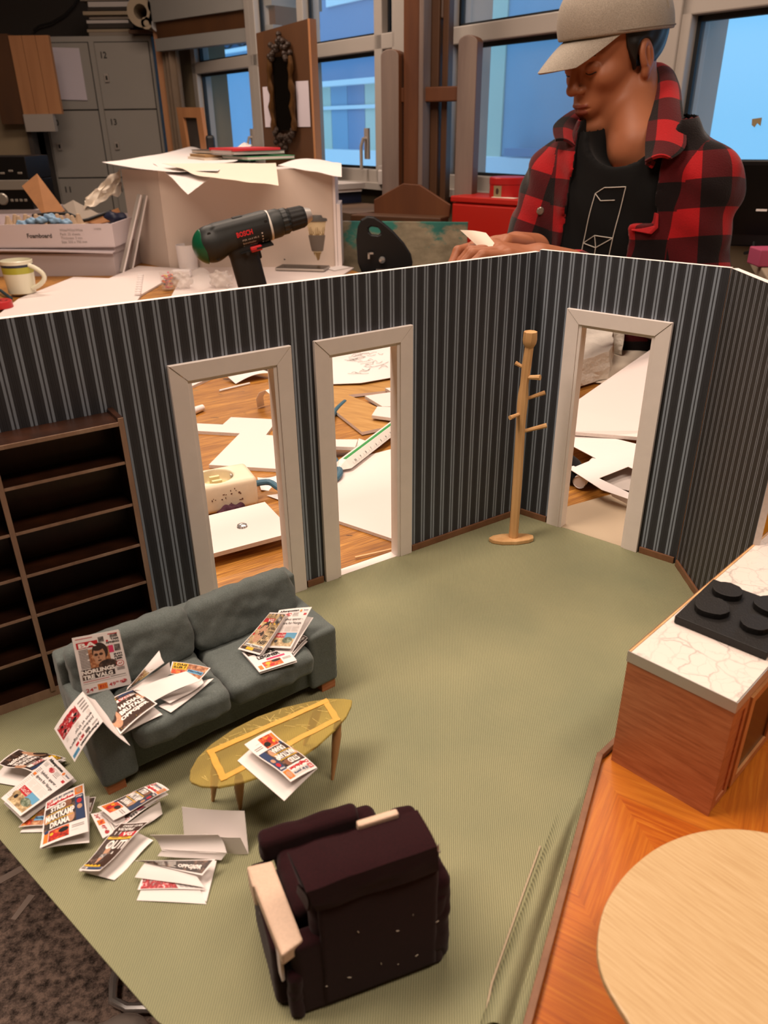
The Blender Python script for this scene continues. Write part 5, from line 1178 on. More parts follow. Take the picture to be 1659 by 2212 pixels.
mb = MB(); mb.tube([a, a.lerp(b, .3), b], [.0085, .0085, .010], 'paper', 18, cap=False); mb.tube([a+(b-a)*.02, b], [.0080, .0095], 'paper_grey', 18); tag(mesh('paper_roll', mb), 'rolled white paper lying on the black bag in the right doorway', 'paper')
V, F = surf(lambda x, y, z: smin(ell(x, y, z, (0, 0, 0), (.034, .018, .011)), ell(x, y, z, (-.02, .016, .006), (.022, .016, .010)), .01) + .0016*np.sin(x*160+y*90), (-.07, -.05, -.025), (.06, .06, .03), .0028)
o = Vector((0.24997,0.89561,0.00600)) + Vector((.0, .012, 0)); mb = MB().add([fr(o, -.6) @ Vector(v) for v in V], F, 'black_cotton', None, True); tag(mesh('black_bag', mb), 'crumpled black cloth bag behind the right doorway', 'bag')

# ------------------------------------------------------------------ on the far part of the table
sheet('foamboard_sheet', 'large white foamboard sheet with stepped far edge on the table below the mug', 'board', ((-0.99167,2.13024,-0.00000), (-0.95943,2.46160,0.00000), (-0.83959,2.42965,-0.00000), (-0.81331,2.66081,0.00000), (-0.64134,2.59354,0.00000), (-0.65524,2.33350,0.00000), (-0.66702,2.16824,0.00000), (-0.60063,1.72285,0.00000), (-0.91260,1.65535,0.00000)), 'foamboard', .005)
sheet('foamboard_sheet', 'white foamboard sheet under the black cordless drill', 'board', ((-0.61838,2.42880,-0.00100), (-0.63359,2.62643,-0.00100), (-0.15892,2.63901,-0.00100), (-0.08935,2.57893,-0.00100), (-0.16462,2.25061,-0.00100), (-0.38944,2.01188,-0.00100), (-0.55998,2.02138,-0.00100)), 'foamboard', .004)
mb = MB()
for i in range(9): p = Vector((-0.67128,2.15309,0.00300)).lerp(Vector((-0.74528,2.44617,0.00300)), i/8); mb.box((p.x, p.y, .0045), (.016, .010, .005), 'paper', fr((0, 0, 0)))
p0, p1 = Vector((-0.67270,2.15701,0.00100)), Vector((-0.75122,2.46637,0.00100)); mb.tube([p0, p1], .003, 'paper', 6)
tag(mesh('cable_comb', mb), 'white ribbed plastic strip on the big foamboard sheet', 'strip')
# mug
o = Vector((-1.01096,2.18557,0.00060)) + Vector((0, .02, 0))
mg = thing('mug', 'cream coffee mug with green and navy bands at the left picture edge', 'mug', o)
ms_ = ['mug_cream', 'mug_cream', 'mug_cream', 'mug_cream', 'mug_green', 'mug_navy', 'mug_cream', 'mug_cream', 'mug_cream', 'mug_cream', 'mug_cream']
mesh('body', MB().lathe([(.0001, .004), (.032, 0), (.036, .003), (.0385, .03), (.0405, .056), (.0415, .073), (.042, .080), (.0425, .089), (.0405, .090), (.0395, .08), (.034, .008), (.0001, .006)], ms_, 48, fr(o)), mg)
pts = [o + Vector((.035 + .040*math.sin(k*math.pi/10)**.8, -.012, .078 - .064*(k/10) + (.0 if k < 5 else 0))) for k in range(11)]
mesh('handle', MB().tube(pts, .0062, 'mug_cream', 12), mg)
o = Vector((-0.99110,2.01503,0.00060))
ld = thing('red_container', 'low red plastic container at the left edge on the foamboard below the mug', 'container', o)
mesh('cap', MB().lathe([(.0001, .018), (.030, .018), (.032, .016), (.033, 0), (.0001, 0)], 'red_plastic', 36, fr(o)), ld)
f = planar(o + Vector((-.02, .006, .0183)), (.045, 0, 0), (0, -.014, 0)); mb = MB(); letter(mb, f, '24.1', .1, 0, .95, 1, 'ink_black', .01); mesh('lettering', mb, ld)
mb = MB(); mb.tube([(-1.13080,2.27283,0.00600), (-1.07810,2.21976,0.00500), (-1.04352,2.17005,0.00400), (-1.00266,2.11088,0.00400)], .0045, 'cable_teal', 8); tag(mesh('teal_cord', mb), 'short teal cord end beside the cream mug', 'cord')
# candy cup, loose cup, glass ball, bag
o = Vector((-0.61149,2.23497,0.00060)) + Vector((0, .015, 0))
cc = thing('candy_cup', 'clear plastic cup of colourful candies left of the drill', 'cup', o)
mesh('cup', MB().lathe([(.0001, 0), (.018, 0), (.0205, .047), (.0198, .047), (.0172, .001), (.0001, .001)], 'clear_plastic', 28, fr(o)), cc)
r_ = random.Random(6)
for k in range(46):
    lv = k//9; a = r_.uniform(0, 6.28); rr = .0155*math.sqrt(r_.uniform(.1, 1))*(.85+.03*lv); p = o + Vector((rr*math.cos(a), rr*math.sin(a), .005+.0078*lv))
    V = []; X = fr(p, r_.uniform(0, 6), r_.uniform(-.6, .6)); mb = MB()
    mb.tube([X @ Vector((x, 0, 0)) for x in (-.0048, -.004, -.002, .002, .004, .0048)], [.0004, .002, .0029, .0029, .002, .0004], ('candy_red', 'candy_yellow', 'candy_orange', 'candy_pink', 'candy_dark', 'candy_red')[k % 6], 8)
    m_ = mesh('candy', mb); 
    tag(m_, ('red candy', 'yellow candy', 'orange candy', 'pink candy', 'dark green candy', 'red candy')[k % 6] + ' in the clear cup left of the drill', 'candy', 'candies in the clear cup')
V, F = surf(lambda x, y, z: ell(x, y, z, (0, 0, 0), (.03, .02, .022)) + .004*np.sin(x*220)*np.cos(z*260+y*100), (-.04, -.03, -.03), (.04, .03, .03), .0022)
o = Vector((-0.56820,2.25310,0.02000)); mb = MB().add([o + Vector(v) for v in V], F, 'bag_clear', None, True); tag(mesh('plastic_wrap', mb), 'crumpled clear plastic wrap between the candies and the glass ball', 'wrapper')
o = Vector((-0.50742,2.21017,0.03200)); mb = MB().lathe([(max(.0001, .0315*math.sin(k*math.pi/20)), -.0315*math.cos(k*math.pi/20)) for k in range(21)], 'clear_plastic', 32, fr(o)); tag(mesh('clear_ball', mb), 'clear plastic ball on the table below the drill', 'ball')
V, F = surf(lambda x, y, z: ell(x, y, z, (0, 0, 0), (.034, .02, .024)) + .005*np.sin(x*190+1)*np.cos(z*230+y*120), (-.045, -.03, -.034), (.045, .03, .034), .0024)
o = Vector((-0.45858,2.25654,0.02200)); mb = MB().add([o + Vector(v) for v in V], F, 'bag_clear', None, True); tag(mesh('plastic_bag', mb), 'crumpled clear plastic bag behind the drill grip', 'bag')
o = Vector((-0.61616,2.44342,0.02000)); mb = MB(); mb.box((o.x, o.y, o.z-.010), (.06, .03, .022), 'paper'); tag(mesh('white_block', mb, bev=.005), 'small white rounded box below the white cup behind the drill', 'box')
o = Vector((-0.62902,2.59267,0.00000)) ; wm = thing('white_cup', 'plain white cup half hidden behind the green end of the drill', 'cup', o)
mesh('body', MB().lathe([(.0001, 0), (.030, 0), (.034, .075), (.032, .075), (.028, .004), (.0001, .004)], 'paper', 32, fr(o)), wm)
# cordless drill
DA, DB = Vector((-0.38299,1.66450,0.19179)), Vector((-0.14505,1.75107,0.24080))
dx = (DB-DA).normalized(); dz = Vector((.10, 0, 1)); dz = (dz - dx*dz.dot(dx)).normalized(); dy = dz.cross(dx)
DX = Matrix((dx, dy, dz)).transposed().to_4x4(); DX.translation = DA
DLn = (DB-DA).length
gb = DX @ Vector((.088, 0, -.20))
drl = thing('cordless_drill', 'black and green cordless drill standing on the table behind the model wall', 'drill', gb)
def dmesh(name, f, lo, hi, mat, h=.0016, par=drl):
    V, F = surf(f, lo, hi, h); return mesh(name, MB().add([DX @ Vector(v) for v in V], F, mat, None, True), par, sharp=60)
housing = lambda x, y, z: smin(smin(cap(x, y, z, (.030, 0, 0), (.155, 0, .004), .032, .030), ell(x, y, z, (.032, 0, -.004), (.034, .030, .036)), .012), rbox(x-.10, y, z-.012, (.062, .026, .022), .010), .008)
slots = lambda x, y, z: np.min([cap(x, y, z, (.058+.009*k, -.034, -.004-.002*k), (.066+.009*k, -.030, -.026), .0018, .0018) for k in range(4)], axis=0)
dmesh('housing', lambda x, y, z: smax(smax(housing(x, y, z), x-.158, .002), -slots(x, y, z), .001), (-.012, -.045, -.05), (.17, .045, .05), 'drill_black', .0015)
dmesh('rear_cap', lambda x, y, z: smax(ell(x, y, z, (.028, 0, -.004), (.0365, .0325, .0385)), x-.016, .002), (-.015, -.045, -.05), (.03, .045, .05), 'drill_green')
dmesh('grip', lambda x, y, z: smin(smin(cap(x, y, z, (.098, 0, -.02), (.086, 0, -.13), .020, .0185), rbox(x-.092, y, z+.075, (.031, .017, .064), .014), .01), rbox(x-.094, y, z+.022, (.032, .018, .014), .01), .012), (.04, -.04, -.16), (.15, .04, .01), 'drill_grip', .002)
dmesh('battery', lambda x, y, z: smin(rbox(x-.090, y, z+.150, (.036, .024, .018), .006), rbox(x-.088, y, z+.18, (.042, .030, .017), .006), .004), (.035, -.04, -.205), (.145, .04, -.12), 'drill_black', .002)
dmesh('trigger', lambda x, y, z: rbox(x-.121, y, z+.043, (.007, .007, .013), .004), (.10, -.02, -.07), (.14, .02, -.02), 'rubber', .0012)
dmesh('direction_switch', lambda x, y, z: rbox(x-.117, y+.0235, z+.0295, (.0125, .0045, .0055), .0025), (.095, -.035, -.045), (.14, -.01, -.015), 'drill_red', .0009)
XR = DX @ Matrix.Translation((0, 0, .004)) @ Matrix.Rotation(math.pi/2, 4, 'Y')
mesh('ring', MB().lathe([(.0001, .1565), (.0305, .1565), (.0310, .1585), (.0305, .161), (.0001, .161)], 'drill_ring', 40, XR), drl)
mesh('gear_collar', MB().lathe([(.0001, .160), (.0285, .160), (.0295, .164), (.029, .180), (.0265, .186), (.0001, .186)], 'drill_black', 40, XR), drl)
def ribbed(z0, z1, r0, r1, n, mat):
    mb = MB(); vs = []; N = n*4
    for z, r in ((z0, r0*.9), (z0+.004, r0), (z1-.006, r1), (z1, r1*.86)):
        for k in range(N): q = r*(1 - (.035 if k % 4 < 2 else 0)); a = 2*math.pi*k/N; vs.append((q*math.cos(a), q*math.sin(a), z))
    fs = [(j*N+k, j*N+(k+1) % N, (j+1)*N+(k+1) % N, (j+1)*N+k) for j in range(3) for k in range(N)] + [tuple(range(N-1, -1, -1)), tuple(range(3*N, 4*N))]
    return mb.add(vs, fs, mat, XR)
mesh('torque_ring', ribbed(.184, .204, .0265, .0265, 16, 'drill_black'), drl); mesh('chuck', ribbed(.203, .240, .0240, .0225, 14, 'drill_grip'), drl)
mesh('chuck_jaw', MB().lathe([(.0001, .238), (.0185, .238), (.0125, .2535), (.006, .2545), (.0001, .250)], 'steel', 28, XR), drl)
mb = MB(); mb.box((.098, 0, .0345), (.022, .014, .006), 'rubber', DX); mesh('speed_switch', mb, drl, bev=.002)
HB = None
V, F = surf(lambda x, y, z: smax(housing(x, y, z), x-.158, .002), (-.012, -.045, -.05), (.17, .045, .05), .003); HB = BVHTree.FromPolygons([Vector(v) for v in V], F)
def onhouse(x, z, off=.0006):
    h = HB.ray_cast(Vector((x, -.1, z)), Vector((0, 1, 0)))[0]; y = h.y if h else -.03; return DX @ Vector((x, y-off, z))
mb = MB(); fn = lambda u, v, off=0: onhouse(.083+.068*u, .012-.040*v, .0004+off)
patch(mb, fn, -.02, -.05, 1.04, 1.08, 'rubber', 0, 14); letter(mb, fn, 'BOSCH', .0, .0, .50, .26, 'drill_red', .03, off=.0004)
for k, (s, w) in enumerate((('PSR 14,4 VE-2', .52), ('Bohrschrauber', .42), ('Made in Germany', .46))): letter(mb, fn, s, .14, .42+.17*k, .14+w, .52+.17*k, 'ink_light', .0, off=.0004)
for k in range(4): patch(mb, fn, .76, .30+.16*k, .80, .37+.16*k, 'ink_light', .0004, 1)
letter(mb, fn, 'CE', .86, .78, .97, .9, 'ink_light', 0, off=.0004)
mesh('rating_label', mb, drl)
mb = MB()
for x, z in ((.030, .022), (.034, -.030), (.150, .018), (.096, -.034)): 
    p = onhouse(x, z, 0); mb.lathe([(.0001, .0006), (.0035, .0006), (.0042, -.001)], 'rubber', 12, frame(p, dx, dz))
mesh('screw_heads', mb, drl)
pts = [Vector((-0.34436,2.63140,0.02000)) + Vector((.03*math.cos(k*.7), .02*math.sin(k*.5), .018*math.sin(k*.7)+.005)) for k in range(10)]
tag(mesh('black_cable', MB().tube(pts, .006, 'cable_black', 8)), 'coiled black cable on the table behind the drill trigger', 'cable')
# phone
p0, p1 = Vector((-0.33943,2.52849,0.00000)), Vector((-0.18017,2.49193,0.00000)); px_ = (p1-p0).normalized(); py_ = Vector((-px_.y, px_.x, 0))
XP = frame(p0, px_, py_); L = (p1-p0).length
ph = thing('phone', 'black smartphone lying on white foamboard beside the takeaway cup', 'phone', XP @ Vector((L/2, .035, 0)))
mesh('body', MB().box((L/2, .036, .005), (L, .072, .008), 'steel_soft', XP), ph, bev=.003); mesh('screen', MB().box((L/2, .036, .0093), (L-.004, .068, .0008), 'phone_black', XP), ph)
# takeaway cup
o = Vector((-0.20487,2.63599,0.00000))
cu = thing('takeaway_cup', 'beige diamond-patterned takeaway cup with grey lid and sleeve', 'cup', o)
H_ = .150; r0, r1 = .031, .046; mb = MB(); nn = 16
rad_ = lambda z: r0+(r1-r0)*z/H_
mesh('body', mb.lathe([(.0001, .001), (r0, .001), (r1, H_-.008), (r1-.002, H_-.008), (r0-.002, .004), (.0001, .003)], 'cup_beige', 48, fr(o)), cu)
mb = MB()
for z0, z1 in ((.044, .004), (.104, .140), (.104, .088)):
    for k in range(12):
        a0 = 2*math.pi*k/12; rows = []
        for j in range(6):
            w_ = (1-j/5)*math.pi/12; z = z0+(z1-z0)*j/5
            rows.append([(o.x+(rad_(z)+.0006)*math.cos(a0+q*w_), o.y+(rad_(z)+.0006)*math.sin(a0+q*w_), o.z+z) for q in (-1, -.33, .33, 1)])
        for j in range(5): mb.add(rows[j]+rows[j+1], [(0, 1, 5, 4), (1, 2, 6, 5), (2, 3, 7, 6)], 'cup_dark')
mesh('diamond_pattern', mb, cu)
mesh('sleeve', MB().lathe([(rad_(.048)+.0005, .048), (rad_(.048)+.0025, .049), (rad_(.098)+.0025, .097), (rad_(.098)+.0005, .098)], 'cup_sleeve', 40, fr(o)), cu)
mesh('lid', MB().lathe([(.0001, .158), (.038, .158), (.040, .150), (.0485, .148), (.0490, .140), (.045, .139), (.0001, .139)], 'cup_lid', 40, fr(o)), cu)
sheet('white_card', 'small white card beside the takeaway cup on the table edge', 'card', ((-0.17985,2.55781,0.00200), (-0.13434,2.60901,0.00200), (-0.09951,2.57005,0.00200), (-0.14901,2.51187,0.00200)), 'paper', .002, 'paper_edge')
# white cardboard model box
B0, B1, B2 = Vector((-.699, 2.625, 0)), Vector((-.150, 2.600, 0)), Vector((-.850, 2.720, 0))
bh = .292; bx = thing('white_model_box', 'large white cardboard model box under papers and notebooks', 'box', (B0+B1)/2)
dv = B2-B0; dv = Vector((-.16, .16, 0))
def hexa(mb, a, b, d, z0, z1, mat):
    P = [a, b, b+d, a+d]; return mb.add([Vector((p.x, p.y, z0)) for p in P]+[Vector((p.x, p.y, z1)) for p in P], [(3, 2, 1, 0), (4, 5, 6, 7), (0, 1, 5, 4), (1, 2, 6, 5), (2, 3, 7, 6), (3, 0, 4, 7)], mat)
mb = MB(); hexa(mb, B0, B1, Vector((0, .008, 0)), TZ+.0005, bh, 'box_cream'); mesh('front_panel', mb, bx)
mb = MB(); hexa(mb, B0+Vector((-.002, .004, 0)), B0+dv+Vector((-.002, 0, 0)), Vector((.006, .006, 0)), TZ+.0005, bh-.002, 'box_cream'); mesh('side_panel', mb, bx)
mb = MB(); hexa(mb, B1+Vector((.001, -.01, 0)), B1+Vector((.009, -.01, 0)), Vector((0, .2, 0)), TZ+.0005, bh+.003, 'foamboard'); mesh('side_panel', mb, bx)
mb = MB(); hexa(mb, B1+Vector((.010, -.006, 0)), B1+Vector((.022, -.006, 0)), Vector((0, .15, 0)), TZ+.0005, .19, 'foamboard'); mesh('step_panel', mb, bx)
mb = MB(); mb.prism([tuple((B0+Vector((.0, .01, 0))).xy), tuple((B1+Vector((0, .01, 0))).xy), tuple((B1+Vector((0, .2, 0))).xy), tuple((B0+dv).xy)], bh-.006, bh, 'foamboard'); mesh('top_panel', mb, bx)
def drape(name, label, q, mat, sag, group='loose papers on the white box', **kw):
    f = pagefn(q, **kw); mb = MB(); mb.grid(lambda u, v: f(u, 1-v) + Vector((0, 0, -sag*max(0, v-.55)**1.5 + .003*pnoise((u*4, v*4, 2)))), 22, 22, mat, .0006, back=mat); return tag(mesh(name, mb, sharp=60), label, 'paper', group)
drape('paper_sheet', 'large wavy white paper with a curled left corner on the white box', ((-0.98818,4.41056,0.32000), (-0.73339,5.16573,0.31200), (-0.46615,2.40107,0.30000), (-0.89713,2.71400,0.31500)), 'paper', .0, bu=-.012, bv=-.008)
drape('paper_sheet', 'white paper corner hanging down over the front of the white box', ((-0.78643,2.91003,0.30300), (-0.53388,2.84430,0.30300), (-0.49161,2.53008,0.29000), (-0.50595,2.17309,0.25500)), 'paper', .0, bv=.006)
drape('card_sheet', 'grey-beige card slanting over the front edge of the white box', ((-0.70273,2.70994,0.30900), (-0.32753,2.64522,0.30900), (-0.26907,2.19958,0.27200), (-0.51963,2.37191,0.29000)), 'paper_cream', .0, bv=.004)
drape('paper_sheet', 'white paper curling over the right end of the white box', ((-0.32017,2.62865,0.30300), (-0.19938,2.77506,0.31200), (-0.12141,2.63223,0.30600), (-0.11505,2.49591,0.27500)), 'paper', .0, bu=.01)
drape('paper_sheet', 'small white paper point sticking up behind the notebooks', ((-0.59507,3.53297,0.33500), (-0.59953,3.75325,0.35000), (-0.57622,3.83539,0.33500), (-0.54589,3.43785,0.33000)), 'paper', .0)
# notebooks
n0, n1 = Vector((-0.68821,3.02026,0.31100)), Vector((-0.37679,2.43191,0.31100)); nx = (n1-n0).normalized(); ny = Vector((-nx.y, nx.x, 0))
XN = frame(n0, nx, ny); XN2 = frame(n0, (n1-n0) + ny*.006, ny)
GN = 'notebooks on the white box'
def pad(name, label, x0, x1, y0, y1, z0, z1, mat, edge, rot=0):
    X = XN @ fr((0, 0, 0), rot); t = thing(name, label, 'notebook', X @ Vector(((x0+x1)/2, (y0+y1)/2, z0)), GN)
    mesh('pages', MB().box(((x0+x1)/2, (y0+y1)/2, (z0+z1)/2-.0004), (x1-x0-.003, y1-y0-.003, z1-z0-.002), edge, X), t)
    mesh('cover', MB().box(((x0+x1)/2, (y0+y1)/2, z1-.0008), (x1-x0, y1-y0, .0015), mat, X), t); mesh('cover', MB().box(((x0+x1)/2, (y0+y1)/2, z0+.0008), (x1-x0, y1-y0, .0015), mat, X), t); return t, X
pad('sketch_pad', 'cream sketch pad at the bottom of the notebook pile', -.005, .205, .0, .20, .0, .008, 'paper_cream', 'paper_cream')
pad('sketch_pad', 'brown kraft sketch pad second from the bottom of the notebook pile', .012, .200, .004, .20, .0085, .017, 'kraft', 'kraft')
pad('notebook', 'green notebook under the red spiral notebook', .19, .39, .030, .21, .003, .014, 'notebook_green', 'paper_edge', .16)
t_, X_ = pad('spiral_notebook', 'red spiral notebook with dark clear cover on top of the pile', .010, .36, .012, .20, .0185, .030, 'notebook_dark', 'paper_edge', .12)
mb = MB(); mb.box((.270, .095, .0340), (.19, .172, .008), 'notebook_red', X_); mesh('red_cover', mb, t_, bev=.001)
for i in range(14):
    mesh('spiral_ring', MB().tube([X_ @ Vector((.20+.0115*i, .010+.006*math.cos(a), .0245+.007*math.sin(a))) for a in np.linspace(0, 6.28, 10)], .0008, 'paper_grey', 5), t_)
# metal drawer rails leaning on the box side
for lb, x0, x1 in (('left metal drawer rail leaning against the side of the white box', (258, 590), (297, 422)), ('right metal drawer rail leaning against the side of the white box', (281, 578), (312, 420))):
    pass
for lb, a, b in (('left slim metal drawer rail leaning on the white box', (-0.83327,2.53651,-0.00000), (-0.77097,2.63901,0.22248)), ('right slim metal drawer rail leaning on the white box', (-0.82386,2.60632,0.00000), (-0.75793,2.65987,0.21937))):
    a, b = Vector(a), Vector(b); d = (b-a).normalized(); sdir = Vector((1, -.4, 0)); sdir = (sdir-d*sdir.dot(d)).normalized(); X = Matrix((d, sdir, d.cross(sdir))).transposed().to_4x4(); X.translation = a; L = (b-a).length
    t = thing('drawer_rail', lb, 'rail', a, 'drawer rails leaning on the white box')
    mb = MB(); mb.box((L/2, 0, 0), (L, .012, .002), 'steel_soft', X); mb.box((L/2, .006, .003), (L, .002, .006), 'paper', X); mb.box((L/2, -.006, .003), (L, .002, .006), 'steel_soft', X); mesh('channel', mb, t)
    for k in (.2, .45, .62): mesh('screw_hole', MB().lathe([(.0001, .0006), (.003, .0006), (.003, 0)], 'rubber', 10, X @ fr((L*k, 0, .0012))), t)
# foamboard carton with odds and ends
fd = Vector((.999, -.03, 0)).normalized(); fO = Vector((-.835, 2.500, 0))
XF = frz(fO, -fd, Vector((.03, 1, 0)))      # x runs to the left from the front right corner, y away
fb = thing('foamboard_carton', 'open white carton printed Foamboard full of odds and ends', 'box', XF @ Vector((.25, .15, .09)))
def fbx(name, x0, x1, y0, y1, z0, z1, mat, par): return mesh(name, MB().box(((x0+x1)/2, (y0+y1)/2, (z0+z1)/2), (x1-x0, y1-y0, z1-z0), mat, XF), par)
fbx('front_panel', -.008, .50, 0, .004, .084, .150, 'box_white', fb); fbx('side_panel', -.008, -.004, .004, .32, .084, .150, 'box_white', fb); fbx('side_panel', .496, .50, .004, .32, .084, .15, 'box_white', fb); fbx('rear_panel', -.008, .50, .32, .324, .084, .15, 'box_white', fb); fbx('bottom_panel', -.008, .50, 0, .324, .082, .085, 'box_white', fb)
mb = MB(); fn = planar(XF @ Vector((.50, -.0006, .150)), (XF @ Vector((0, 0, 0)) - XF @ Vector((.50, 0, 0))), (0, 0, -.066))
xx = lambda px: .508*(1-(266-px)/(266-(-127)))
letter(mb, fn, 'Foamboard', .475, .40, .630, .60, 'ink_black', .02, off=.0004)
for k, (s, w) in enumerate((('White/White/White', .145), ('Pack: 25 sheets', .125), ('Thickness: 3 mm', .135), ('Size: 500 x 700 mm', .16))): letter(mb, fn, s, .685, .20+.175*k, .685+w, .32+.175*k, 'ink_grey', .0, off=.0004)
letter(mb, fn, '1018398', .90, .18, .945, .26, 'ink_grey', 0, off=.0004)
mesh('print', mb, fb)
lb_ = thing('lower_carton', 'plain white carton with a curved lid flap under the Foamboard carton', 'box', XF @ Vector((.25, .15, TZ)))
fbx('body', .004, .56, .005, .33, TZ+.0005, .062, 'box_lid', lb_)
mb = MB(); mb.grid(lambda u, v: XF @ Vector((.46*u, -.012+.03*v, .064+.010*math.sin(u*math.pi*.5)+.004*v)), 20, 3, 'box_white', .003); mesh('lid_flap', mb, lb_)
fbx('lid', .0, .56, .012, .33, .0628, .0812, 'box_lid', lb_)
# contents
tr = thing('egg_tray', 'beige egg tray sticking out of the Foamboard carton', 'egg tray', XF @ Vector((.3, .06, .1)))
mb = MB()
for i in range(7):
    for j in range(2): mb.lathe([(.017, .140), (.010, .156), (.006, .170), (.0001, .172)], 'egg_tray', 8, XF @ fr((.130+.034*i, .045+.05*j, 0)))
mb.box((.235, .07, .132), (.25, .11, .02), 'egg_tray', XF); mesh('cups', mb, tr)
GE = 'blue wrapped lumps in the egg tray'
for i, (x, y, z) in enumerate(((.175, .022, .158), (.215, .018, .160), (.25, .024, .156), (.145, .026, .152), (.195, .03, .168), (.28, .020, .150))):
    V, F = surf(lambda X, Y, Z: ell(X, Y, Z, (0, 0, 0), (.019, .014, .011)) + .0025*np.sin(X*230+i)*np.cos(Z*300+Y*200), (-.026, -.02, -.016), (.026, .02, .016), .002)
    tag(mesh('wrapped_lump', MB().add([XF @ (Vector(v)+Vector((x, y, z))) for v in V], F, 'egg_blue', None, True)), 'crumpled light blue lump lying on the egg tray in the carton', 'lump', GE)
def con(name, label, cat, a, b, c, d, mat, th=.004):
    P = [Vector(p) for p in (a, b, c, d)]; n = (P[1]-P[0]).cross(P[3]-P[0]).normalized()*th
    mb = MB().add(P+[p+n for p in P], [(3, 2, 1, 0), (4, 5, 6, 7), (0, 1, 5, 4), (1, 2, 6, 5), (2, 3, 7, 6), (3, 0, 4, 7)], mat); return tag(mesh(name, mb), label, cat)
con('cardboard_piece', 'brown cardboard piece leaning up out of the carton beside the stereo', 'cardboard', (-1.19636,2.77267,0.24273), (-1.14487,2.79129,0.27939), (-1.03295,2.68119,0.17303), (-1.08514,2.64714,0.15013), 'cardboard')
con('cardboard_piece', 'grey cardboard piece lying across the carton', 'cardboard', (-1.07362,2.77482,0.18071), (-1.03744,2.78312,0.19706), (-0.93939,2.72931,0.15734), (-0.98008,2.64113,0.13830), 'card_grey')
con('cardboard_piece', 'brown cardboard flap at the right end of the carton', 'cardboard', (-0.95720,2.62245,0.14569), (-0.86549,2.70585,0.17741), (-0.84233,2.66988,0.15075), (-0.91258,2.61816,0.13725), 'cardboard')
mb = MB(); mb.grid(lambda u, v: Vector((-0.98871,2.73447,0.16751)).lerp(Vector((-0.88808,2.83761,0.21601)), u) + Vector((0, 0, .075*v*(.5+.5*u) + .022*pnoise((u*5, v*4, 3)))) + Vector((0, .03*v + .02*pnoise((u*6, v*5, 8)), 0)), 18, 10, 'paper_cream', .0006)
tag(mesh('crumpled_paper', mb), 'crumpled cream paper in the carton beside the white box', 'paper')
pts = [Vector(p) for p in ((-1.12097,2.63143,0.16337), (-1.06126,2.63448,0.16939), (-1.00164,2.63349,0.16743), (-0.97495,2.62795,0.15651), (-0.98705,2.62126,0.14335), (-0.94222,2.62507,0.15085), (-0.88147,2.67970,0.17008))]
tag(mesh('black_cable', MB().tube(pts, .005, 'cable_black', 8)), 'black cable looping over the things in the carton', 'cable')
V, F = surf(lambda x, y, z: ell(x, y, z, (0, 0, 0), (.04, .03, .018)) + .003*np.sin(x*120+y*90), (-.05, -.04, -.025), (.05, .04, .025), .003)
tag(mesh('dark_cloth', MB().add([Vector((-0.87263,2.67005,0.15107)) + Vector(v) for v in V], F, 'folder_navy', None, True)), 'dark cloth bundle at the right end of the carton', 'cloth')
# stereo behind the carton
sO = Vector((-1.33835,3.17659,0.15470)); zs = sO.z
XS = frz((sO.x, sO.y, 0), (-1, .05, 0), (.05, 1, 0))
s2 = thing('stereo', 'black and silver compact stereo at the left picture edge', 'stereo', XS @ Vector((.09, .1, zs-.02)))
def sbx(name, x0, x1, y0, y1, z0, z1, mat, par=s2): return mesh(name, MB().box(((x0+x1)/2, (y0+y1)/2, (z0+z1)/2), (x1-x0, y1-y0, z1-z0), mat, XS), par, bev=.002)
sbx('deck', .0, .19, .0, .2, zs+.085, zs+.165, 'stereo_black'); sbx('player', .0, .19, -.005, .2, zs-.02, zs+.083, 'stereo_black'); sbx('faceplate', -.002, .192, -.010, -.005, zs+.050, zs+.085, 'stereo_silver')
mesh('dial', MB().lathe([(.0001, .008), (.018, .008), (.022, .004), (.022, 0)], 'stereo_silver', 28, XS @ fr((.115, -.006, zs+.018), 0, math.pi/2)), s2)
for i in range(5): sbx('button', .02+.034*i, .038+.034*i, -.003, 0, zs+.105+.008*(i % 2), zs+.112+.008*(i % 2), 'stereo_silver')
for i in range(4): sbx('button', .02+.018*i, .032+.018*i, -.008, -.004, zs+.008, zs+.018, 'stereo_silver')
mb = MB(); mb.box((.095, .1, (TZ+zs-.021)/2+.0005), (.24, .22, zs-.021-TZ-.001), 'box_lid', XS); tag(mesh('storage_box', mb), 'grey box standing under the compact stereo behind the carton', 'box')

# ------------------------------------------------------------------ far side of the workshop
def bxw(mb, x0, x1, y0, y1, z0, z1, mat, X=None): return mb.box(((x0+x1)/2, (y0+y1)/2, (z0+z1)/2), (abs(x1-x0), abs(y1-y0), abs(z1-z0)), mat, X)
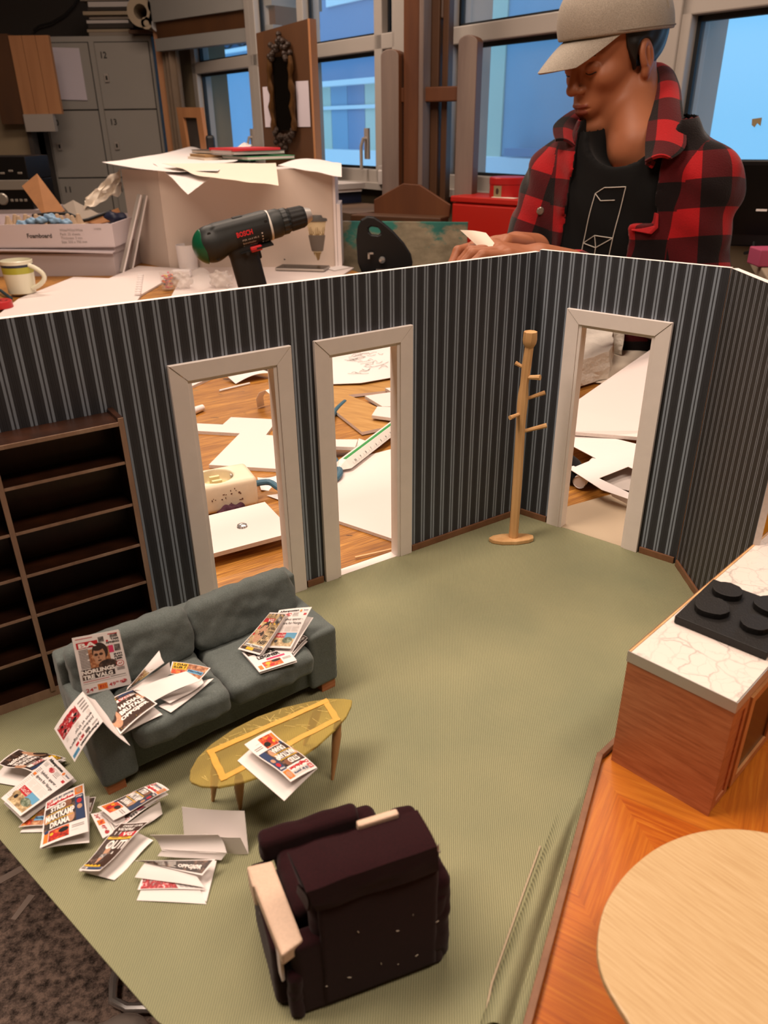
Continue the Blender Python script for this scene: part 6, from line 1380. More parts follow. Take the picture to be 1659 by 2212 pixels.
# lockers
lx0, lx1, ly = (-2.05962,5.30000,0.91317)[0], (-1.34484,5.30000,0.87806)[0], 5.30
lz = (-1.71377,5.30000,0.89576)[2]
lk = thing('locker_unit', 'grey steel locker unit of two columns with a note taped on one door', 'lockers', ((lx0+lx1)/2, ly+.2, ZF))
bxw(m_ := MB(), lx0, lx1, ly, ly+.5, ZF, lz, 'locker_grey'); mesh('carcass', m_, lk, bev=.003)
cw = (lx1-lx0)/2; z1_, z2_, z3_ = (-1.89889,5.30000,0.51079)[2], (-1.88555,5.30000,0.13046)[2], ZF+.08
for ci, nums in ((0, ('9', '10', '11')), (1, ('12', '13', '14'))):
    a, b = lx0+.02+cw*ci, lx0+cw*(ci+1)-.02
    for (zt_, zb_), nb in zip(((lz-.03, z1_), (z1_, z2_), (z2_, z3_)), nums):
        m_ = MB(); bxw(m_, a, b, ly-.010, ly-.001, zb_+.004, zt_-.004, 'locker_grey'); bxw(m_, a-.004, b+.004, ly-.002, ly-.0005, zb_-.001, zt_+.001, 'seam_dark'); d = mesh('door', m_, lk)
        m_ = MB(); bxw(m_, a+.035, a+.06, ly-.022, ly-.010, (zt_+zb_)/2-.03, (zt_+zb_)/2+.012, 'steel_soft'); bxw(m_, a+.042, a+.053, ly-.024, ly-.022, (zt_+zb_)/2-.02, (zt_+zb_)/2+.002, 'seam_dark'); mesh('lock', m_, d)
        m_ = MB(); letter(m_, planar((a+.03, ly-.0105, zt_-.05), (.05, 0, 0), (0, 0, -.035)), nb, 0, 0, .35*len(nb), 1, 'seam_dark', .02); mesh('number', m_, d)
q = [(-1.95717,5.28500,0.84088), (-1.77217,5.28500,0.83432), (-1.78068,5.28500,0.56910), (-1.97772,5.28500,0.56867)]
f = planar(q[0], Vector(q[1])-Vector(q[0]), Vector((0, 0, q[3][2]-q[0][2])))
m_ = MB(); patch(m_, f, 0, 0, 1, 1, 'note_paper', .001); lines(m_, f, .10, .07, .92, .30, 5, 'ink_grey', .25, 3); lines(m_, f, .10, .36, .9, .56, 4, 'ink_grey', .2, 5); lines(m_, f, .08, .62, .95, .65, 1, 'ink_black')
for k in range(len(m_.v)): m_.v[k] = (m_.v[k][0], m_.v[k][1]-.003, m_.v[k][2])
mesh('note', m_, lk)
# pile of flat folders on the lockers
r_ = random.Random(12); zz = lz+.001
fx0, fx1 = (-1.72760,5.35000,0.94239)[0], (-1.46712,5.35000,0.93978)[0]
for i in range(11):
    h = r_.uniform(.018, .030); d = r_.uniform(-.03, .03); m_ = MB(); bxw(m_, fx0+d, fx1+d+r_.uniform(-.02, .03), 5.33+r_.uniform(0, .04), 5.70, zz, zz+h-.003, ('card_grey', 'tube_cream', 'wall_dark', 'paper_grey')[i % 4]); zz += h
    tag(mesh('flat_folder', m_, bev=.002), ['lowest', 'second', 'third', 'fourth', 'fifth', 'sixth', 'seventh', 'eighth', 'ninth', 'tenth', 'eleventh'][i] + ' flat folder from the bottom of the pile on the grey lockers', 'folder', 'flat folders on the lockers')
# rolled posters on a rack
zr = (-1.30135,5.20000,0.91927)[2]
rk = thing('poster_rack', 'dark wooden rack beside the lockers holding rolled posters', 'rack', ((-1.37037,5.25000,0.34786)[0], 5.3, ZF))
ux0, ux1 = (-1.28963,5.15000,0.59421)[0], (-1.22138,5.15000,0.59350)[0]
m_ = MB(); bxw(m_, ux0, ux1, 5.15, 5.20, ZF, 2*.62, 'plank'); mesh('upright', m_, rk); m_ = MB(); bxw(m_, ux1+.005, ux1+.05, 5.16, 5.20, ZF, 2*.62, 'easel_wood'); mesh('upright', m_, rk)
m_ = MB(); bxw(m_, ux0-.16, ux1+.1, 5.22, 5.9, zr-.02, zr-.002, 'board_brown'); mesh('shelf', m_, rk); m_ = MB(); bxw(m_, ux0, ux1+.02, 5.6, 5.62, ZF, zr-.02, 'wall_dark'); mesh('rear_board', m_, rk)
for (px, py, r, mt, lb) in ((303, 25, .075, 'tube_cream', 'thick cream rolled poster at the left of the rack'), (338, 12, .050, 'tube_white', 'white rolled poster at the top of the rack'), (345, 44, .060, 'tube_white', 'thick white rolled poster at the lower right of the rack'), (316, 50, .030, 'tube_cream', 'thin cream rolled poster at the bottom of the rack')):
    p = {303: (-1.33433,5.10000,0.99173), 338: (-1.23943,5.10000,1.01913), 345: (-1.23137,5.10000,0.94899), 316: (-1.30893,5.10000,0.93651)}[px]
    m_ = MB(); m_.lathe([(r*.5, 0), (r, 0), (r, .75), (r*.5, .75), (r*.5, 0)], mt, 24, fr(p, 0, -math.pi/2)); tag(mesh('poster_roll', m_), lb, 'poster roll', 'rolled posters on the rack')
# wood and cabinet at the far left
q0, q1, q2 = (-2.07651,5.00000,0.88630), (-1.88655,5.00000,0.88439), (-2.08796,5.00000,0.43686)
cb = thing('plank_cabinet', 'tall cabinet with pine plank front left of the lockers', 'cabinet', (q0[0], 5.1, ZF))
m_ = MB(); bxw(m_, q0[0]-.12, q0[0]+.015, 5.0, 5.5, q2[2], q1[2], 'board_brown'); mesh('plank', m_, cb)
for k in range(3): m_ = MB(); bxw(m_, q0[0]+.02+.075*k, q0[0]+.092+.075*k, 4.99, 5.02, q2[2]+.05, q1[2]-.01, 'plank'); mesh('plank', m_, cb)
m_ = MB(); bxw(m_, q0[0]+.02, q1[0]+.0, 4.98, 5.02, q2[2]-.04, q2[2]+.05, 'steel_soft'); mesh('metal_plate', m_, cb)
m_ = MB(); bxw(m_, q0[0]+.03, lx0-.012, 5.02, 5.28, ZF, q2[2]-.04, 'wall_dark'); mesh('lower_panel', m_, cb)
m_ = MB(); bxw(m_, q0[0]-.6, q0[0]+.03, 5.1, 5.2, ZF, q2[2]+.2, 'wall_cream'); mesh('side_panel', m_, cb)
m_ = MB(); m_.tube([(-2.25912,5.90000,0.98475), (-2.21428,5.90000,1.01000), (-2.13562,5.90000,1.02458), (-2.03604,5.90000,1.06942), (-1.96619,5.90000,1.11922), (-1.91984,5.90000,1.17376)], .006, 'wire_dark', 6); struct(mesh('trim_3', m_))
# pale beam above the left window
m_ = MB(); a, b = (-1.11115,4.92931,0.95583), (-0.51627,4.42072,0.83774)
A_, B_ = Vector(a), Vector(b); d_ = (B_-A_); d_.z = 0; d_.normalize(); n_ = Vector((-d_.y, d_.x, 0)); L_ = (Vector((B_.x, B_.y, 0))-Vector((A_.x, A_.y, 0))).length
XB = frz((A_.x, A_.y, 0), d_, n_ if n_.y > 0 else -n_)
bxw(m_, -.2, L_, 0, .35, A_.z-.02, A_.z+.12, 'beam_grey', XB); bxw(m_, -.2, L_+.35, -.02, .4, A_.z+.12, A_.z+.16, 'beam_grey', XB); bxw(m_, -.2, L_, .02, .33, A_.z-.10, A_.z-.02, 'board_brown', XB); bxw(m_, -.2, L_, 0, .06, A_.z-.16, A_.z-.10, 'beam_grey', XB)
struct(mesh('trim_4', m_))
# curtains at the left window
ct = thing('curtain', 'brown curtain drawn aside at the left of the far window', 'curtain', wp(2.5, .0, -.12))
def cur(u, v): p = wp(2.36+.2*u, 1.25-1.35*v, -.11+.025*math.sin(u*26)); return p
m_ = MB(); m_.grid(cur, 50, 6, 'curtain', .006); mesh('cloth', m_, ct)
# leaning picture frame
fO_ = Vector((-1.01707,4.31327,0.29490)); fT = (-1.04520,4.53146,0.50368); fR = (-0.88468,4.36088,0.49907)
pf = thing('picture_frame', 'wooden picture frame leaning below the curtain', 'picture frame', fO_)
exv = Vector(fR)-Vector(fT); eyv = Vector((.02, -.02, -.36)); f = planar(fT, exv, eyv)
m_ = MB(); w_ = .22
for a in ((0, 0, w_, 1), (1-w_, 0, 1, 1), (w_, 0, 1-w_, .13), (w_, .87, 1-w_, 1)):
    P = [f(a[0], a[1], .02), f(a[2], a[1], .02), f(a[2], a[3], .02), f(a[0], a[3], .02)]; Q = [f(a[0], a[1]), f(a[2], a[1]), f(a[2], a[3]), f(a[0], a[3])]
    m_.add(P+Q, [(0, 1, 2, 3), (7, 6, 5, 4), (0, 4, 5, 1), (1, 5, 6, 2), (2, 6, 7, 3), (3, 7, 4, 0)], 'plank')
mesh('frame', m_, pf); m_ = MB(); patch(m_, f, w_, .13, 1-w_, .87, 'wall_dark', .004); mesh('picture', m_, pf)
# brown display board with the ornate mirror
dA, dB = Vector((-0.52854,3.88157,0.76992)), Vector((-0.28544,3.67072,0.79642)); dB.z = dA.z + .02
bo = Vector((dA.x, dA.y, 0)); bd = Vector((dB.x-dA.x, dB.y-dA.y, 0)); bw_ = bd.length; bd.normalize(); bn = Vector((bd.y, -bd.x, 0))
if bn.y > 0: bn = -bn
XD = frz(bo, bd, -bn)
zt0, zt1 = dA.z, (-0.29674,3.69445,0.79899)[2]
bb = thing('display_board', 'tall brown wooden board carrying an ornate mirror and two paper notes', 'board', bo + bd*bw_/2 + Vector((0, 0, ZF)))
m_ = MB(); m_.add([XD @ Vector(p) for p in ((0, 0, ZF), (bw_, 0, ZF), (bw_, 0, zt1), (0, 0, zt0), (0, .03, ZF), (bw_, .03, ZF), (bw_, .03, zt1), (0, .03, zt0))], [(0, 1, 2, 3), (7, 6, 5, 4), (0, 4, 5, 1), (1, 5, 6, 2), (2, 6, 7, 3), (3, 7, 4, 0)], 'board_brown'); mesh('panel', m_, bb)
m_ = MB(); bxw(m_, bw_, bw_+.012, -.002, .035, ZF, zt1, 'plank', XD); mesh('edge_strip', m_, bb)
zz = lambda y: .41466+3.2*(-.4529+(1106-y)/1650*.8916)
def pxx(px): return bw_*(px-553)/(665-553)
for a, b, c, d in ((560, 180, 577, 272), (634, 172, 661, 272)):
    m_ = MB(); f = planar(XD @ Vector((pxx(a), -.002, zz(b))), XD.to_3x3() @ Vector((pxx(c)-pxx(a), 0, 0)), (0, 0, zz(d)-zz(b)))
    patch(m_, f, 0, 0, 1, 1, 'note_paper', .001); lines(m_, f, .12, .08, .9, .45, 7, 'ink_grey', .3, a); mesh('note', m_, bb)
mi = thing('ornate_mirror', 'narrow mirror in a dark carved and gilded frame hanging on the brown board', 'mirror', XD @ Vector((pxx(608), -.03, zz(200))))
cx, top_, bot_ = pxx(609), zz(118), zz(280)
m_ = MB(); bxw(m_, pxx(591), pxx(628), -.016, -.010, bot_, top_, 'mirror_glass', XD); mesh('glass', m_, mi)
m_ = MB(); r_ = random.Random(4)
for s in (pxx(586), pxx(632)):
    m_.tube([XD @ Vector((s+.004*math.sin(k*1.3), -.022, bot_+(top_-bot_)*k/12)) for k in range(13)], [.012+.004*math.sin(k*2) for k in range(13)], 'gold_dark', 8)
mesh('side_post', m_, mi)
def blob(cz, up):
    m = MB()
    for k in range(26):
        a = math.pi*k/25; rr = r_.uniform(.6, 1); p = XD @ Vector((cx+.068*math.cos(a)*rr, -.022+r_.uniform(-.008, .008), cz+up*.10*math.sin(a)*rr*r_.uniform(.5, 1)))
        m.lathe([(.0001, -.013), (.010, -.008), (.013, 0), (.010, .008), (.0001, .013)], 'mirror_frame_dark', 8, fr(p))
    return m
mesh('crest', blob(top_-.01, 1), mi); mesh('apron', blob(bot_+.01, -1), mi)
# bench under the windows with papers
m_ = MB(); wbox(m_, .15, 1.10, .09, .118, -.42, -.13, 'bench_wood'); be = thing('bench', 'long dark wooden bench under the windows behind the easel', 'bench', wp(.8, ZF, -.35)); mesh('top', m_, be)
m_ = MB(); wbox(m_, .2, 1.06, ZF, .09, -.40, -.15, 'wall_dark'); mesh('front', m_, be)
for i, (t0, t1, z0, h, mt, lb, n0) in enumerate(((.50, .86, .1185, .045, 'folder_navy', 'dark blue folder box on the bench beside the white box', -.41), (.48, .90, .164, .012, 'paper', 'white paper stack on the dark blue folder box', -.42), (.47, .80, .1765, .02, 'paper_grey', 'topmost grey-white paper stack on the bench', -.41))):
    m_ = MB(); wbox(m_, t0, t1, z0, z0+h, n0, n0+.28, mt); tag(mesh('paper_stack' if i else 'folder_box', m_), lb, 'papers' if i else 'folder')
p = wp(.44, .19, -.05); m_ = MB(); m_.lathe([(.0001, 0), (.028, 0), (.028, .05), (.024, .055), (.026, .07), (.0001, .07)], 'paper_grey', 20, fr(p)); tag(mesh('jar', m_), 'small pale jar on the window sill left of the easel', 'jar')
# easel
eD = Vector((0.12238,3.03986,0.15048)); er = Vector((.90, -.43, 0)).normalized(); en = Vector((-er.y, er.x, 0))
XE = frz((eD.x, eD.y, 0), er, en)
ea = thing('easel', 'large studio easel of brown wood standing before the windows', 'easel', (eD.x, eD.y, ZF))
def ez(y, dp=2.83): return .41466+dp*(-.4529+(1106-y)/1650*.8916)
def ebx(name, x0, x1, y0, y1, z0, z1, mats):
    m = MB(); bxw(m, x0, x1, y0, y1, z0, z1, mats[0], XE)
    if len(mats) > 1: bxw(m, x0+.014, x1+.0004, y0-.0006, y0+.002, z0, z1, mats[1], XE)
    return mesh(name, m, ea, bev=.004)
k_ = 2.83/1650/.90
ex = lambda px: (px-893)*k_
def arm(px0, px1, ytop, ybot):
    m = MB(); x0, x1 = ex(px0), ex(px1); zt_, zb_ = ez(ytop), ez(ybot); r = (x1-x0)/2
    poly = [(x0, zb_), (x1, zb_), (x1, zt_-r*.6)] + [((x0+x1)/2+r*math.cos(a), zt_-r*.6+r*.6*math.sin(a)) for a in np.linspace(.3, 2.84, 7)] + [(x0, zt_-r*.6)]
    vs = [XE @ Vector((p[0], q, p[1])) for q in (-.03, .03) for p in poly]; n = len(poly)
    m.add(vs, [tuple(range(n)), tuple(range(2*n-1, n-1, -1))] + [(i, n+i, n+(i+1) % n, (i+1) % n) for i in range(n)], ['easel_grey', 'easel_wood']+['easel_wood']*n); return mesh('side_post', m, ea, bev=.003)
arm(833, 869, 118, 520); arm(982, 1017, 100, 520)
ebx('mast', ex(874), ex(906), -.012, .03, ez(440), 1.35, ('easel_wood',)); ebx('mast_rail', ex(908), ex(917), -.03, .04, ez(440), 1.35, ('easel_grey',))
ebx('rear_mast', ex(913), ex(930), .05, .10, ez(440), 1.35, ('board_brown',)); ebx('rear_mast', ex(936), ex(948), .05, .10, ez(440), 1.35, ('board_brown',)); ebx('rear_brace', ex(930), ex(936), .06, .10, ez(60), ez(20), ('easel_grey',))
ebx('crossbar', ex(835), ex(1000), -.006, .028, ez(224), ez(194), ('easel_wood',))
m = MB(); poly = [(ex(818), ez(468)), (ex(975), ez(468)), (ex(978), ez(438)), (ex(915), ez(396)), (ex(880), ez(394)), (ex(818), ez(432))]
vs = [XE @ Vector((p[0], q, p[1])) for q in (-.042, -.031) for p in poly]; n = len(poly); m.add(vs, [tuple(range(n)), tuple(range(2*n-1, n-1, -1))] + [(i, n+i, n+(i+1) % n, (i+1) % n) for i in range(n)], 'easel_wood'); mesh('base_board', m, ea, bev=.003)
ebx('tray', ex(788), ex(975), -.12, -.04, ez(478), ez(462), ('board_brown',))
ebx('foot', ex(835), ex(866), -.25, .35, ZF, ZF+.07, ('easel_wood',)); ebx('foot', ex(985), ex(1015), -.25, .35, ZF, ZF+.07, ('easel_wood',)); ebx('leg', ex(837), ex(866), -.03, .03, ZF+.07, ez(520), ('easel_wood',)); ebx('leg', ex(985), ex(1014), -.03, .03, ZF+.07, ez(520), ('easel_wood',))
# red cabinet with the tin
rO = Vector((0.25074,2.86821,0.18792)); rz_ = ez(424, 2.66)
XC = frz((rO.x, rO.y, 0), (.74, -.67, 0), (.67, .74, 0))
rc = thing('red_cabinet', 'bright red metal cabinet beside the easel', 'cabinet', XC @ Vector((.2, .2, ZF)))
m_ = MB(); bxw(m_, 0, .42, 0, .16, ZF, rz_-.022, 'cabinet_red', XC); mesh('body', m_, rc, bev=.004); m_ = MB(); bxw(m_, -.004, .424, -.006, .162, rz_-.020, rz_, 'cabinet_red', XC); mesh('top', m_, rc, bev=.004)
m_ = MB(); bxw(m_, .008, .412, -.006, 0, rz_-.42, rz_-.026, 'cabinet_red', XC); mesh('drawer', m_, rc, bev=.003)
o = XC @ Vector((.175, .080, rz_+.0006))
tn = thing('red_tin', 'round red tin with a small picture label on the red cabinet', 'tin', o)
mesh('body', MB().lathe([(.0001, 0), (.062, 0), (.062, .052), (.060, .054), (.0001, .054)], 'tin_red', 40, fr(o)), tn); mesh('lid', MB().lathe([(.0635, .040), (.0635, .058), (.060, .061), (.0001, .060)], 'tin_red', 40, fr(o)), tn)
m_ = MB()
cyl = lambda u, v, off=0: o + Vector(((.0622+off)*math.sin(-1.0+.5*u), -(.0622+off)*math.cos(-1.0+.5*u), .036-.034*v))
patch(m_, cyl, 0, 0, 1, 1, 'tin_label', .0004); disc(m_, cyl, .5, .5, .2, .3, 'ink_brown', .0007, 10); mesh('label', m_, tn)
m_ = MB(); bxw(m_, .16, .25, .005, .03, rz_+.0005, rz_+.002, 'paper_cream', XC); tag(mesh('paper_slip', m_), 'cream paper slip lying in front of the red tin', 'paper')
# cloud painting leaning behind the chair
pA, pB = Vector((-0.23952,2.77185,0.13069)), Vector((0.28680,2.67342,0.11354))
pX = Vector((pB.x-pA.x, pB.y-pA.y, 0)); pw_ = pX.length; XPn = frz((pA.x, pA.y, 0), pX, (-pX.y, pX.x, 0)); zt_ = (pA.z+pB.z)/2
cp_ = thing('cloud_painting', 'large canvas painted with teal sky and beige clouds behind the black chair', 'painting', XPn @ Vector((pw_/2, .01, ZF)))
m_ = MB(); bxw(m_, 0, pw_, .0, .02, ZF+.03, zt_, 'cloud_painting', XPn); mesh('canvas', m_, cp_); bpy.data.objects[mesh('stretcher', bxw(MB(), .01, pw_-.01, .0205, .04, ZF+.001, zt_-.01, 'pine', XPn), cp_).name]
# black chair
cO = Vector((-0.07625,2.58050,0.15142)); XH2 = frz((cO.x, cO.y, 0), (.985, -.05, 0), (.05, .985, 0)); kc = 2.42/1650
cz = lambda y: ez(y, 2.42)
bc = thing('black_chair', 'black plastic chair with a handle slot in its backrest behind the wallpaper wall', 'chair', XH2 @ Vector((.08, 0, ZF)))
out = [(0, 575), (-2, 520), (2, 490), (10, 474), (24, 466), (38, 468), (56, 480), (80, 502), (102, 528), (118, 555), (122, 575), (118, 600), (60, 612), (10, 604)]
hol = [(26, 494), (32, 490), (46, 493), (52, 500), (51, 507), (46, 510), (32, 508), (27, 503)]
bm = bmesh.new(); ov = [bm.verts.new((p[0]*kc, 0, cz(p[1]))) for p in out]; hv = [bm.verts.new((p[0]*kc, 0, cz(p[1]))) for p in hol]
es = [bm.edges.new((ov[i], ov[(i+1) % len(ov)])) for i in range(len(ov))] + [bm.edges.new((hv[i], hv[(i+1) % len(hv)])) for i in range(len(hv))]
bmesh.ops.triangle_fill(bm, use_beauty=True, edges=es); bmesh.ops.recalc_face_normals(bm, faces=bm.faces[:]); bmesh.ops.solidify(bm, geom=bm.faces[:], thickness=.018)
bm.verts.index_update(); m_ = MB().add([XH2 @ v.co for v in bm.verts], [tuple(v.index for v in q.verts) for q in bm.faces], 'chair_black'); bm.free(); mesh('backrest', m_, bc, bev=.005)
mesh('seat', MB().lathe([(.0001, 0), (.17, 0), (.19, .015), (.18, .03), (.0001, .025)], 'chair_black', 32, XH2 @ fr((.08, .17, cz(575)-.42))), bc)
m_ = MB(); bxw(m_, .06, .11, -.01, .02, cz(575)-.42, cz(575)-.02, 'steel_soft', XH2); mesh('back_bar', m_, bc); mesh('column', MB().tube([XH2 @ Vector((.08, .17, ZF+.05)), XH2 @ Vector((.08, .17, cz(575)-.42))], .025, 'steel_soft', 14), bc)
for k in range(5): a = k*2*math.pi/5; mesh('foot', MB().tube([XH2 @ Vector((.08, .17, ZF+.06)), XH2 @ Vector((.08+.25*math.cos(a), .17+.25*math.sin(a), ZF+.018))], .018, 'chair_black', 8), bc)
m_ = MB(); bxw(m_, 24*kc, 28*kc, -.024, -.018, cz(563), cz(548), 'steel', XH2); bxw(m_, 24*kc, 36*kc, -.024, -.018, cz(552), cz(548), 'steel', XH2); mesh('bracket', m_, bc)
mesh('bolt', MB().lathe([(.0001, .012), (.009, .010), (.011, 0)], 'chrome', 16, XH2 @ fr((55*kc, -.018, cz(566)), 0, math.pi/2)), bc)
# small black chair backs far behind
for lb, a, b in (('black chair back in front of the far left window', (-0.80151,3.90679,0.37788), (-0.76005,3.87007,0.30557)), ('black chair back just above the white box by the lockers', (-1.07228,3.75475,0.29934), (-1.01918,3.73674,0.26388))):
    a, b = Vector(a), Vector(b); t = thing('office_chair', lb, 'chair', (a.x, a.y+.1, ZF)); m_ = MB(); bxw(m_, a.x, b.x, a.y, a.y+.025, b.z-.10, a.z, 'chair_black'); mesh('backrest', m_, t, bev=.012); m_ = MB(); bxw(m_, a.x-.15, b.x+.15, a.y+.05, a.y+.42, ZF+.44, ZF+.48, 'chair_black'); mesh('seat', m_, t, bev=.012)
    c_ = Vector(((a.x+b.x)/2, a.y+.22, 0)); mesh('column', MB().tube([c_+Vector((0, 0, ZF+.02)), c_+Vector((0, 0, ZF+.44))], .03, 'steel_soft', 12), t); mesh('back_bar', MB().tube([Vector(((a.x+b.x)/2, a.y+.03, ZF+.45)), Vector(((a.x+b.x)/2, a.y+.02, b.z-.05))], .012, 'steel_soft', 8), t); mesh('base', MB().lathe([(.0001, .02), (.24, .0), (.24, .02), (.0001, .05)], 'chair_black', 20, fr(c_+Vector((0, 0, ZF)))), t)
# desk and monitor at the right
dz_ = .115
ds = thing('side_desk', 'beige desk along the right windows under the black monitor', 'desk', (1.3, 1.6, ZF))
dp = [(.78, 1.55), (1.6, .55), (2.1, .58), (1.25, 1.82), (.95, 2.05)]
mesh('top', MB().prism(dp, dz_-.03, dz_, 'desk_beige'), ds, bev=.003)
for x, y in ((.90, 1.60), (1.55, .75), (1.9, .72), (1.2, 1.75)): mesh('leg', MB().box((x, y, (ZF+dz_-.03)/2), (.04, .04, dz_-.03-ZF), 'steel_soft'), ds)
mA = Vector((0.84020,2.06437,0.32769)); mzb = dz_+.012
XM = frz((mA.x, mA.y, 0), (.93, -.36, 0), (.36, .93, 0))
mo = thing('monitor', 'black flat monitor on the beige desk at the right edge', 'monitor', XM @ Vector((.22, .05, dz_)))
m_ = MB(); bxw(m_, 0, .36, 0, .035, mzb, mA.z, 'screen_black', XM); mesh('housing', m_, mo, bev=.004); m_ = MB(); bxw(m_, .012, .348, -.0012, .0, mzb+.03, mA.z-.012, 'phone_black', XM); mesh('screen', m_, mo); m_ = MB(); bxw(m_, .17, .27, .01, .03, dz_+.004, mzb, 'rubber', XM); bxw(m_, .12, .26, -.06, .05, dz_+.0005, dz_+.006, 'rubber', XM); mesh('stand', m_, mo)
m_ = MB(); bxw(m_, .10, .125, -.002, 0, mzb+.085, mzb+.09, 'paper', XM); mesh('badge', m_, mo)
o = Vector((0.86417,1.79235,0.14540)); m_ = MB(); m_.box((o.x+.03, o.y+.03, dz_+.020), (.08, .06, .038), 'pink_box'); tag(mesh('pink_box', m_, bev=.003), 'small pink box on the beige desk below the monitor', 'box')
tag(mesh('monitor_cable', MB().tube([XM @ Vector((.11, .02, mzb+.02)), XM @ Vector((.11, -.03, dz_+.006)), XM @ Vector((.09, -.07, dz_+.006))], .004, 'cable_black', 8)), 'short dark cable hanging below the black monitor', 'cable')
m_ = MB(); P = [(1.12273,2.58060,0.41664), (1.15205,2.58233,0.42006), (1.14757,2.57100,0.39773), (1.13792,2.57484,0.40529), (1.12940,2.56920,0.39420), (1.12112,2.57240,0.40050)]
c_ = (Vector(P[0])-WP).dot(WN); Q = []
for p in P: p = Vector(p); dr_ = p-cam.matrix_world.translation; s = (.018-(cam.matrix_world.translation-WP).dot(WN))/dr_.dot(WN); Q.append(cam.matrix_world.translation+dr_*s)
m_.add(Q+[q_-WN*.001 for q_ in Q], [tuple(range(6)), tuple(range(11, 5, -1))], 'tin_label'); tag(mesh('torn_sticker', m_), 'torn paper sticker on the right window pane', 'sticker')
# yellow panel behind the end of the model wall
m_ = MB(); m_.prism([(.328, .640), (.43, .735), (.427, .738), (.325, .643)], TZ+.0005, .122, 'yellow_plastic'); tag(mesh('yellow_folder', m_, bev=.001), 'yellow plastic folder standing behind the counter at the right edge', 'folder')
# on the workshop floor
for lb, q in (('upper white tape strip on the speckled floor at the left edge', ((-0.68308,0.88598,-0.73900), (-0.64462,0.91762,-0.73900), (-0.63501,0.90816,-0.73900), (-0.67698,0.87254,-0.73900))), ('lower white tape strip on the speckled floor', ((-0.60768,0.86111,-0.73900), (-0.59597,0.85922,-0.73900), (-0.60993,0.81484,-0.73900), (-0.61900,0.81658,-0.73900)))):
    m_ = MB(); P = [Vector(p) for p in q]; m_.add(P+[p-Vector((0, 0, .001)) for p in P], [(3, 2, 1, 0), (4, 5, 6, 7), (0, 1, 5, 4), (1, 2, 6, 5), (2, 3, 7, 6), (3, 0, 4, 7)], 'tape_white'); tag(mesh('tape_strip', m_), lb, 'tape')
o = Vector((-0.39315,0.68267,-0.72500)); sc_ = thing('stool', 'chrome tube stool mostly hidden under the table edge', 'stool', (o.x+.15, o.y+.15, ZF))
mesh('runner', MB().tube([o+Vector((-.02, .16, 0)), o+Vector((-.02, .02, 0)), o+Vector((-.012, -.008, 0)), o+Vector((.012, -.018, 0)), o+Vector((.36, -.018, 0))], .007, 'chrome', 10), sc_)
mesh('runner', MB().tube([o+Vector((-.02, .16, 0)), o+Vector((-.02, .36, 0)), o+Vector((.36, .36, 0))], .007, 'chrome', 10), sc_)
for x, y in ((.34, -.018), (.34, .36)): mesh('leg', MB().tube([o+Vector((x, y, 0)), o+Vector((x, y, .42))], .007, 'chrome', 10), sc_)
mesh('seat', MB().box((o.x+.17, o.y+.17, o.z+.43), (.36, .40, .02), 'beech'), sc_, bev=.005)
V, F = surf(lambda x, y, z: ell(x, y, z, (0, 0, 0), (.075, .04, .025)) + .008*np.sin(x*70)*np.cos(y*90+z*60), (-.10, -.07, -.05), (.10, .07, .05), .004)
o = Vector((-0.38606,0.60374,-0.71000)); tag(mesh('plastic_bag', MB().add([o + Vector(v) for v in V], F, 'bag_clear', None, True)), 'crumpled translucent bag on the speckled floor at the bottom edge', 'bag')
# lamp housings on the ceiling
for x, y in ((.10, 1.75), (-.75, .35), (.75, .15), (-.9, 3.2)):
    X = fr((x, y, 0), .6); t = thing('ceiling_lamp', 'white ceiling lamp housing above the work table', 'lamp', (x, y, ZC-.05), 'ceiling lamps'); m_ = MB(); bxw(m_, -.68, .68, -.2, .2, 1.805, ZC-.001, 'foamboard', X); mesh('housing', m_, t, bev=.005)

# ------------------------------------------------------------------ the young man at the far side of the table
RV = Vector((.967, -.254, 0)).normalized(); TV = Vector((-.254, -.967, 0)).normalized(); UP = Vector((0, 0, 1))
def basis(yaw, pitch=0, roll=0):
    """axes (forward, left, up) of something that faces the camera side, turned to the picture's left by yaw and bowed by pitch"""
    fh = TV*math.cos(yaw) - RV*math.sin(yaw); f = fh*math.cos(pitch) - UP*math.sin(pitch); l = UP.cross(fh); u = f.cross(l)
    if roll: l, u = l*math.cos(roll)+u*math.sin(roll), u*math.cos(roll)-l*math.sin(roll)
    return f, l, u
hf, hl, hu = basis(math.radians(51), math.radians(19))
EAR = Vector((0.49572,1.65616,0.51771))
HC_ = EAR - hl*.074
HM = Matrix((hf, hl, hu)).transposed().to_4x4(); HM.translation = HC_
HI = HM.inverted()
tf, tl, tu = basis(math.radians(22), math.radians(6))
NB = Vector((0.48593,1.63705,0.36964))
TM = Matrix((tf, tl, tu)).transposed().to_4x4(); TM.translation = NB
TI = TM.inverted()
man = thing('person', 'person in grey cap and red-black checked jacket looking down at a white card', 'person', (NB.x, NB.y, ZF))
nb = HI @ NB; nb = Vector((nb.x-.01, nb.y+.006, nb.z))
def sub(D, *ds, k=.006):
    for d in ds: D = smax(D, -d, k)
    return D
def uni(ds, k=.01):
    D = ds[0]
    for d in ds[1:]: D = smin(D, d, k)
    return D
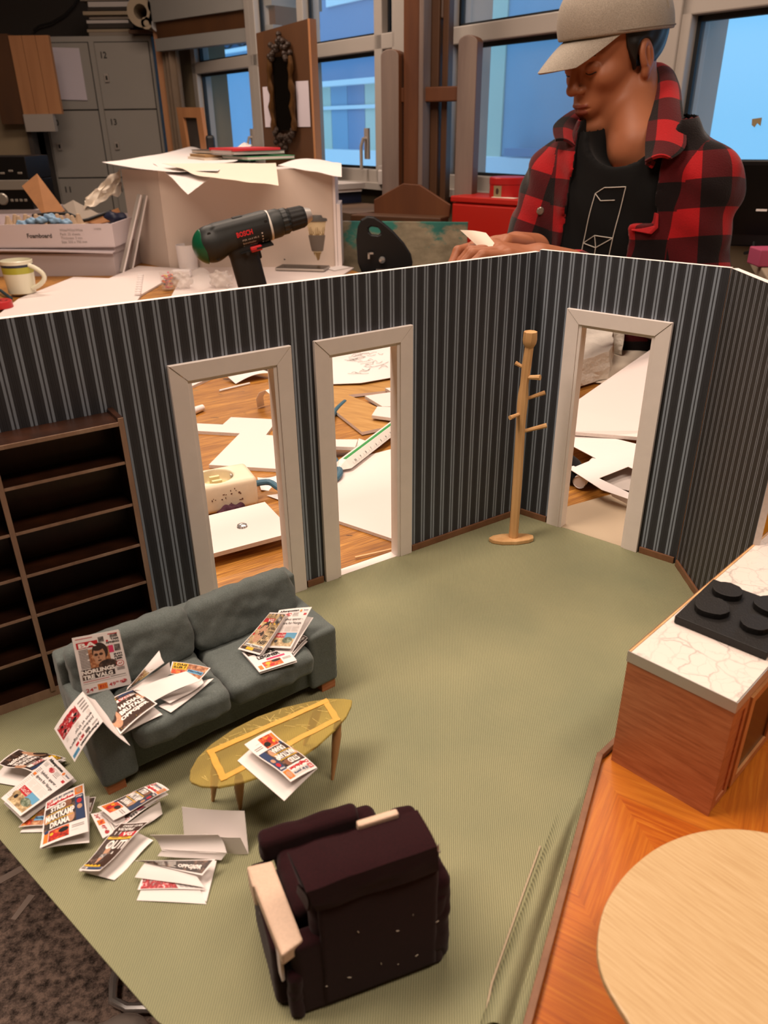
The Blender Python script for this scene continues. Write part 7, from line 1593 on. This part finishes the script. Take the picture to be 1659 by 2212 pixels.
def headf(x, y, z):
    ay = np.abs(y)
    D = ell(x, y, z, (-.010, 0, .052), (.100, .077, .088))
    D = smin(D, ell(x, y, z, (.040, 0, -.018), (.056, .060, .078)), .025)
    D = smin(D, cap(x, ay, z, (-.004, .056, -.040), (.066, .020, -.092), .014, .015), .020)
    D = smin(D, ell(x, y, z, (.080, 0, -.092), (.018, .022, .017)), .016)
    D = smin(D, ell(x, ay, z, (.062, .044, -.006), (.024, .018, .018)), .018)
    D = smin(D, cap(x, ay, z, (.088, .010, .036), (.078, .040, .038), .010, .010), .012)
    D = smin(D, ell(x, y, z, (.084, 0, -.050), (.020, .030, .026)), .014)
    D = sub(D, ell(x, ay, z, (.100, .033, .014), (.017, .018, .013)), k=.010)
    D = smin(D, ell(x, ay, z, (.081, .032, .0145), (.0135, .0165, .0120)), .003)           # lidded eyes
    D = sub(D, cap(x, ay, z, (.0965, .020, .0080), (.090, .045, .0085), .0012, .0012), k=.0015)
    D = smin(D, cap(x, y, z, (.094, 0, .026), (.1105, 0, -.012), .0075, .0105), .008)
    D = smin(D, ell(x, y, z, (.1120, 0, -.0145), (.0105, .0115, .0095)), .005)
    D = smin(D, ell(x, ay, z, (.101, .0125, -.0185), (.0105, .0075, .0075)), .004)
    D = sub(D, ell(x, ay, z, (.107, .0070, -.0255), (.005, .0032, .0035)), k=.002)
    D = smin(D, ell(x, y, z, (.0985, 0, -.0455), (.0085, .0225, .0058)), .004)
    D = smin(D, ell(x, y, z, (.0965, 0, -.0570), (.0090, .0195, .0072)), .004)
    D = sub(D, cap(x, ay, z, (.1085, 0, -.0510), (.0960, .0245, -.0520), .0016, .0012), k=.0022)
    D = sub(D, cap(x, y, z, (.110, 0, -.036), (.112, 0, -.028), .0020, .0016), k=.004)
    # ears
    th = .35; z = z*1.13; ex_ = x*math.cos(th) + (ay-.074)*math.sin(th); ey_ = -x*math.sin(th) + (ay-.074)*math.cos(th)
    E = ell(ex_, ey_, z, (-.006, .004, .004), (.0215, .0085, .0330))
    E = smin(E, ell(ex_, ey_, z, (.003, .003, -.024), (.0095, .0065, .0110)), .006)
    E = sub(E, ell(ex_, ey_, z, (-.0045, .0125, .006), (.0115, .0070, .0225)), k=.003)
    E = smin(E, cap(ex_, ey_, z, (.007, .007, -.008), (.009, .006, .004), .0042, .0035), .003)
    E = smin(E, cap(ex_, ey_, z, (-.007, .008, -.012), (-.008, .0085, .018), .0028, .0026), .003)
    D = smin(D, E, .004); z = z/1.13
    # neck down into the collar
    D = smin(D, cap(x, y, z, (-.026, 0, -.035), (nb.x, nb.y, nb.z), .050, .054), .020)
    D = smin(D, cap(x, y, z, (.012, .0, -.075), (nb.x+.034, nb.y, nb.z-.006), .018, .020), .020)
    D = smin(D, cap(x, y, z, (nb.x-.01, nb.y-.05, nb.z-.050), (nb.x-.01, nb.y+.05, nb.z-.050), .045, .045), .03)
    return D
V, F = surf(headf, (min(-.14, nb.x-.12), min(-.13, nb.y-.14), nb.z-.10), (.14, max(.13, nb.y+.14), .15), .0021)
lipm = []
fc = [sum((V[i] for i in q), np.zeros(3))/4 for q in F]
for c_ in fc:
    x, y, z = c_
    lip = x > .088 and abs(y) < .0235 and ((-.0505 < z < -.0408-abs(y)*.10 and (y/.0235)**2+((z+.0455)/.0062)**2 < 1) or ((y/.0205)**2+((z+.0575)/.0072)**2 < 1))
    lipm.append('lips' if lip else 'skin')
body = MB().add([HM @ Vector(v) for v in V], F, lipm, None, True)
# ---- hands and forearms
def hand(W, fx, dz, curl, thumb, flip=1, spread=1.0):
    """W wrist, fx towards the knuckles, dz out of the back of the hand; flip chooses the thumb side"""
    fx = Vector(fx).normalized(); dz = Vector(dz); dz = (dz-fx*dz.dot(fx)).normalized(); dy = dz.cross(fx)*flip
    X = Matrix((fx, dy, dz)).transposed().to_4x4(); X.translation = W
    ch = []
    for i, (y, L, r) in enumerate(((-.030, .88, .0078), (-.010, 1.0, .0086), (.011, 1.06, .0088), (.031, .98, .0087))):
        p = Vector((.088 - .004*abs(i-2), y, .002)); a = -.15; seg = [p]
        for ln, c_ in zip((.044*L, .027*L, .022*L), curl[i]):
            a += c_; p = p + Vector((ln*math.cos(a), (y*.10)*spread, -ln*math.sin(a))); seg.append(p)
        ch.append((seg, r))
    def f(x, y, z):
        D = rbox(x-.050, y, z, (.046, .041, .0135), .0132)
        D = smin(D, ell(x, y, z, (.030, .026, -.008), (.032, .018, .014)), .012)
        for seg, r in ch:
            k = None
            D2 = cap(x, y, z, (seg[0].x-.035, seg[0].y*.9, .001), seg[0], r, r*1.12)
            for j in range(3): D2 = smin(D2, cap(x, y, z, seg[j], seg[j+1], r*(1.08-.12*j), r*(.98-.12*j)), .003)
            D = smin(D, D2, .005)
        T = smin(cap(x, y, z, (.022, .034, -.006), thumb[0], .0125, .0112), smin(cap(x, y, z, thumb[0], thumb[1], .0108, .0098), cap(x, y, z, thumb[1], thumb[2], .0100, .0078), .003), .003)
        D = smin(D, T, .008)
        D = smin(D, cap(x, y, z, (-.045, 0, 0), (.012, 0, 0), .028, .0265), .016)
        return D
    V, F = surf(f, (-.10, -.065, -.075), (.175, .085, .035), .0026)
    F = F if flip > 0 else [q[::-1] for q in F]
    body.add([X @ Vector(v) for v in V], F, 'skin', None, True)
    nl = MB()
    for seg, r in ch:
        d = (seg[3]-seg[2]).normalized(); n = Vector((d.z, 0, -d.x)); n = n if n.z > 0 or n.x > 0 else -n
        p = seg[3] - d*.004 + n*r*.72; s_ = d.cross(n)
        nl.add([X @ (p + d*(.006*math.cos(k*math.pi/5)) + s_*(.0048*math.sin(k*math.pi/5)) + n*.0003) for k in range(10)], [tuple(range(10)), tuple(range(9, -1, -1))], 'nail')
    return X, nl
ELL_ = TM @ Vector((.050, .178, -.315)); ELR = TM @ Vector((.050, -.205, -.262))
WR = Vector((0.23391,1.35037,0.22474)); WL = Vector((0.26129,1.26197,0.21631))
XR_, n1_ = hand(WR, (WR-ELR).normalized()*.7 + Vector((-.5, 0, -.05)), (-.20, .10, .95), ((.55, .9, .6), (.6, .9, .6), (.55, .9, .55), (.35, .8, .5)), (Vector((.055, .052, -.018)), Vector((.085, .048, -.032)), Vector((.108, .036, -.036))), -1)
XL_, n2_ = hand(WL, (WL-ELL_).normalized()*.6 + Vector((-.55, 0, .05)), (-.05, -.15, .98), ((.5, .8, .5), (.45, .8, .5), (.4, .75, .45), (.3, .7, .4)), (Vector((.052, .055, -.016)), Vector((.080, .058, -.026)), Vector((.104, .050, -.030))), 1)
# forearms run up the sleeves into the shoulders so that the body is one figure
SHL = TM @ Vector((-.012, .138, -.064)); SHR = TM @ Vector((-.012, -.156, -.062))
fl_ = (XL_.translation).lerp(ELL_, .35); fr_ = (XR_.translation).lerp(ELR, .35)
body.tube([XL_ @ Vector((-.02, 0, 0)), fl_, ELL_, SHL, TM @ Vector((-.01, .06, -.05))], [.026, .030, .040, .048, .05], 'skin', 14)
body.tube([XR_ @ Vector((-.02, 0, 0)), fr_, ELR, SHR, TM @ Vector((-.01, -.06, -.05))], [.026, .030, .040, .048, .05], 'skin', 14)
body.tube([TM @ Vector((0, 0, -.03)), TM @ Vector((-.005, 0, -.20)), TM @ Vector((-.01, 0, -.40)), TM @ Vector((-.01, 0, -.56))], [.05, .080, .080, .085], 'skin', 20)
# seated legs under the table
HP = TM @ Vector((-.02, 0, -.58)); 
for s in (-1, 1):
    h_ = HP + tl*(.09*s); kn = h_ + Vector((tf.x, tf.y, 0)).normalized()*.30 + Vector((0, 0, .0)); kn.z = min(h_.z, -.16); ft = Vector((kn.x, kn.y, ZF+.06)); 
    body.tube([HP + tl*(.05*s) + Vector((0, 0, .05)), h_, kn, ft], [.09, .085, .058, .042], 'skin', 14)
mesh('body', body, man, sharp=75)
n1_.f = n1_.f; nails = MB(); nails.add(n1_.v + n2_.v, n1_.f + [tuple(len(n1_.v)+i for i in q) for q in n2_.f], 'nail'); mesh('fingernails', nails, man)
# ---- brows, lashes
def onface(y, z, off=.0008):
    lo_, hi_ = .03, .14
    for _ in range(30):
        m__ = (lo_+hi_)/2
        if float(headf(np.array([m__]), np.array([y]), np.array([z]))[0]) < 0: lo_ = m__
        else: hi_ = m__
    return Vector((lo_+off, y, z))
for s in (1, -1):
    pts = [onface(s*(.014+.034*k/9), .0350+.0060*math.sin(k/9*2.3)-.004*(k/9)**2, .0006) for k in range(10)]
    mesh('eyebrow', MB().tube([HM @ p for p in pts], [.0014, .0026, .0032, .0034, .0033, .0030, .0026, .0022, .0016, .0009], 'brow', 8), man)
    pts = [onface(s*(.0185+.027*k/9), .0085-.0025*math.sin(k/9*math.pi), .0004) for k in range(10)]
    mesh('eyelashes', MB().tube([HM @ p for p in pts], [.0007]+[.0013]*8+[.0009], 'brow', 6), man)
# ---- hair below the cap
def hairf(x, y, z):
    ay = np.abs(y)
    D = ell(x, y, z, (-.012, 0, .050), (.103, .081, .092))
    D = smin(D, cap(x, ay, z, (.016, .072, .03), (.020, .068, -.012), .0085, .0055), .012)
    keep = np.maximum(np.maximum(x-.030-.35*(z-.03)*(z < .03), z-.085), -(z+.050+.25*(x+.06)))
    ear = ell(x, ay, z, (-.004, .082, .002), (.020, .016, .034))
    lowfront = np.maximum(x+.012, -(x+.20)); 
    D = np.maximum(D, keep)
    D = np.maximum(D, np.where(x > -.030, -(z+.018), -1.0))
    D = smax(D, -ear, .003)
    return D + .0010*np.sin(x*150+z*60)*np.sin(z*90+y*110)
V, F = surf(hairf, (-.13, -.10, -.08), (.06, .10, .10), .0022)
mesh('hair', MB().add([HM @ Vector(v) for v in V], F, 'hair', None, True), man, sharp=80)
# ---- cap
bandz = lambda x: .046 + .0105*x/.1
def capf(x, y, z):
    D = ell(x, y, z, (-.010, 0, .050), (.1125, .0905, .112))
    D = smin(D, ell(x, y, z, (.050, 0, .088), (.052, .062, .060)), .03)
    return smax(D, bandz(x)*1.0 + .012*(x/.1) - z, .003)
V, F = surf(capf, (-.14, -.11, .02), (.125, .11, .18), .0026)
cp_ = mesh('cap', MB().add([HM @ Vector(v) for v in V], F, 'cap_cloth', None, True), man, sharp=60)
def brimf(u, v):
    a = (u-.5)*2*1.08; r0x, r0y = .104, .086
    x0, y0 = -.008+r0x*math.cos(a*.98), r0y*math.sin(a)
    L = .080*max(0.0, math.cos(a*1.45))**1.15
    x1, y1 = x0 + L, y0*(1+.12*v*0)
    x = x0+(x1-x0)*v; y = y0*(1-.06*v*min(1, L/.05))
    z = .0690 + .0225*(x0-.1)/.1 - (.014*v + .016*v*v + 2.6*y*y*v*(.4+.6*v))*min(1, L/.05)
    return HM @ Vector((x, y, z))
mb = MB(); mb.grid(lambda u, v: brimf(1-u, v), 40, 16, 'cap_cloth', .0035); mesh('brim', mb, cp_, sharp=70)
seam = []
for k in range(61):
    a = 2*math.pi*k/60; x, y = -.010+.1118*math.cos(a), .0900*math.sin(a); seam.append(HM @ Vector((x, y, .052+.0105*x/.1+.012*x/.1)))
mesh('seam', MB().tube(seam, .0016, 'cap_seam', 6), cp_)
for a in (0, 1.05, -1.05, 2.1, -2.1, math.pi):
    pts = [HM @ Vector((-.010+(.1132*math.cos(b))*math.cos(a), (.0912*math.cos(b))*math.sin(a), .050+.1128*math.sin(b))) for b in np.linspace(.12, 1.5, 14)]
    if abs(a) > .5: mesh('seam', MB().tube(pts, .0010, 'cap_cloth', 5), cp_)
# ---- jacket and shirt
def torso(x, y, z, g=0.0):
    ay = np.abs(y)
    D = ell(x, y, z, (-.012, 0, -.20), (.108+g, .163+g, .30+g))
    D = smin(D, ell(x, y, z, (-.010, 0, -.40), (.112+g, .158+g, .26+g)), .05)
    D = smin(D, cap(x, ay, z, (-.052, .045, -.022), (-.014, .142, -.066), .038+g, .052+g), .035)
    return D
def armsf(x, y, z, g=0.0):
    def a_(S, E, Wp, r):
        S, E, Wp = TI @ S, TI @ E, TI @ Wp
        return smin(cap(x, y, z, S, E, r[0]+g, r[1]+g), cap(x, y, z, E, Wp, r[1]+g, r[2]+g), .02)
    L = a_(SHL, ELL_, XL_.translation.lerp(ELL_, .16), (.062, .058, .038)); R = a_(SHR, ELR, XR_.translation.lerp(ELR, .18), (.064, .058, .040))
    return L, R
def wrinkle(x, y, z): return .0038*np.sin(x*42+z*55+1.3*np.sin(y*31)) * np.sin(y*38+z*21+2*np.sin(x*25)) + .0022*np.sin(z*95+y*60)
def opening(x, y, z):
    yl = -.072 + .15*z; yr = .040 - .05*z
    yl = np.maximum(yl, -.122); yr = np.minimum(yr, .060)
    return np.maximum(np.maximum(yl-y, y-yr), .012-x)
def jack(x, y, z):
    D = torso(x, y, z, .016); L, R = armsf(x, y, z); D = smin(smin(D, L, .035), R, .035) + wrinkle(x, y, z)
    D = smax(D, -opening(x, y, z), .006)
    nk = np.hypot(x-.020+.30*z, y*.92)-.088   # neck hole
    D = smax(D, -np.maximum(nk, -.12-z), .006)
    return D
lo_, hi_ = [1e9]*3, [-1e9]*3
for p in (SHL, SHR, ELL_, ELR, XL_.translation, XR_.translation):
    q = TI @ p
    for i in range(3): lo_[i] = min(lo_[i], q[i]-.09); hi_[i] = max(hi_[i], q[i]+.09)
lo_ = [min(lo_[0], -.17), min(lo_[1], -.27), -.58]; hi_ = [max(hi_[0], .16), max(hi_[1], .27), max(hi_[2], .05)]
V, F = surf(jack, lo_, hi_, .0058)
# cloth coordinates: along and around each sleeve, across and up the body
def plaid_uv(V, F):
    x, y, z = V[:, 0], V[:, 1], V[:, 2]
    comp = [(torso(x, y, z, .016)+.012, y + .35*np.abs(x)*np.sign(y), z)]
    for S, E, Wp in ((SHL, ELL_, XL_.translation), (SHR, ELR, XR_.translation)):
        acc = 0
        for A_, B_ in ((S, E), (E, Wp)):
            a = np.array(TI @ A_); b = np.array(TI @ B_); d = b-a; L = np.linalg.norm(d); d = d/L
            w = V-a; t_ = w@d; tc_ = np.clip(t_, 0, L); r = w - tc_[:, None]*d; dist = np.linalg.norm(r, axis=1)-.062
            e1 = np.cross(d, [0, 1, 0]); e1 /= np.linalg.norm(e1); e2 = np.cross(d, e1); e1, e2 = e1*.6+e2*.8, e2*.6-e1*.8
            an = np.arctan2(r@e2, r@e1)*.066; comp.append((dist, an+.03, -(acc+t_)-.05)); acc += L
    Fa = np.array(F); D = np.stack([c[0][Fa].mean(1) for c in comp]); k = D.argmin(0)
    U = np.stack([c[1] for c in comp]); Wv = np.stack([c[2] for c in comp])
    uu = U[k[:, None], Fa]; 
    for q in range(1, 4):      # keep the wrap of a sleeve inside one face
        dlt = uu[:, q]-uu[:, 0]; per = 2*math.pi*.066; uu[:, q] -= np.where((k > 0) & (np.abs(dlt) > per/2), np.sign(dlt)*per, 0)
    return np.stack([uu, Wv[k[:, None], Fa]], -1).reshape(-1, 2)
luv = plaid_uv(np.array(V), F)
vin = np.array(V)
fc = np.array([vin[list(q)].mean(0) for q in F]); op = opening(fc[:, 0], fc[:, 1], fc[:, 2]); nk = np.hypot(fc[:, 0]-.020+.30*fc[:, 2], fc[:, 1]*.92)
inner = ((op < .004) & (op > -.03) & (torso(fc[:, 0], fc[:, 1], fc[:, 2], .016) < -.008)) | ((nk < .0905) & (fc[:, 2] > -.115))
mb = MB().add([TM @ Vector(v) for v in V], F, ['lining_black' if i else 'plaid' for i in inner], None, True); mb.luv = luv
jk = mesh('jacket', mb, man, sharp=80)
# shirt: the torso a little smaller, with a round neck
def shirtf(x, y, z):
    D = torso(x, y, z, .004) + .0016*np.sin(z*60+y*40)
    nk = np.sqrt((x-.040)**2+(y)**2+((z-.050)*.85)**2)-.072
    return smax(D, -nk, .004)
V, F = surf(shirtf, (-.15, -.22, -.56), (.14, .22, .03), .006)
sh = mesh('t_shirt', MB().add([TM @ Vector(v) for v in V], F, 'black_cotton', None, True), man, sharp=80)
SB = BVHTree.FromPolygons([Vector(v) for v in V], F)
def onshirt(y, z, off=.0016):
    h = SB.ray_cast(Vector((.5, y, z)), Vector((-1, 0, 0)))[0]; return TM @ Vector(((h.x if h else .08)+off, y, z))
mb = MB()
P = dict(a=(.005, -.140), b=(.022, -.129), c=(.064, -.126), d=(.018, -.152), e=(.046, -.150), f=(-.010, -.232), g=(.014, -.215), h=(.052, -.217), i=(.018, -.238), j=(-.014, -.272), k=(.044, -.272), l=(.015, -.275))
for s_ in ('ab', 'bc', 'ad', 'de', 'af', 'ch', 'fg', 'gh', 'fi', 'hi', 'fj', 'hk', 'il', 'jl', 'lk', 'gi'):
    (y0, z0), (y1, z1) = P[s_[0]], P[s_[1]]; y0 -= .034; y1 -= .034; z0 += .070; z1 += .070
    mb.tube([onshirt(y0+(y1-y0)*k/8, z0+(z1-z0)*k/8) for k in range(9)], .0009, 'print_white', 5)
mesh('printed_figure', mb, sh)['label'] = 'white line drawing of an open box'
# collar: a standing band with turned-down leaves
def two(A_, B_, n=16):
    def cr(P, s):
        k = s*(len(P)-1); i = min(len(P)-2, int(k)); p0, p1, p2, p3 = P[max(0, i-1)], P[i], P[i+1], P[min(len(P)-1, i+2)]; s = k-i
        return .5*((2*p1)+(p2-p0)*s+(2*p0-5*p1+4*p2-p3)*s*s+(3*p1-p0-3*p2+p3)*s**3)
    A_ = [Vector(p) for p in A_]; B_ = [Vector(p) for p in B_]
    return lambda u, v: cr(A_, v).lerp(cr(B_, v), u)
inA = ((0.51196,1.78890,0.49197), (0.54403,1.76183,0.50492), (0.53392,1.68878,0.47150), (0.51552,1.62904,0.43118), (0.49564,1.57197,0.38505), (0.48637,1.52437,0.34652))
outA = ((0.53012,1.81611,0.50138), (0.58030,1.78641,0.50915), (0.57701,1.69017,0.47425), (0.56193,1.60621,0.43038), (0.55210,1.53145,0.37150), (0.52004,1.50705,0.35217))
g = two(inA, outA); mb = MB()
mb.grid(lambda u, v: g(u, v) + Vector((0, 0, .006*math.sin(math.pi*u))) + TV*.010*math.sin(math.pi*u), 12, 30, 'plaid', .006, uvs=True)
for i in list(mb.uv): u, v = mb.uv[i]; mb.uv[i] = (.03+.075*u, .34*v+.01)
mesh('collar', mb, jk)
base_ = ((0.53592,1.80397,0.43331), (0.57279,1.76503,0.44496), (0.56413,1.68678,0.42339), (0.54326,1.62022,0.39172), (0.52032,1.56571,0.36168), (0.49987,1.52672,0.34012))
g3 = two(inA, base_); mb = MB(); mb.grid(lambda u, v: g3(1-u, v), 8, 30, 'plaid', .005, uvs=True)
for i in list(mb.uv): u, v = mb.uv[i]; mb.uv[i] = (.06+.08*u, .34*v+.03)
mesh('collar', mb, jk)
inB = ((0.45630,1.80001,0.42551), (0.42097,1.76123,0.41540), (0.39515,1.70678,0.39653), (0.37725,1.64871,0.37051)); outB = ((0.43467,1.82888,0.43819), (0.39510,1.77954,0.42937), (0.34889,1.71081,0.40445), (0.34306,1.65380,0.38053))
g2 = two(inB, outB); mb = MB(); mb.grid(lambda u, v: g2(1-u, v) + Vector((0, 0, .005*math.sin(math.pi*u))), 10, 16, 'plaid', .005, uvs=True)
for i in list(mb.uv): u, v = mb.uv[i]; mb.uv[i] = (.02+.07*u, .2*v)
mesh('collar', mb, jk)
# pocket flap and buttons
JB = BVHTree.FromPolygons([tuple(v.co) for v in jk.data.vertices], [tuple(p.vertices) for p in jk.data.polygons])
def onjacket(px, off):
    o = cam.matrix_world.translation - ORG[man.name]; d = (Vector(px)-cam.matrix_world.translation).normalized(); h = JB.ray_cast(o, d)
    return (h[0] + ORG[man.name] + h[1]*off) if h[0] else None
q = [onjacket(p, .007) for p in ((0.42542,1.38373,0.26834), (0.43974,1.38900,0.27873), (0.47279,1.38740,0.27557), (0.46618,1.37566,0.25246), (0.45505,1.37179,0.24485), (0.42833,1.37443,0.25005))]
if all(q):
    n_ = (q[2]-q[0]).cross(q[4]-q[0]).normalized(); n_ = n_ if n_.dot(TV) > 0 else -n_
    mb = MB(); mb.add(q+[p-n_*.006 for p in q], [tuple(range(6)), tuple(range(11, 5, -1))]+[(i, 6+i, 6+(i+1) % 6, (i+1) % 6) for i in range(6)], 'pocket_red'); mesh('pocket_flap', mb, jk, bev=.0015)
for p in ((0.27271,1.38954,0.27979),):
    b_ = onjacket(p, .001)
    if b_: mesh('button', MB().lathe([(.0001, .004), (.006, .0035), (.008, .001), (.008, -.001)], 'button', 16, frame(b_, RV, UP)), jk)
# trousers and shoes below the table edge
mb = MB()
for s in (-1, 1):
    h_ = HP + tl*(.09*s); kn = h_ + Vector((tf.x, tf.y, 0)).normalized()*.30; kn.z = min(h_.z, -.16); ft = Vector((kn.x, kn.y, ZF+.09))
    mb.tube([HP + tl*(.05*s) + Vector((0, 0, .10)), h_, kn + Vector((0, 0, .005)), ft], [.12, .105, .075, .062], 'black_cotton', 16)
mesh('trousers', mb, man)
for s in (-1, 1):
    h_ = HP + tl*(.09*s); kn = h_ + Vector((tf.x, tf.y, 0)).normalized()*.30; fd_ = Vector((tf.x, tf.y, 0)).normalized()
    V, F = surf(lambda x, y, z: np.maximum(smin(ell(x, y, z, (.07, 0, .03), (.13, .045, .04)), ell(x, y, z, (-.02, 0, .06), (.055, .045, .06)), .03), -z), (-.1, -.06, -.01), (.22, .06, .14), .006)
    X = Matrix((fd_, UP.cross(fd_), UP)).transposed().to_4x4(); X.translation = Vector((kn.x, kn.y, ZF)); mesh('shoe', MB().add([X @ Vector(v) for v in V], F, 'rubber', None, True), man)
# the stool he sits on
so = Vector((HP.x, HP.y, ZF)); t = thing('work_stool', 'black work stool under the seated person', 'stool', so)
sz = HP.z - .115
mesh('seat', MB().lathe([(.0001, 0), (.17, 0), (.18, .015), (.17, .03), (.0001, .03)], 'chair_black', 28, fr(so+Vector((0, 0, sz-ZF-.03)))), t)
mesh('column', MB().tube([so+Vector((0, 0, .03)), so+Vector((0, 0, sz-ZF-.03))], .025, 'steel_soft', 14), t); mesh('base', MB().lathe([(.0001, .03), (.22, .012), (.22, 0), (.0001, 0)], 'chair_black', 28, fr(so)), t)
# the card in his hands
cq = [Vector(p) for p in ((0.12381,1.25924,0.26616), (0.16345,1.25179,0.26252), (0.19014,1.22527,0.23239), (0.17086,1.22800,0.22673))]
f = pagefn(cq, bu=.003); mb = MB(); mb.grid(lambda u, v: f(u, 1-v), 8, 8, 'paper_cream', .0016); tag(mesh('white_card', mb), 'white paper card held up in the hands of the seated person', 'card')
